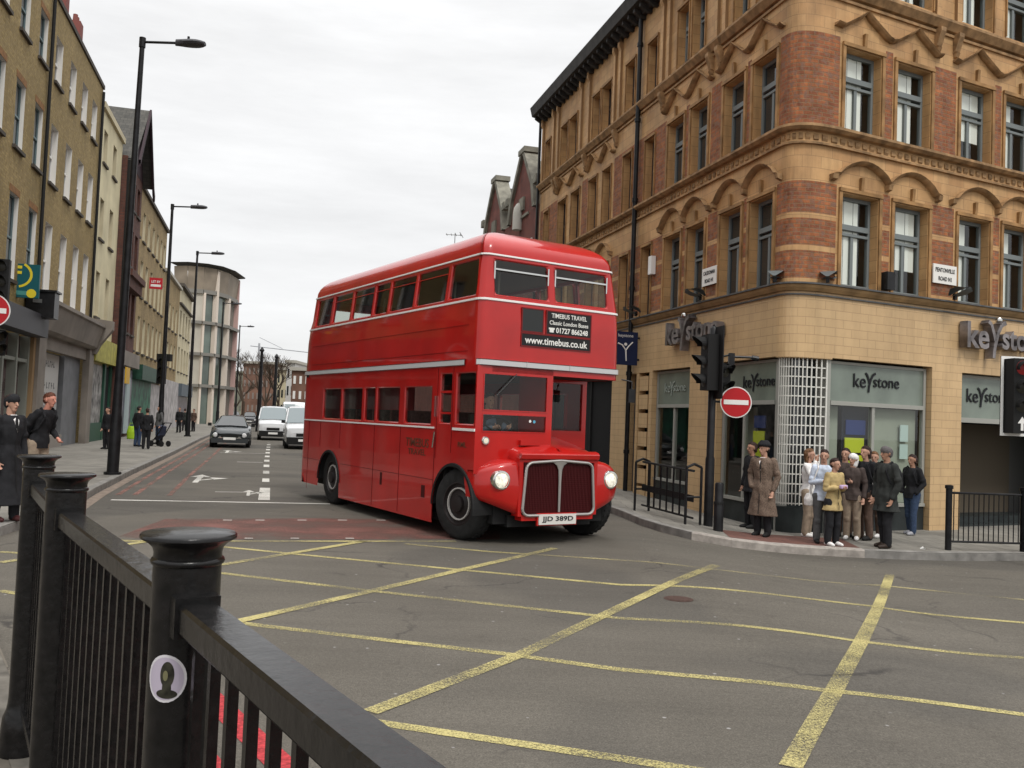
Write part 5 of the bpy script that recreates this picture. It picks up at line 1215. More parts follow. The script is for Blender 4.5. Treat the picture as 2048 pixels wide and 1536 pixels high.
mb.face([PG(n_ - 1, 1, -.1, 13.3), (bk.x, bk.y, 13.3), (bk.x, bk.y, 15.5), PG(n_ - 1, 1, .1, 15.5)]); mb.build('attic_wall', mat('taupe_cladding', (.24, .20, .155), .6, nscale=.5, namt=.3), bG)
for i in (2, 3, 4):
    for t in (0.03,):
        mb = MB(); mb.grid([[PG(i, t, -.3, z), PG(i, t, .12, z), PG(i, t + .16, .12, z), PG(i, t + .16, -.3, z)] for z in (0, 15.3 if i % 2 else 13)], closed=False); mb.build('column', COLM, bG)
mb = MB(); mb.grid([[PG(n_ - 1, .92, -.3, z), PG(n_ - 1, .92, .12, z), PG(n_ - 1, 1.0, .12, z), PG(n_ - 1, 1, -.4, z)] for z in (0, 15.4)]); mb.build('column', mat('rose_column', (.50, .33, .30), .6), bG)
mb = MB(); R = [[PG(min(i, n_ - 1), 0 if i < n_ else 1, dd, z) for dd, z in ((-1, 15.5), (.6, 15.7), (.65, 15.8), (-1, 16.0))] for i in range(n_ + 1)]; mb.grid(R); mb.face(R[-1]); mb.face(R[0])
mb.face([r[3] for r in R] + [(bk.x, bk.y, 16.1), (bk0.x, bk0.y, 16.1)]); mb.build('overhanging_roof', mat('dark_roof_edge', (.03, .028, .025), .5), bG)

# signs on the left
def board(name, label, cat, px, py, D, w, h, m, rz=None, th=.06):
    p = atdepth(px, py, D); t = thing(name, label, cat, p, TH * -1 if rz is None else rz); b = MB(); b.box(-w / 2, w / 2, -th, th, -h / 2, h / 2); b.build('panel', m, t); return t
TEAL = mat('teal_sign', (.01, .085, .10), .4); YS = mat('sign_yellow', (.62, .50, .03), .5)
t = board('hanging_sign', 'teal hanging sign with yellow F and curved stroke on the yellow brick wall', 'sign', 50, 562, 25.5, .78, .98, TEAL)
text('F', 'lettering', YS, t, (-.20, -.068, .22), (PI / 2, 0, 0), height=.42, extrude=.004, bold=.03)
b = MB(); R = []
for k in range(13): a = -1.35 + 2.4 * k / 12; R.append([(-.22 + r * cos(a), -.066, .17 + r * sin(a) * .9) for r in (.36, .43)])
b.grid(R); b.build('curved_stroke', YS, t); b = MB(); b.box(-.37, .1, -.066, -.062, -.42, -.30); b.build('strip', mat('teal_light', (.06, .22, .2), .5), t); b = MB(); b.lathe([(.001, -.07), (.13, -.068)], (.2, 0, -.36), 16, axis='y'); b.build('yellow_roundel', YS, t)
b = MB(); b.box(-.5, -.39, -.03, .03, .1, .16); b.build('bracket', BLACK, t)
t = board('lantern_box', 'black square lantern box sign beneath the teal hanging sign', 'sign', 85, 611, 26.6, .78, .78, BLACK, th=.3); b = MB(); b.box(-.45, .45, -.35, .35, .39, .45); b.build('cap', BLACK, t); b = MB(); b.box(-.2, .05, -.31, -.302, .05, .16); b.build('mark', mat('grey_metal', ()), t)
t = board('hanging_sign', 'small red hanging sign with white writing high on the brown terrace', 'sign', 312, 567, 52, .72, .66, mat('sign_red', (.45, .02, .03), .5)); text('LET BY', 'lettering', WHITEP, t, (0, -.07, .1), (PI / 2, 0, 0), width=.5, height=.14, extrude=.003, bold=.02); b = MB(); b.box(-.28, .28, -.066, -.062, -.2, -.06); b.build('white_strip', WHITEP, t)

# ================================================================ FAR END OF THE STREET
def farblock(name, label, px0, px1, ytop, D, m, dep=10, wins=None, roof=None, wm=None):
    a, b = atdepth(px0, 830, D), atdepth(px1, 830, D); hgt = topz((px0 + px1) / 2, ytop, (a.x + b.x) / 2, D)
    t = thing(name, label, 'building', (a.x, D, 0)); w_ = b.x - a.x
    mb = MB(); mb.box(0, w_, 0, dep, -.5, hgt); mb.build('wall', m, t)
    if wins:
        nx, nz = wins
        for i in range(nx):
            for j in range(nz):
                x = w_ * (i + .3) / nx; z = 1 + (hgt - 1.2) * (j + .25) / nz; q = MB(); q.box(x, x + w_ / nx * .4, -.05, -.002, z, z + (hgt - 1) / nz * .5); q.build('window', wm or GLD, t)
    q = MB(); q.box(-.2, w_ + .2, -.3, dep, hgt, hgt + .35); q.build('parapet', roof or SILW, t); return t
farblock('concrete_block', 'greenish grey concrete block closing the street behind the lamp posts', 440, 492, 746, 150, mat('green_grey_concrete', (.20, .20, .155), .8, nscale=.5, namt=.25), wins=(6, 4), wm=mat('concrete_recess', (.13, .13, .105), .6), roof=mat('green_grey_concrete', ()))
farblock('brown_mansion_block', 'brown brick block with pale parapet at the end of the street', 482, 552, 728, 130, mat('far_brown_brick', (.16, .09, .065), .8, nscale=.6, namt=.3), wins=(8, 4), wm=mat('far_pane', (.20, .17, .15), .5))
farblock('cream_far_building', 'cream building with small windows beyond the bare trees on the right side', 550, 574, 740, 118, CRM2, wins=(3, 3))
farblock('white_gabled_house', 'white fronted house beyond the vans beside a brown house', 569, 585, 726, 108, mat('far_white_render', (.62, .60, .57), .8), wins=(2, 3))
t = farblock('brown_house', 'brown brick house with white bay beside the rear of the bus', 580, 640, 742, 96, mat('far_brown_brick', ()), wins=(5, 3), wm=WHITEP)
# crane
c0_ = atdepth(510, 692, 300); c1_ = atdepth(640, 708, 300); m0_ = atdepth(518, 700, 300); cc = thing('tower_crane', 'distant pale tower crane jib above the end of the street', 'crane', (m0_.x, 300, 0))
mb = MB(); mb.tube((0, 0, 0), (0, 0, c0_.z + 1), .35, n=4); mb.build('mast', mat('pale_crane_steel', (.35, .36, .38), .6), cc); mb = MB(); mb.tube((-3, 0, c0_.z), (c1_.x - c0_.x, 0, c1_.z), .16, n=4); mb.tube((0, 0, c0_.z + 3), (8, 0, c0_.z - .5), .1, n=4); mb.build('jib', mat('pale_crane_steel', ()), cc)
# bare trees
BARK = mat('bare_bark', (.075, .055, .04), .9)
def bare_tree(label, px, D, hgt, seed, base=None, spread=.55):
    rnd = random.Random(seed); p = atdepth(px, 830, D); t = thing('bare_tree', label, 'tree', (p.x, D, terr(p.x)), 0, 'bare trees at the far end of the street')
    mb = MB(); mb.tube((0, 0, 0), (0, 0, hgt * .3), hgt * .022, hgt * .016, 7); mb.build('trunk', BARK, t); cr_ = MB()
    def grow(p, d, L, r, k):
        q = p + d * L; cr_.tube(p, q, r, r * .65, 5 if k > 2 else 3, caps=False)
        if k == 0: return
        for _ in range(3 if k > 1 else 4):
            nd_ = (d + Vector((rnd.uniform(-1, 1), rnd.uniform(-1, 1), rnd.uniform(-.25, .8))) * spread).normalized(); grow(q, nd_, L * rnd.uniform(.6, .85), max(r * .6, .012), k - 1)
    for _ in range(4): grow(Vector((0, 0, hgt * .28)), Vector((rnd.uniform(-.6, .6), rnd.uniform(-.6, .6), 1)).normalized(), hgt * .22, hgt * .012, 4)
    cr_.build('crown', BARK, t)
bare_tree('bare leafless tree left of the dark posts, its twigs above the parked cars', 486, 95, 8.5, 1); bare_tree('bare leafless tree between the two dark posts at the street end', 530, 100, 8.8, 2)
bare_tree('bare leafless tree just right of the second dark post', 556, 92, 8.0, 3); bare_tree('small bare tree in front of the greenish concrete block', 470, 120, 6.5, 4)

# ================================================================ STREET FURNITURE
def lamp_post(px, py, label, z=10.3, arm=.8, lean=0, first=[]):
    p = gnd(px, py, z); t = thing('street_lamp', label, 'street lamp', (p.x, p.y, .12), 0, 'tall street lamps along the left pavement'); t.rotation_euler = (0, lean, -.05)
    if first:
        for ch in first[0].children: dup(ch, parent=t)
        return t
    H = z - .12; mb = MB(); mb.lathe([(.13, 0), (.13, 1.3), (.11, 1.4), (.09, 2.5), (.075, 6), (.055, H), (.055, H + .05)], n=14); mb.lathe([(.19, 0), (.19, .06)], n=14); mb.build('pole', BLACK, t, smooth_=True)
    mb = MB(); mb.tube((0, 0, H - .02), (arm, 0, H - .02), .032, n=8); mb.lathe([(.075, H - .15), (.075, H + .08)], n=10); mb.build('arm', BLACK, t)
    mb = MB(); R = []
    for k in range(9):
        f = k / 8; w_ = .17 * math.sin(min(1, f * 1.5 + .12) * PI / 2) * (1 - max(0, f - .7) ** 2 * 6); hh = .09 * (1 - max(0, f - .6) ** 2 * 3)
        R.append([(arm + f * .70, w_ * cos(a), H - .02 + hh * max(math.sin(a), -.75)) for a in [2 * PI * q / 10 for q in range(10)]])
    mb.grid(R, closed=True); mb.face(R[0]); mb.face(R[-1]); mb.build('lamp_head', mat('dark_grey_lamp', (.05, .05, .055), .5), t, smooth_=True)
    mb = MB(); mb.lathe([(.03, H + .06), (.03, H + .14)], (arm + .3, 0, 0), 8); mb.build('photocell', BLACK, t)
    first.append(t); return t
lamp_post(275, 82, 'nearest and tallest looking black street lamp on the left pavement', lean=.012)
lamp_post(345, 412, 'second black street lamp from the camera, beside the red hanging sign'); lamp_post(395, 505, 'third street lamp from the camera, before the glazed building')
lamp_post(447, 606, 'fourth street lamp at the right end of the glazed building'); lamp_post(480, 652, 'farthest street lamp, standing clear against the sky')
for px, yt, D, l in ((517, 703, 70, 'plain dark post standing against the bare trees, the left one'), (547, 716, 78, 'plain dark post behind the white van roof')):
    p = atdepth(px, 840, D); zt = topz(px, yt, p.x, D); t = thing('dark_post', l, 'post', (p.x, D, 0)); mb = MB(); mb.lathe([(.22, 0), (.18, 1.5), (.12, zt)], n=10); mb.build('shaft', BLACK, t, smooth_=True); mb = MB(); mb.lathe([(.16, zt), (.2, zt + .1), (.05, zt + .35)], n=10); mb.build('finial', BLACK, t)
# traffic signals
LRED = mat('signal_red_lens', (.30, .02, .02), .3); LDK = mat('signal_dark_lens', (.03, .028, .02), .3)
def signal_head(t, loc, rz, n=3, board_=None, red=False, arrow_=False, sc=1.0):
    h = MB(); H = .34 * n * sc; W_ = .17 * sc
    h.box(-W_, W_, -.09, .12, -H / 2, H / 2)
    for k in range(n):
        z = H / 2 - .17 * sc - .34 * sc * k; R = []
        if arrow_ and k == n - 1: continue
        for a_ in range(13):
            a = -.35 + (PI + .7) * a_ / 12; R.append([(.125 * sc * cos(a), -.09, z + .125 * sc * math.sin(a)), (.13 * sc * cos(a), -.09 - .24 * sc * (.4 + .6 * max(0, math.sin(a))), z + .13 * sc * math.sin(a))])
        h.grid(R)
    o = h.build('signal_head', BLACKM, t, loc, rz)
    for k in range(n):
        z = H / 2 - .17 * sc - .34 * sc * k; q = MB(); q.lathe([(.001, -.105), (.07, -.102), (.11, -.092)], (0, 0, z), 16, axis='y')
        if arrow_ and k == n - 1:
            q = MB(); q.box(-.022, .022, -.096, -.092, z - .1, z + .02); q.face([(-.075, -.095, z + .01), (.075, -.095, z + .01), (0, -.095, z + .115)]); q.build('arrow_lens', WHITEP, o); continue
        q.build('lens', LRED if (k == 0 and red) else LDK, o, smooth_=True)
    if board_:
        bw, bh = board_; q = MB(); q.box(-bw, bw, .122, .135, -bh, bh); q.build('backing_board', BLACKM, o)
        q = MB(); e = .045
        for x0, x1, z0, z1 in ((-bw, bw, bh - e, bh), (-bw, bw, -bh, -bh + e), (-bw, -bw + e, -bh + e, bh - e), (bw - e, bw, -bh + e, bh - e)): q.box(x0, x1, .115, .12, z0, z1)
        q.build('white_border', WHITEP, o)
    return o
def noentry(t, loc, rz, r=.3):
    q = MB(); q.lathe([(r, -.01), (r, .01)], n=36, axis='y'); o = q.build('no_entry_sign', mat('sign_rim_white', (.7, .68, .66), .5), t, loc, rz)
    q = MB(); q.lathe([(r * .93, -.014), (r * .93, -.0105)], n=36, axis='y'); q.build('red_disc', mat('no_entry_red', (.42, .015, .02), .45), o); q = MB(); q.box(-r * .78, r * .78, -.02, -.0145, -r * .15, r * .15); q.build('white_bar', WHITEP, o)
s0 = G(1416, 1052, .12)
t = thing('traffic_signal', 'tall black traffic signal pole on the corner carrying a red no entry disc', 'traffic light', s0)
mb = MB(); mb.lathe([(.085, -.05), (.085, 1.2), (.07, 1.25), (.07, 3.55), (.03, 3.6)], n=12); mb.build('pole', BLACK, t, smooth_=True)
hz = lambda py: topz(1416, py, s0.x, s0.y) - s0.z
mb = MB(); zc = (hz(655) + hz(798)) / 2; hh = (hz(655) - hz(798)) / 2
o = signal_head(t, (-.10, -.12, zc), rad(-80), 3, sc=.98); q = MB(); q.box(-.30, .30, .13, .15, -hh, hh); q.build('backing_board', BLACKM, o)
signal_head(t, (.17, .05, (hz(725) + hz(790)) / 2), rad(35), 2, sc=.85)
noentry(t, (.41, -.10, hz(803)), rad(-3), .28)
mb = MB(); mb.box(.0, .44, -.06, -.03, hz(803) - .02, hz(803) + .02); mb.path([(.05, 0, hz(740)), (.18, 0, hz(712)), (.32, 0, hz(708))], .02, 6); mb.build('sign_bracket', BLACK, t); mb = MB(); mb.box(.28, .38, -.05, .05, hz(735), hz(705)); mb.tube((.38, 0, hz(712)), (.72, 0, hz(712)), .025, n=6); mb.build('detector_bracket', BLACK, t); mb = MB(); mb.tube((.7, 0, hz(712)), (.82, 0, hz(714)), .045, n=8); mb.build('detector', BLACK, t)
b0 = G(1436, 1062, .12); t = thing('bollard', 'short thick black bollard next to the corner traffic signal', 'bollard', b0); mb = MB(); ht = topz(1440, 965, b0.x, b0.y) - b0.z; mb.lathe([(.085, 0), (.085, ht * .6), (.075, ht * .62), (.075, ht - .03), (.06, ht)], n=14); mb.build('shaft', BLACK, t, smooth_=True); mb = MB(); mb.lathe([(.09, .55 * ht), (.09, .6 * ht)], n=14); mb.build('collar', BLACKM, t)
# right edge signal
p = atdepth(2034, 792, 13.6); t = thing('traffic_signal', 'traffic signal with white bordered board and white arrow at the right edge', 'traffic light', (p.x + .50, p.y + .2, -.1))
signal_head(t, (-.48, -.2, p.z + .1), rad(8), 4, board_=(.21, .62), red=True, arrow_=True, sc=.85); mb = MB(); mb.lathe([(.07, 0), (.07, 3.8)], n=12); mb.build('pole', BLACK, t)
# left edge signal with no entry
p = atdepth(-18, 620, 18.5); t = thing('traffic_signal', 'traffic signal and no entry disc cut by the left edge of the view', 'traffic light', (p.x - .3, p.y + .15, .12))
mb = MB(); mb.lathe([(.07, 0), (.07, 4.6)], n=12); mb.build('pole', BLACK, t); noentry(t, (.3, -.15, p.z - .12), .5, .36)
signal_head(t, (.32, .1, topz(5, 560, p.x, p.y) - .12), rad(20), 3, sc=.95); signal_head(t, (.32, .1, topz(5, 683, p.x, p.y) - .12), rad(60), 2, sc=.8)
# far left signal
p = atdepth(327, 740, 39.5); t = thing('traffic_signal', 'black traffic signal with cabinet head in front of the second street lamp', 'traffic light', (p.x, p.y, .12)); mb = MB(); mb.lathe([(.07, 0), (.07, 3.9)], n=10); mb.build('pole', BLACK, t)
signal_head(t, (0, -.2, topz(327, 742, p.x, p.y) - .12), rad(15), 3, board_=None, sc=1.15); q = MB(); q.box(-.3, .3, -.1, .2, topz(327, 722, p.x, p.y) - .12, topz(327, 708, p.x, p.y) - .12); q.build('camera_box', BLACKM, t)
# hoop guard rail on the corner (left of the signal)
def guardrail(label, A, B, h, n, style, cat='railing', group=None):
    A, B = Vector(A), Vector(B); L = (B - A).xy.length; rz = math.atan2(B.y - A.y, B.x - A.x); t = thing('guard_rail', label, cat, A, rz); dz = B.z - A.z
    def zz(x): return dz * x / L
    if style == 'hoop':
        for x in (0, L):
            mb = MB(); mb.path([(x, -.16, zz(x)), (x, -.16, h), (x, 0.0, h + .06), (x, .16, h), (x, .16, zz(x))], .024, 8); mb.tube((x, -.16, h * .45), (x, .16, h * .45), .02, n=6); mb.build('end_hoop', BLACK, t)
        mb = MB(); mb.tube((0, 0, h), (L, 0, h + dz), .022, n=8); mb.box(0, L, -.012, .012, .40, .52, xf=lambda v: Vector((v.x, v.y, v.z + zz(v.x)))); mb.tube((0, 0, .12), (L, 0, .12 + dz), .02, n=8); mb.build('rail', BLACK, t)
        for k in range(1, n): x = L * k / n; mb = MB(); mb.tube((x, 0, .12 + zz(x)), (x, 0, h + zz(x)), .02, n=6); mb.build('bar', BLACK, t)
    else:
        for x in (0, L): mb = MB(); mb.lathe([(.05, -.05), (.05, h), (.065, h + .01), (.065, h + .06), (.03, h + .07)], (x, 0, zz(x)), 10); mb.build('post', BLACK, t, smooth_=True)
        mb = MB(); mb.tube((0, 0, h - .06), (L, 0, h - .06 + dz), .02, n=8); mb.tube((0, 0, .14), (L, 0, .14 + dz), .018, n=8); mb.build('rail', BLACK, t)
        for k in range(1, n): x = L * k / n; mb = MB(); mb.tube((x, 0, .14 + zz(x)), (x, 0, h - .06 + zz(x)), .009, n=5); mb.build('bar', BLACK, t)
    return t
a_, b_ = G(1283, 1022, .12), G(1385, 1050, .12); guardrail('black hooped guard rail on the kerb beside the bus wing', a_, b_, topz(1385, 942, b_.x, b_.y) - b_.z, 8, 'hoop')
a_, b_ = G(1896, 1100, .12), G(2046, 1104, .12); guardrail('black barred guard rail in front of the shop entrance', a_, b_, topz(1896, 978, a_.x, a_.y) - a_.z, 15, 'bar')
b2_ = b_ + (b_ - a_); guardrail('next panel of barred guard rail beyond the right edge', b_, b2_, topz(1896, 978, a_.x, a_.y) - a_.z, 15, 'bar')
lt = G(1846, 1098, .12); t = MB(); t.grid([[(-.05, -.03, .0), (0, -.04, .03), (.06, -.02, .0)], [(-.04, .03, .01), (.01, .03, .04), (.05, .04, .01)]]); t.box(-.03, .03, -.02, .02, 0, .02); tag(t.build('litter', WHITEP, None, lt), 'scrap of white litter on the kerb near the right guard rail', 'litter')

# ================================================================ VEHICLES (front at -y)
def vehicle(name, label, cat, loc, rz, kind, col, W_=1.78, group=None):
    t = thing(name, label, cat, loc, rz, group); paint = mat('car_paint_' + name, col, .25, coat=.6)
    hw = W_ / 2
    if kind == 'car': ST = [(-2.25, .50, .62, .55), (-2.15, .30, .72, .80), (-1.9, .22, .78, .95), (-1.2, .2, .86, 1), (-.85, .2, .93, 1), (.4, .2, .97, 1), (1.5, .2, 1.0, 1), (2.1, .25, .98, .93), (2.25, .45, .8, .8)]; CB_ = [(-.95, .93, .80), (-.25, 1.36, .60), (.75, 1.38, .60), (1.65, 1.0, .76)]; wy = (-1.4, 1.3); rw = .32
    elif kind == 'van': ST = [(-2.4, .45, .75, .7), (-2.35, .3, .95, .9), (-2.15, .25, 1.05, .97), (-1.7, .25, 1.18, 1), (-1.0, .25, 1.25, 1), (.5, .25, 1.25, 1), (2.4, .25, 1.25, 1), (2.45, .3, 1.2, .97)]; CB_ = [(-1.75, 1.17, .90), (-1.05, 1.86, .78), (-.6, 1.93, .78), (2.3, 1.93, .78), (2.42, 1.25, .88)]; wy = (-1.6, 1.4); rw = .34
    else: ST = [(-2.6, .5, 1.0, .9), (-2.55, .35, 1.15, .98), (-2.3, .3, 1.3, 1), (2.8, .3, 1.3, 1)]; CB_ = [(-2.35, 1.29, .95), (-1.9, 2.3, .9), (-1.5, 2.5, .9), (2.7, 2.5, .9), (2.79, 1.3, .95)]; wy = (-1.8, 1.7); rw = .38
    mb = MB(); R = []
    for y, z0, z1, w_ in ST:
        a = hw * w_; R.append([(-a * .9, y, z0), (-a, y, z0 + .12), (-a, y, (z0 + z1) / 2), (-a * .97, y, z1 - .07), (-a * .86, y, z1), (0, y, z1 + .03), (a * .86, y, z1), (a * .97, y, z1 - .07), (a, y, (z0 + z1) / 2), (a, y, z0 + .12), (a * .9, y, z0)])
    mb.grid(R); mb.face(R[0]); mb.face(R[-1]); mb.build('body', paint, t, smooth_=True, ang=35)
    R = []; g = MB()
    for y, z, w_ in CB_:
        a = hw * w_; R.append([(-a, y, z), (-a * .85, y, z + .03), (0, y, z + .05), (a * .85, y, z + .03), (a, y, z)])
    if kind == 'car':
        g.grid(R); B_ = [[(-hw * .86, y, .95), r[0]] for (y, z, w_), r in zip(CB_, R)]; g.grid(B_); g.grid([[(hw * .86, y, .95), r[-1]] for (y, z, w_), r in zip(CB_, R)]); g.build('glasshouse', GLD, t)
        q = MB(); q.grid([[(x, y - .0, z + .012) for x, y, z in r] for r in R[1:3]]); q.build('roof', paint, t)
    else:
        k0 = 1; q = MB(); q.grid(R[k0:]); q.grid([[(-hw * .98, y, 1.2), r[0]] for (y, z, w_), r in list(zip(CB_, R))[k0:]]); q.grid([[(hw * .98, y, 1.2), r[-1]] for (y, z, w_), r in list(zip(CB_, R))[k0:]]); q.build('upper_body', paint, t, smooth_=True)
        g.grid(R[:2]); g.build('windscreen', mat('sky_lit_windscreen', (.16, .2, .21), .1, spec=.8), t); g = MB()
        for s_ in (-1, 1): g.face([(s_ * hw * .985, CB_[0][0] + .3, 1.27), (s_ * hw * .985, CB_[0][0] + 1.5, 1.27), (s_ * hw * .86, CB_[0][0] + 1.4, CB_[1][1] - .1), (s_ * hw * .86, CB_[0][0] + .75, CB_[1][1] - .1)])
        g.build('cab_window', GLD, t)
        q = MB()
        for s_ in (-1, 1): q.tube((s_ * hw * .95, CB_[0][0], 1.2), (s_ * hw * .83, CB_[1][0], CB_[1][1]), .04, n=6)
        q.build('windscreen_pillar', paint, t)
    yf = ST[0][0]; zf = ST[0][2]
    q = MB(); q.box(-hw * .42, hw * .42, yf - .02, yf + .1, zf - .16, zf - .02); q.build('grille', BLACKM, t)
    q = MB(); q.box(-hw * .9, hw * .9, yf - .06, yf + .25, .22, zf - .2 if kind != 'car' else .42); q.build('bumper', BLACKM if kind != 'car' else paint, t)
    q = MB(); q.box(-.26, .26, yf - .085, yf - .062, .36, .47); q.build('number_plate', WHITEP, t)
    for s_ in (-1, 1):
        q = MB(); x = s_ * hw * .7; q.lathe([(.001, -.05), (.08, -.04), (.11, .0), (.11, .1)], (x, yf + .06, zf - .06), 12, axis='y'); q.build('headlight', mat('clear_lens', (.6, .6, .6), .1), t)
        q = MB(); q.box(s_ * hw - (.0 if s_ > 0 else .16), s_ * hw + (.16 if s_ > 0 else 0), CB_[0][0] + .2, CB_[0][0] + .3, CB_[0][1] + .0, CB_[0][1] + .14); q.build('wing_mirror', BLACKM, t)
        for y in wy:
            q = MB(); q.lathe([(rw * .6, -.1), (rw, -.09), (rw, .09), (rw * .6, .1)], (s_ * (hw - .1), y, rw), 18, axis='x'); w__ = q.build('wheel', RUBBER, t); q = MB(); q.lathe([(.001, s_ * .1), (rw * .6, s_ * .09)], (s_ * (hw - .1), y, rw), 14, axis='x'); q.build('rim', CHROME, w__)
    return t
def vloc(px, py, dy=2.3): g = G(px, py); p = g + DL * dy; return (p.x, p.y, terr(p.x))
RZV = -TH
vehicle('silver_car', 'dark silver saloon car driving towards the camera in the left lane', 'car', vloc(458, 896), RZV, 'car', (.035, .04, .043), 1.74)
vehicle('white_van', 'small white van with black bumper waiting behind the silver car', 'van', vloc(545, 881), RZV, 'van', (.62, .63, .64), 1.72)
vehicle('white_estate_van', 'white van half hidden by the rear of the bus', 'van', vloc(607, 899, 2.2), RZV + .0, 'van', (.60, .61, .62), 1.74)
vehicle('white_lorry', 'tall white lorry roof showing behind the white vans', 'lorry', vloc(588, 862), RZV, 'lorry', (.66, .67, .67), 2.2)
vehicle('parked_car', 'dark car parked far off by the kerb behind the silver car', 'car', vloc(498, 850), RZV, 'car', (.03, .03, .035), 1.7)
vehicle('red_car', 'small dark red car farthest away under the lamp post', 'car', vloc(466, 845), RZV, 'car', (.16, .02, .02), 1.7)
# ================================================================ FOREGROUND RAILING
P1, P3 = Vector((-.643, 1.80, 0)), Vector((atdepth(79, 915, 4.15).x, 4.15, 0)); P2 = Vector((atdepth(136, 940, 3.15).x, 3.15, 0)); dd_ = (P1 - P3).normalized(); P0 = P1 + dd_ * 1.55
RAILM = mat('worn_black_rail_paint', (.006, .006, .006), .25, nscale=30, namt=.3, bump=.22, bscale=30, spec=.3, col2=(.012, .011, .011))
def post(p, label):
    t = thing('railing_post', label, 'railing post', (p.x, p.y, .12), 0, 'cast iron railing posts in the foreground'); mb = MB()
    mb.lathe([(.095, 0), (.098, .03), (.092, .06), (.095, .09), (.088, .17), (.074, .205), (.070, .23), (.067, .26), (.066, 1.20), (.066, 1.312), (.070, 1.315), (.072, 1.320), (.070, 1.325), (.066, 1.328), (.066, 1.338), (.069, 1.348), (.078, 1.357), (.0905, 1.364)], n=48, capt=False); mb.build('shaft', RAILM, t, smooth_=True, ang=50)
    mb = MB(); mb.lathe([(.0905, 1.364), (.0935, 1.366), (.0935, 1.372), (.090, 1.3755), (.03, 1.378), (.001, 1.378)], n=48); mb.build('cap', RAILM, t, smooth_=True, ang=50); return t
tp1 = post(P1, 'nearest round black railing post with the oval portrait sticker'); tp2 = post(P2, 'middle black railing post just left of the nearest one'); post(P3, 'farthest black railing post, at the left edge, with bell shaped foot')
def panel(A, B, label, nb):
    A, B = A.copy(), B.copy(); L = (B - A).length; rz = math.atan2(B.y - A.y, B.x - A.x); t = thing('barred_railing', label, 'railing', (A.x, A.y, .12), rz, 'black barred railing panels in the foreground')
    x0, x1 = .066, L - .066
    R = []; n_ = 14
    for k in range(n_ + 1):
        x = x0 + (x1 - x0) * k / n_; R.append([(x, -.033, 1.195), (x, -.036, 1.20), (x, -.036, 1.243), (x, -.031, 1.25), (x, .031, 1.25), (x, .036, 1.243), (x, .036, 1.20), (x, .033, 1.195)])
    mb = MB(); mb.grid(R, closed=True); mb.face(R[0]); mb.face(R[-1]); mb.build('handrail', RAILM, t, smooth_=True, ang=25)
    mb = MB(); mb.box(x0, x1, -.02, .02, .20, .235); mb.build('bottom_rail', RAILM, t)
    for x in (x0, x1):
        s_ = 1 if x == x0 else -1
        mb = MB(); mb.box(min(x - s_ * .012, x + s_ * .03), max(x - s_ * .012, x + s_ * .03), -.043, .043, 1.185, 1.262); mb.build('bracket', RAILM, t)
    for k in range(nb):
        x = x0 + (x1 - x0) * (k + .5) / nb; mb = MB(); mb.box(x - .0095, x + .0095, -.0095, .0095, .2351, 1.1949); mb.build('bar', RAILM, t)
panel(P3, P2, 'farthest barred panel of the black railing, between the left edge posts', 11); panel(P2, P1, 'middle barred panel of the black railing', 15); panel(P1, P0, 'nearest barred panel whose broad handrail runs out at the bottom', 13)
# sticker wrapped on the nearest post
def decal(p, r, ang0, zc, shape, m, name, parent, rr=.0):
    mb = MB(); ctr = (p.x + r * cos(ang0) * 0, 0)
    pts = []
    for a, z in shape: an = ang0 + a / r; pts.append(((r + rr) * cos(an), (r + rr) * sin(an), zc + z))
    c = ((r + rr) * cos(ang0), (r + rr) * sin(ang0), zc)
    # fan in strips so it follows the curve
    R = []
    N = len(pts); half = N // 2
    for k in range(half + 1):
        a, z = shape[k]; b, y = shape[-k if k else 0]
        R.append([((r + rr) * cos(ang0 + (a + (b - a) * j / 8) / r), (r + rr) * sin(ang0 + (a + (b - a) * j / 8) / r), zc + z + (y - z) * j / 8) for j in range(9)])
    mb.grid(R); return mb.build(name, m, parent)
def ell(w, h, n=28, cx=0, cy=0, e=1.0): return [(cx + w * math.sin(2 * PI * k / n), cy + h * (abs(cos(2 * PI * k / n)) ** e) * (1 if cos(2 * PI * k / n) > 0 else -1)) for k in range(n)]
va = math.atan2(-P1.y, -P1.x) - rad(27)
st_ = decal(P1, .066, va, 1.10, ell(.041, .046), mat('sticker_white', (.60, .58, .60), .4), 'sticker', tp1, .0006)
decal(P1, .066, va, 1.10, ell(.036, .041), mat('sticker_lilac', (.44, .39, .47), .4), 'sticker_print', st_, .0010).parent = tp1
decal(P1, .066, va, 1.10, ell(.014, .025, cx=.004, cy=.008), mat('sticker_dark_face', (.03, .028, .02), .5, nscale=60, namt=.6), 'sticker_portrait', tp1, .0014)
decal(P1, .066, va, 1.10, ell(.009, .018, cx=.004, cy=-.018), mat('sticker_dark_face', ()), 'sticker_portrait', tp1, .0014)
decal(P1, .066, va, 1.10, ell(.021, .009, cx=.004, cy=-.029), mat('sticker_dark_face', ()), 'sticker_portrait', tp1, .0014)
decal(P1, .066, va, 1.10, ell(.005, .010, cx=.001, cy=.006), mat('sticker_face_light', (.16, .15, .08), .5), 'sticker_portrait', tp1, .0018)

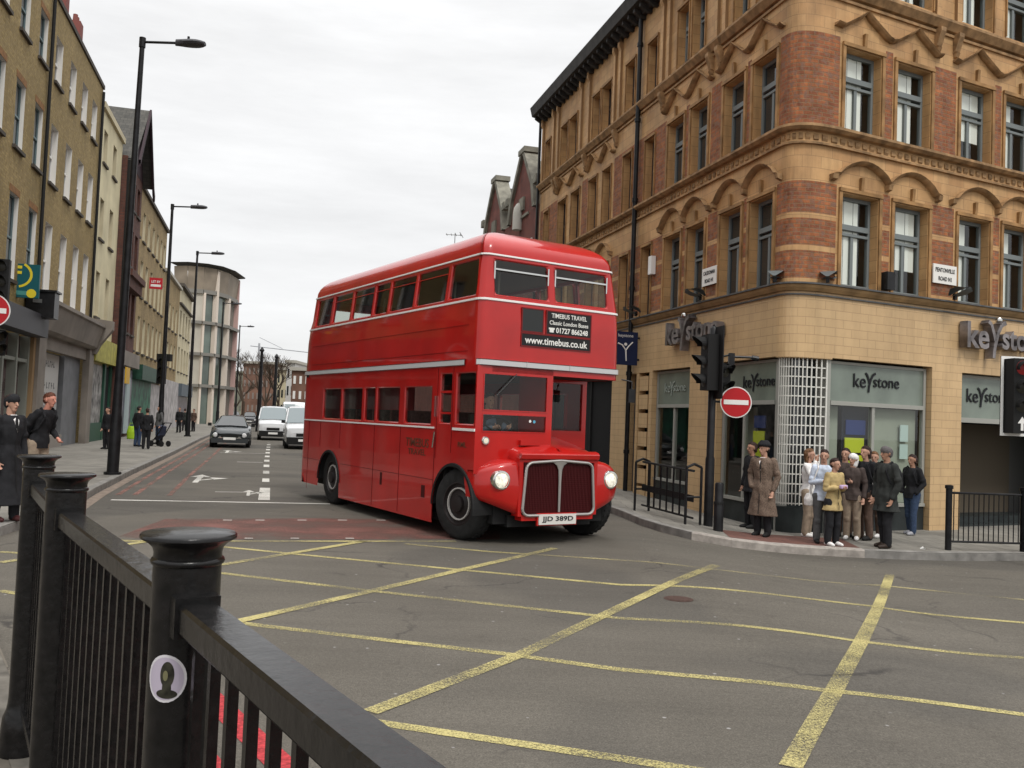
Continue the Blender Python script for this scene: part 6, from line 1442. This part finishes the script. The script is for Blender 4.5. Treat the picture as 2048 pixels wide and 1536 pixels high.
# ================================================================ PEOPLE
def capsule(mb, p0, r0, p1, r1, n=12, sq=(1, 1)):
    p0, p1 = Vector(p0), Vector(p1); ax = p1 - p0; L = ax.length
    if L < 1e-5: ax = Vector((0, 0, 1)); L = 1e-5
    ax.normalize(); up = Vector((0, 1, 0)) if abs(ax.y) < .8 else Vector((1, 0, 0)); a = ax.cross(up).normalized(); b = ax.cross(a)
    R = []
    for c, r, s in ((p0, r0, -1), (p1, r1, 1)):
        ks = range(0, 5) if s < 0 else range(4, -1, -1)
        for k in ks:
            t = k / 4 * PI / 2; rad_ = max(r * math.sin(t), 1e-4); o = ax * (s * r * cos(t))
            R.append([c + o + (a * cos(2 * PI * q / n) * sq[0] + b * math.sin(2 * PI * q / n) * sq[1]) * rad_ for q in range(n)])
    mb.grid(R, closed=True)
def loftc(mb, rings, n=20):
    """closed loft of ellipses (cx,cy,z,rx,ry)"""
    R = [[(cx + rx * cos(2 * PI * k / n), cy + ry * math.sin(2 * PI * k / n), z) for k in range(n)] for cx, cy, z, rx, ry in rings]
    mb.grid(R, closed=True); mb.face(R[0][::-1]); mb.face(R[-1])
def remesh(mb, name, m, vox, parent=None, smooth_it=2):
    o = mb.build(name, m, None); merge(o, 1e-5)
    r = o.modifiers.new('r', 'REMESH'); r.mode = 'VOXEL'; r.voxel_size = vox; s = o.modifiers.new('s', 'SMOOTH'); s.iterations = smooth_it; s.factor = .5
    bpy.context.view_layer.update(); me = bpy.data.meshes.new_from_object(o.evaluated_get(bpy.context.evaluated_depsgraph_get()))
    o.modifiers.clear(); old = o.data; o.data = me; bpy.data.meshes.remove(old); me.materials.clear(); me.materials.append(m); me.shade_smooth()
    if parent: o.parent = parent
    return o
SKIN = mat('skin', (.42, .24, .17), .55, nscale=8, namt=.12); SKIND = mat('skin_tan', (.33, .18, .12), .55, nscale=8, namt=.12)
def person(label, loc, rz, H, top=None, legs=None, shoes=None, hair=None, hat=None, arms='down', coat=None, fem=False, lean=0, stride=0, turn=0, group=None, vox=.010, skin=SKIN, extras=None, build=1.0, hairlen=.0, looks=0, sit=False):
    """local: faces -y. coat: (material, hem fraction, collar material)"""
    lv = lean
    def B(x, y, z):   # body leaning forward above the hips
        zz = z - .50
        if zz > 0: return Vector((x, y - zz * math.sin(lv), .50 + zz * cos(lv))) * H
        return Vector((x, y, z)) * H
    hipx = .052; st = stride
    hip = {s: B(s * hipx, 0, .50) for s in (-1, 1)}
    knee = {s: Vector((s * .052, -.012 - s * st * .45, .275)) * H for s in (-1, 1)}
    ank = {s: Vector((s * .058, .01 - s * st, .045)) * H for s in (-1, 1)}
    sh = {s: B(s * .100 * build, 0, .805) for s in (-1, 1)}
    if sit:
        knee = {s: Vector((s * .075, -.235, .49)) * H for s in (-1, 1)}; ank = {s: Vector((s * .07, -.30, .27)) * H for s in (-1, 1)}
    A = {'down': ((.135, .015, .635), (.125, -.035, .49)), 'pocket': ((.145, .03, .64), (.105, -.06, .52)), 'hold': ((.125, -.01, .645), (.03, -.115, .665)), 'fold': ((.13, -.02, .64), (-.02, -.105, .69)), 'face': ((.12, -.07, .69), (.035, -.085, .855)), 'back': ((.14, .07, .65), (.05, .09, .56)), 'bag': ((.135, .01, .635), (.11, -.10, .56)), 'wheel': ((.145, -.06, .66), (.075, -.20, .70))}
    am = arms if isinstance(arms, tuple) else (arms, arms)
    elb, wri = {}, {}
    for s, k in ((-1, am[0]), (1, am[1])):
        e, w = A[k]; elb[s] = B(s * e[0] * build, e[1], e[2]); wri[s] = B(s * w[0], w[1], w[2])
    neck = B(0, .0, .83); hc = B(0, -.012, .925); q = math.radians(turn)
    def Hd(x, y, z):   # head local
        xr, yr = x * cos(q) - y * math.sin(q), x * math.sin(q) + y * cos(q); return hc + Vector((xr, yr - z * math.sin(lv) * .3, z)) * H
    mb = MB()
    def tor(mb, e, z0=.47, ztop=.83, wk=1.0):
        sw = build
        rg = [(.47, .082 + .006 * fem, .062), (.52, .088 + .004 * fem, .064), (.60, .076 - .008 * fem, .056), (.68, .086, .062 + .006 * fem), (.74, .096, .066 + .004 * fem), (.79, .100, .056), (.82, .070, .045), (.835, .035, .035)]
        R = []
        for z, rx, ry in rg:
            if z < z0 - .001: continue
            c = B(0, 0, z); R.append((c.x, c.y, c.z, (rx * sw + e) * H, (ry * sw + e) * H))
        return R
    loftc(mb, tor(mb, -.008))
    for s in (-1, 1):
        capsule(mb, hip[s], .058 * H * build, knee[s], .033 * H); capsule(mb, knee[s], .033 * H, ank[s], .021 * H)
        capsule(mb, ank[s] - Vector((0, -.006, .018)) * H, .017 * H, ank[s] + Vector((0, -.08, -.030)) * H, .009 * H)
        capsule(mb, sh[s] - Vector((s * .008, 0, 0)) * H, .026 * H, elb[s], .021 * H); capsule(mb, elb[s], .022 * H, wri[s], .0145 * H)
        # hand: palm, four fingers, thumb
        d = (wri[s] - elb[s]).normalized(); hd = (d + Vector((0, -.2, -.35)) * (1 if am[(s + 1) // 2] in ('down', 'pocket', 'back') else 0)).normalized(); sd = hd.cross(Vector((0, 1, 0))) ; sd = sd.normalized() if sd.length > .1 else Vector((1, 0, 0)); nr_ = hd.cross(sd).normalized()
        if am[(s + 1) // 2] != 'pocket':
            pc = wri[s] + hd * .035 * H; capsule(mb, wri[s], .0145 * H, pc + hd * .018 * H, .0185 * H, sq=(1, 1))
            for f, (o_, l_) in enumerate(((-.015, .030), (-.005, .036), (.005, .034), (.015, .026))):
                k0 = pc + hd * .025 * H + sd * o_ * H; k1 = k0 + (hd + nr_ * .35).normalized() * l_ * .55 * H; k2 = k1 + (hd * .6 + nr_ * .8).normalized() * l_ * .5 * H
                capsule(mb, k0, .0058 * H, k1, .0052 * H, 8); capsule(mb, k1, .0052 * H, k2, .0045 * H, 8)
            tb_ = pc - sd * s * .012 * H; capsule(mb, tb_, .007 * H, tb_ + (hd * .6 - sd * s * .8 + nr_ * .3).normalized() * .032 * H, .0055 * H, 8)
    capsule(mb, B(0, .005, .80), .034 * H, hc + Vector((0, .01, -.035)) * H, .031 * H)
    # head: skull, jaw, nose, ears, lips, brow
    for cx_, cy_, cz_, r_ in ((0, .004, .018, .0455), (0, .012, .012, .044)): capsule(mb, Hd(cx_, cy_ + .012, cz_), r_ * H, Hd(cx_, cy_ - .012, cz_), r_ * .95 * H)
    capsule(mb, Hd(0, -.014, -.012), .036 * H, Hd(0, -.024, -.046), .020 * H); capsule(mb, Hd(0, -.050, .010), .0055 * H, Hd(0, -.061, -.012), .0085 * H, 8)
    for s in (-1, 1): capsule(mb, Hd(s * .044, .006, .008), .007 * H, Hd(s * .045, .006, -.014), .005 * H, 8)
    capsule(mb, Hd(-.009, -.049, -.029), .0048 * H, Hd(.009, -.049, -.029), .0048 * H, 8); capsule(mb, Hd(-.018, -.044, .019), .006 * H, Hd(.018, -.044, .019), .006 * H, 8)
    body = remesh(mb, 'person', skin, vox * .8); body.location = loc; body.rotation_euler = (0, 0, rz); tag(body, label, 'person', group)
    def part(mb, name, m, v=vox, sm=2): return remesh(mb, name, m, v, body, sm)
    # eyes and mouth
    for s in (-1, 1): e = MB(); p = Hd(s * .017, -.0475, .008); e.lathe([(.0005, -.005 * H), (.005 * H, 0), (.0005, .004 * H)], (p.x, p.y, p.z), 8, axis='y'); e.build('eye', mat('eye_dark', (.02, .015, .01), .3), body)
    e = MB(); p = Hd(0, -.0535, -.029); e.box(p.x - .011 * H, p.x + .011 * H, p.y - .0005, p.y + .002, p.z - .002 * H, p.z + .002 * H); e.build('mouth', mat('lips', (.22, .07, .06), .5), body)
    # trousers
    if legs:
        mb = MB(); c = B(0, 0, .50); loftc(mb, [(0, 0, .44 * H, .080 * H, .066 * H), (0, 0, .50 * H, .094 * H * build, .072 * H * build), (0, 0, .545 * H, .084 * H * build, .062 * H * build)])
        for s in (-1, 1):
            capsule(mb, hip[s], .064 * H * build, knee[s], .044 * H); capsule(mb, knee[s], .044 * H, ank[s] + Vector((0, 0, .01)) * H, .040 * H)
            capsule(mb, ank[s] + Vector((0, 0, .02)) * H, .039 * H, ank[s] + Vector((0, -.004, -.006)) * H, .036 * H)
            capsule(mb, knee[s] + Vector((0, -.012, -.03)) * H, .036 * H, knee[s] + Vector((0, -.008, -.05)) * H, .037 * H)
        part(mb, 'trousers', legs)
    for s in (-1, 1):
        mb = MB(); a_ = ank[s]; capsule(mb, a_ + Vector((0, .018, -.020)) * H, .026 * H, a_ + Vector((0, -.05, -.022)) * H, .026 * H); capsule(mb, a_ + Vector((0, -.05, -.024)) * H, .027 * H, a_ + Vector((s * .004, -.10, -.028)) * H, .019 * H)
        o = remesh(mb, 'shoe', shoes or BLACKM, vox * .8, body, 1)
        if not sit:
            for v in o.data.vertices: v.co.z = max(v.co.z, .001)
    # upper garment
    g, hem, col2 = coat if coat else (top, .47, None)
    mb = MB(); e = .012 if coat else .006; T = tor(mb, e)
    T = [(t[0], t[1], t[2], max(t[3], .106 * H * build), max(t[4], .082 * H * build)) if i < 2 else t for i, t in enumerate(T)]
    if hem >= .46: T = [(0, 0, (hem - .015) * H, .108 * H * build, .084 * H * build)] + T
    if hem < .46:
        flare = .124 + (.47 - hem) * .10
        low = [(0, (ank[-1].y + ank[1].y) * .0 + .004 * H, hem * H, flare * H * build, (.092 + (.47 - hem) * .09 + abs(st) * .5) * H), (0, 0, (hem + .47) / 2 * H, (.116 + (.47 - hem) * .04) * H * build, (.088 + (.47 - hem) * .03) * H)]
        T = low + T
    loftc(mb, T)
    for s in (-1, 1):
        r_ = (.033 if fem else .036) if coat else .033
        capsule(mb, sh[s] + Vector((-s * .004, 0, -.002)) * H, (r_ + .004) * H, elb[s], r_ * H); capsule(mb, elb[s], r_ * H, wri[s] - (wri[s] - elb[s]).normalized() * .012 * H, (r_ - .007) * H)
        m_ = elb[s].lerp(sh[s], .25); capsule(mb, m_ + Vector((s * .004, -.004, 0)) * H, (r_ + .003) * H, m_ + Vector((0, 0, .01)) * H, (r_ + .002) * H)
    if coat: # collar
        c = B(0, 0, .83); capsule(mb, c + Vector((-.03, .012, .0)) * H, .018 * H, c + Vector((.03, .012, .0)) * H, .018 * H)
    gm = part(mb, 'coat' if coat else 'top', g, vox, 2)
    rnd = random.Random(label)
    f1, f2 = rnd.uniform(0, 6), rnd.uniform(0, 6)
    for v in gm.data.vertices:  # folds
        n_ = v.co; w_ = .0028 * H; a = math.atan2(n_.y, n_.x)
        k = w_ * (math.sin(a * 7 + n_.z * 9 + f1) + .6 * math.sin(n_.z * 34 + a * 3 + f2)); L = math.hypot(n_.x, n_.y) + 1e-6; v.co.x += n_.x / L * k; v.co.y += n_.y / L * k
    if col2: # shirt front showing at the neck
        mb = MB(); c0, c1 = B(-.022, -.066, .80), B(.022, -.066, .80); c2 = B(0, -.083, .70); cn = B(0, -.040, .835); mb.face([B(-.028, -.035, .84), B(.028, -.035, .84), B(.022, -.074, .79), B(0, -.088, .70), B(-.022, -.074, .79)]); mb.face([B(-.028, -.033, .84), B(.028, -.033, .84), B(0, -.08, .70)]); mb.build('shirt_front', col2, body)
        mb = MB(); mb.face([B(-.006, -.080, .795), B(.006, -.080, .795), B(.008, -.092, .71), B(-.008, -.092, .71)]); mb.build('tie', BLACKM, body)
    if coat and hem < .46:  # opening and buttons
        mb = MB(); pr = [(-.006, hem + .01), (-.006, .76)]
        yh = lambda z: -(.092 + max(0, .47 - z) * .09 + .004) if z < .47 else -(.064 + e + .003)
        mb.grid([[B(x, yh(z), z) for x in (-.004, .004)] for z in [hem + .02 + (.74 - hem) * k / 8 for k in range(9)]]); mb.build('coat_opening', BLACKM, body)
    if hair:
        mb = MB()
        for a, b_, r_ in ((Hd(0, .026, .028), Hd(0, .002, .038), .045), (Hd(0, .030, .0), Hd(0, .026, .02), .0415)): capsule(mb, a, r_ * H, b, (r_ - .003) * H) if False else capsule(mb, a, r_ * H, b_, (r_ - .002) * H)
        if hairlen > 0:
            for s in (-1, 0, 1): capsule(mb, Hd(s * .034, .022, .012), .020 * H, Hd(s * .040, .024, -.01 - hairlen), .017 * H)
            capsule(mb, Hd(-.02, .036, .01), .03 * H, Hd(.0, .036, -.0 - hairlen), .028 * H); capsule(mb, Hd(.02, .036, .01), .03 * H, Hd(.0, .036, -.0 - hairlen), .028 * H)
        hm = part(mb, 'hair', hair, vox * .9, 1)
        for v in hm.data.vertices: v.co += Vector((rnd.uniform(-1, 1), rnd.uniform(-1, 1), rnd.uniform(-1, 1))) * .0032 * H
    if hat:
        kind, hm_ = hat; mb = MB()
        if kind == 'brim':
            c = Hd(0, .0, .045); loftc(mb, [(c.x, c.y, c.z - .006 * H, .072 * H, .078 * H), (c.x, c.y, c.z + .004 * H, .074 * H, .080 * H), (c.x, c.y, c.z + .008 * H, .054 * H, .058 * H), (c.x, c.y, c.z + .038 * H, .050 * H, .054 * H), (c.x, c.y, c.z + .052 * H, .038 * H, .042 * H)])
        elif kind == 'beanie':
            capsule(mb, Hd(0, .022, .020), .050 * H, Hd(0, -.010, .034), .048 * H); capsule(mb, Hd(0, .028, .0), .044 * H, Hd(0, .026, .02), .046 * H)
        elif kind == 'fur':
            for k in range(14):
                a = 2 * PI * k / 14; capsule(mb, Hd(.046 * cos(a), .048 * math.sin(a) + .004, .050), .024 * H, Hd(.026 * cos(a), .03 * math.sin(a) + .004, .078), .022 * H, 8)
        elif kind == 'scarf':
            capsule(mb, Hd(0, .020, .018), .052 * H, Hd(0, -.006, .028), .049 * H); capsule(mb, Hd(0, .03, -.01), .047 * H, Hd(0, .02, -.06), .04 * H)
        part(mb, 'hat' if kind != 'scarf' else 'headscarf', hm_, vox * .9, 1)
    if extras: extras(body, B, Hd, wri, H, elb, sh)
    return body
def cloth(n, c, s=14, a=.22): return mat(n, c, .9, nscale=s, namt=a, bump=.25, bscale=60)
BLK = cloth('black_cloth', (.016, .016, .018)); BRN = cloth('brown_tweed', (.14, .10, .075), 60, .45); TAN = cloth('beige_coat_cloth', (.40, .30, .14)); LBL = cloth('pale_blue_shirt_cloth', (.50, .56, .66)); WHC = cloth('white_cloth', (.68, .66, .64)); GRY = cloth('grey_trouser_cloth', (.085, .085, .085))
BRT = cloth('brown_trouser_cloth', (.10, .065, .050)); KHK = cloth('khaki_trouser_cloth', (.27, .21, .155)); JNS = cloth('denim', (.035, .055, .10), 30); DGR = cloth('dark_green_grey_cloth', (.028, .03, .028)); BJK = cloth('dark_brown_jacket_cloth', (.06, .045, .04)); GRB = cloth('grey_beanie_knit', (.10, .09, .09), 40)
HBR = mat('brown_hair', (.13, .065, .03), .6, nscale=30, namt=.4); HDK = mat('dark_hair', (.03, .015, .012), .5, nscale=30, namt=.4); HBK = mat('black_hair', (.012, .010, .010), .5)
def face(px, py):  # rotation so that local -y points along screen-ish angle: 0 faces camera, +90 faces image left
    return rad(px)
def bag(m, side, drop=.50, name='shoulder_bag'):
    def f(body, B, Hd, wri, H, elb, sh):
        mb = MB(); c = B(side * .135, .05, drop); loftc(mb, [(c.x, c.y, c.z - .07 * H, .05 * H, .07 * H), (c.x, c.y, c.z, .055 * H, .08 * H), (c.x, c.y, c.z + .06 * H, .03 * H, .06 * H)]); remesh(mb, name, m, .014, body, 1)
        mb = MB(); a = B(side * .07, -.07, .80); mb.path([B(side * .13, .0, drop + .06), B(side * .115, -.045, .66), a, B(side * .06, .0, .845), B(side * .10, .07, .70), B(side * .13, .07, drop + .06)], .008 * H, 6); mb.build('strap', m, body)
    return f
def sack(m):
    def f(body, B, Hd, wri, H, elb, sh):
        mb = MB(); c = B(0, .12, .68); loftc(mb, [(c.x, c.y, c.z - .11 * H, .05 * H, .03 * H), (c.x, c.y, c.z - .08 * H, .075 * H, .045 * H), (c.x, c.y, c.z + .05 * H, .07 * H, .045 * H), (c.x, c.y - .01 * H, c.z + .11 * H, .04 * H, .03 * H)]); remesh(mb, 'rucksack', m, .014, body, 1)
        for s in (-1, 1): mb = MB(); mb.path([B(s * .06, .09, .76), B(s * .07, .0, .852), B(s * .075, -.075, .76), B(s * .09, -.03, .64), B(s * .07, .09, .60)], .009 * H, 6); mb.build('strap', m, body)
    return f
def hold(m, w=.05):
    def f(body, B, Hd, wri, H, elb, sh):
        c = (wri[-1] + wri[1]) / 2 + Vector((0, -.03, .01)) * H; mb = MB(); mb.box(c.x - w * H, c.x + w * H, c.y - .03 * H, c.y + .01 * H, c.z - .015 * H, c.z + .03 * H); remesh(mb, 'held_parcel', m, .012, body, 2)
    return f
GP = 'pedestrians waiting outside the corner shop'
def at_px(px, pyf, pyt, hatk=1.0): g = G(px, pyf, .125); return g, (topz(px, pyt, g.x, g.y) - g.z) / hatk
g, h = at_px(1524, 1072, 879, 1.03); man1 = g
person('man in long brown coat, white collar and black hat looking down by the kerb', g, rad(-40), h, legs=BLK, coat=(BRN, .22, WHC), hair=HBK, hat=('fur', BLK), arms=('pocket', 'down'), turn=-22, group=GP, build=1.12)
g, h = at_px(1501, 1056, 884, 1.0)
person('person in dark coat mostly hidden behind the man in the brown coat', g, rad(-70), h, legs=BLK, coat=(BLK, .42, None), hair=HDK, arms=('down', 'pocket'), group=GP, skin=SKIND, hairlen=.02)
g, h = at_px(1614, 1073, 897, 1.0)
person('woman in white top with long light brown hair raising a hand to her face', g, rad(55), h, top=WHC, legs=KHK, shoes=WHITEP, hair=HBR, hairlen=.07, arms=('face', 'face'), fem=True, group=GP)
g, h = at_px(1644, 1086, 899, 1.0)
person('man in pale blue shirt and grey trousers with dark bag strap', g, rad(-8), h, top=LBL, legs=GRY, hair=HDK, turn=-18, arms=('hold', 'down'), group=GP, extras=bag(WHC, -1, .46))
g, h = at_px(1664, 1091, 916, 1.0)
person('woman in beige jacket with black trousers and white shoes holding a parcel', g, rad(22), h, coat=(TAN, .40, None), legs=BLK, shoes=WHC, hair=HDK, hairlen=.0, arms=('hold', 'hold'), turn=14, lean=.03, fem=True, group=GP, extras=hold(mat('lilac_parcel', (.45, .33, .5), .7)))
g, h = at_px(1687, 1072, 896, 1.0)
person('woman with curly dark hair behind the woman in the beige jacket', g, rad(-10), h, top=BJK, legs=BRT, hair=HDK, hairlen=.045, arms=('down', 'pocket'), turn=-30, fem=True, group=GP)
g, h = at_px(1703, 1079, 906, 1.0)
person('person in white headscarf and khaki trousers in the middle of the group', g, rad(-30), h, top=BJK, legs=KHK, shoes=WHC, hair=None, hat=('scarf', WHC), arms=('hold', 'down'), turn=-25, fem=True, group=GP)
g, h = at_px(1728, 1079, 892, 1.0)
person('woman with dark bobbed hair, black jacket, white collar and brown trousers', g, rad(-60), h, top=BLK, legs=BRT, hair=HDK, hairlen=.035, arms=('bag', 'down'), fem=True, group=GP, extras=bag(BLK, 1, .5))
g, h = at_px(1748, 1074, 903, 1.0)
person('fair haired person in brown trousers half hidden between two black jackets', g, rad(-50), h, top=WHC, legs=BRT, shoes=WHC, hair=HBR, arms=('down', 'pocket'), turn=20, lean=.05, group=GP)
g, h = at_px(1770, 1095, 893, 1.0)
person('man in grey knitted cap and long dark jacket facing left at the kerb', g, rad(-72), h, coat=(DGR, .36, None), legs=BLK, shoes=mat('dark_brown_leather', (.03, .02, .015), .4), hair=None, hat=('beanie', GRB), arms=('down', 'down'), stride=.03, group=GP, skin=SKIND, build=1.12, extras=sack(BLK))
g, h = at_px(1822, 1069, 909, 1.0)
person('woman in black jacket and blue jeans standing alone by the shop window', g, rad(-62), h, top=BLK, legs=JNS, shoes=mat('grey_trainer', (.3, .3, .32), .6), hair=HDK, hairlen=.02, arms=('pocket', 'pocket'), fem=True, stride=.05, group=GP, skin=SKIND, extras=sack(BLK))
# left side
g, h = at_px(8, 1042, 786, 1.01)
person('woman in long black coat and black hat at the left edge walking right', g, rad(68), h, coat=(BLK, .13, WHC), legs=BLK, shoes=mat('dark_red_leather', (.06, .02, .02), .4), hair=HDK, hat=('beanie', BLK), arms='down', fem=True, stride=.04)
p = atdepth(70, 984, 15.2); hgt = 1.80
person('man in dark jacket leaning forward behind the railing posts with a bag on his back', (p.x, p.y, .12), rad(75), hgt, top=BLK, legs=KHK, hair=mat('reddish_brown_hair', (.10, .035, .02), .6, nscale=30, namt=.4), arms=('back', 'bag'), lean=.24, stride=.03, skin=mat('flushed_skin', (.50, .22, .16), .55), extras=sack(BLK))
# distant walkers on the left pavement
FG = 'distant pedestrians on the left pavement'
for px, pf, pt, rz_, tp, lg, hr, l in ((212, 898, 815, 20, BLK, BLK, HBK, 'dark clothed person partly behind the nearest street lamp'), (274, 893, 812, 200, BLK, JNS, HBK, 'person in black top and jeans beside the lime green bag'), (291, 898, 816, 160, BLK, BLK, HDK, 'person all in black in front of the green shopfront'),
        (316, 888, 812, 40, GRY, JNS, HBK, 'person in grey top next to the black traffic signal'), (357, 865, 815, 0, BLK, BLK, HBR, 'distant person in black beyond the traffic signal'), (368, 862, 818, 150, DGR, BLK, HDK, 'second distant person beside the third street lamp'), (386, 863, 820, 20, BRT, BLK, HDK, 'distant person in brown below the glazed building')):
    g, h = at_px(px, pf, pt); h = min(max(h, 1.5), 1.82); person(l, g, rad(-rz_), h, top=tp, legs=lg, hair=hr, vox=.02, group=FG)
g = G(262, 878, .12); mb = MB(); loftc(mb, [(0, 0, 0, .2, .12), (0, 0, .35, .22, .14), (0, 0, .6, .16, .08)]); t = remesh(mb, 'carrier_bag', mat('lime_plastic', (.35, .55, .03), .5), .03); t.location = g; tag(t, 'lime green carrier bag on the pavement beside the dark clothed pair', 'bag')
mb = MB(); mb.path([(-.12, 0, .58), (-.08, 0, .75), (.08, 0, .75), (.12, 0, .58)], .012, 6); mb.build('handle', mat('lime_plastic', ()), t)
g = G(312, 893, .12); t = thing('pushchair', 'low black pushchair beside the grey clothed person', 'pushchair', g, rad(-20)); mb = MB(); mb.path([(-.25, 0, .12), (.1, 0, .55), (.35, 0, .95)], .02, 6); mb.path([(-.25, .4, .12), (.1, .4, .55), (.35, .4, .95)], .02, 6); mb.tube((.35, 0, .95), (.35, .4, .95), .02, n=6); mb.build('frame', BLACKM, t); mb = MB(); mb.grid([[(-.3, y, .25), (-.1, y, .3), (.1, y, .45), (.15, y, .8), (-.02, y, .85)] for y in (.02, .38)]); mb.build('seat', mat('navy_canvas', (.03, .035, .06), .8), t)
for x in (-.25, .25):
    for y in (0, .4): mb = MB(); mb.lathe([(.06, -.02), (.12, -.015), (.12, .015), (.06, .02)], (x, y, .12), 14, axis='y'); mb.build('wheel', RUBBER, t)

bp_ = bus.matrix_basis @ Vector((.55, .62, .0)) if False else None
bus_m = Matrix.Translation(bus.location) @ Matrix.Rotation(.5587, 4, 'Z') @ Matrix.Scale(BS, 4)
dp = bus_m @ Vector((.55, .60, .40)); person('bus driver in dark clothes sitting behind the cab windscreen', dp, .5587, 1.72, top=mat('driver_shirt', (.10, .12, .16), .9), legs=BLK, hair=HDK, arms=('wheel', 'wheel'), sit=True)
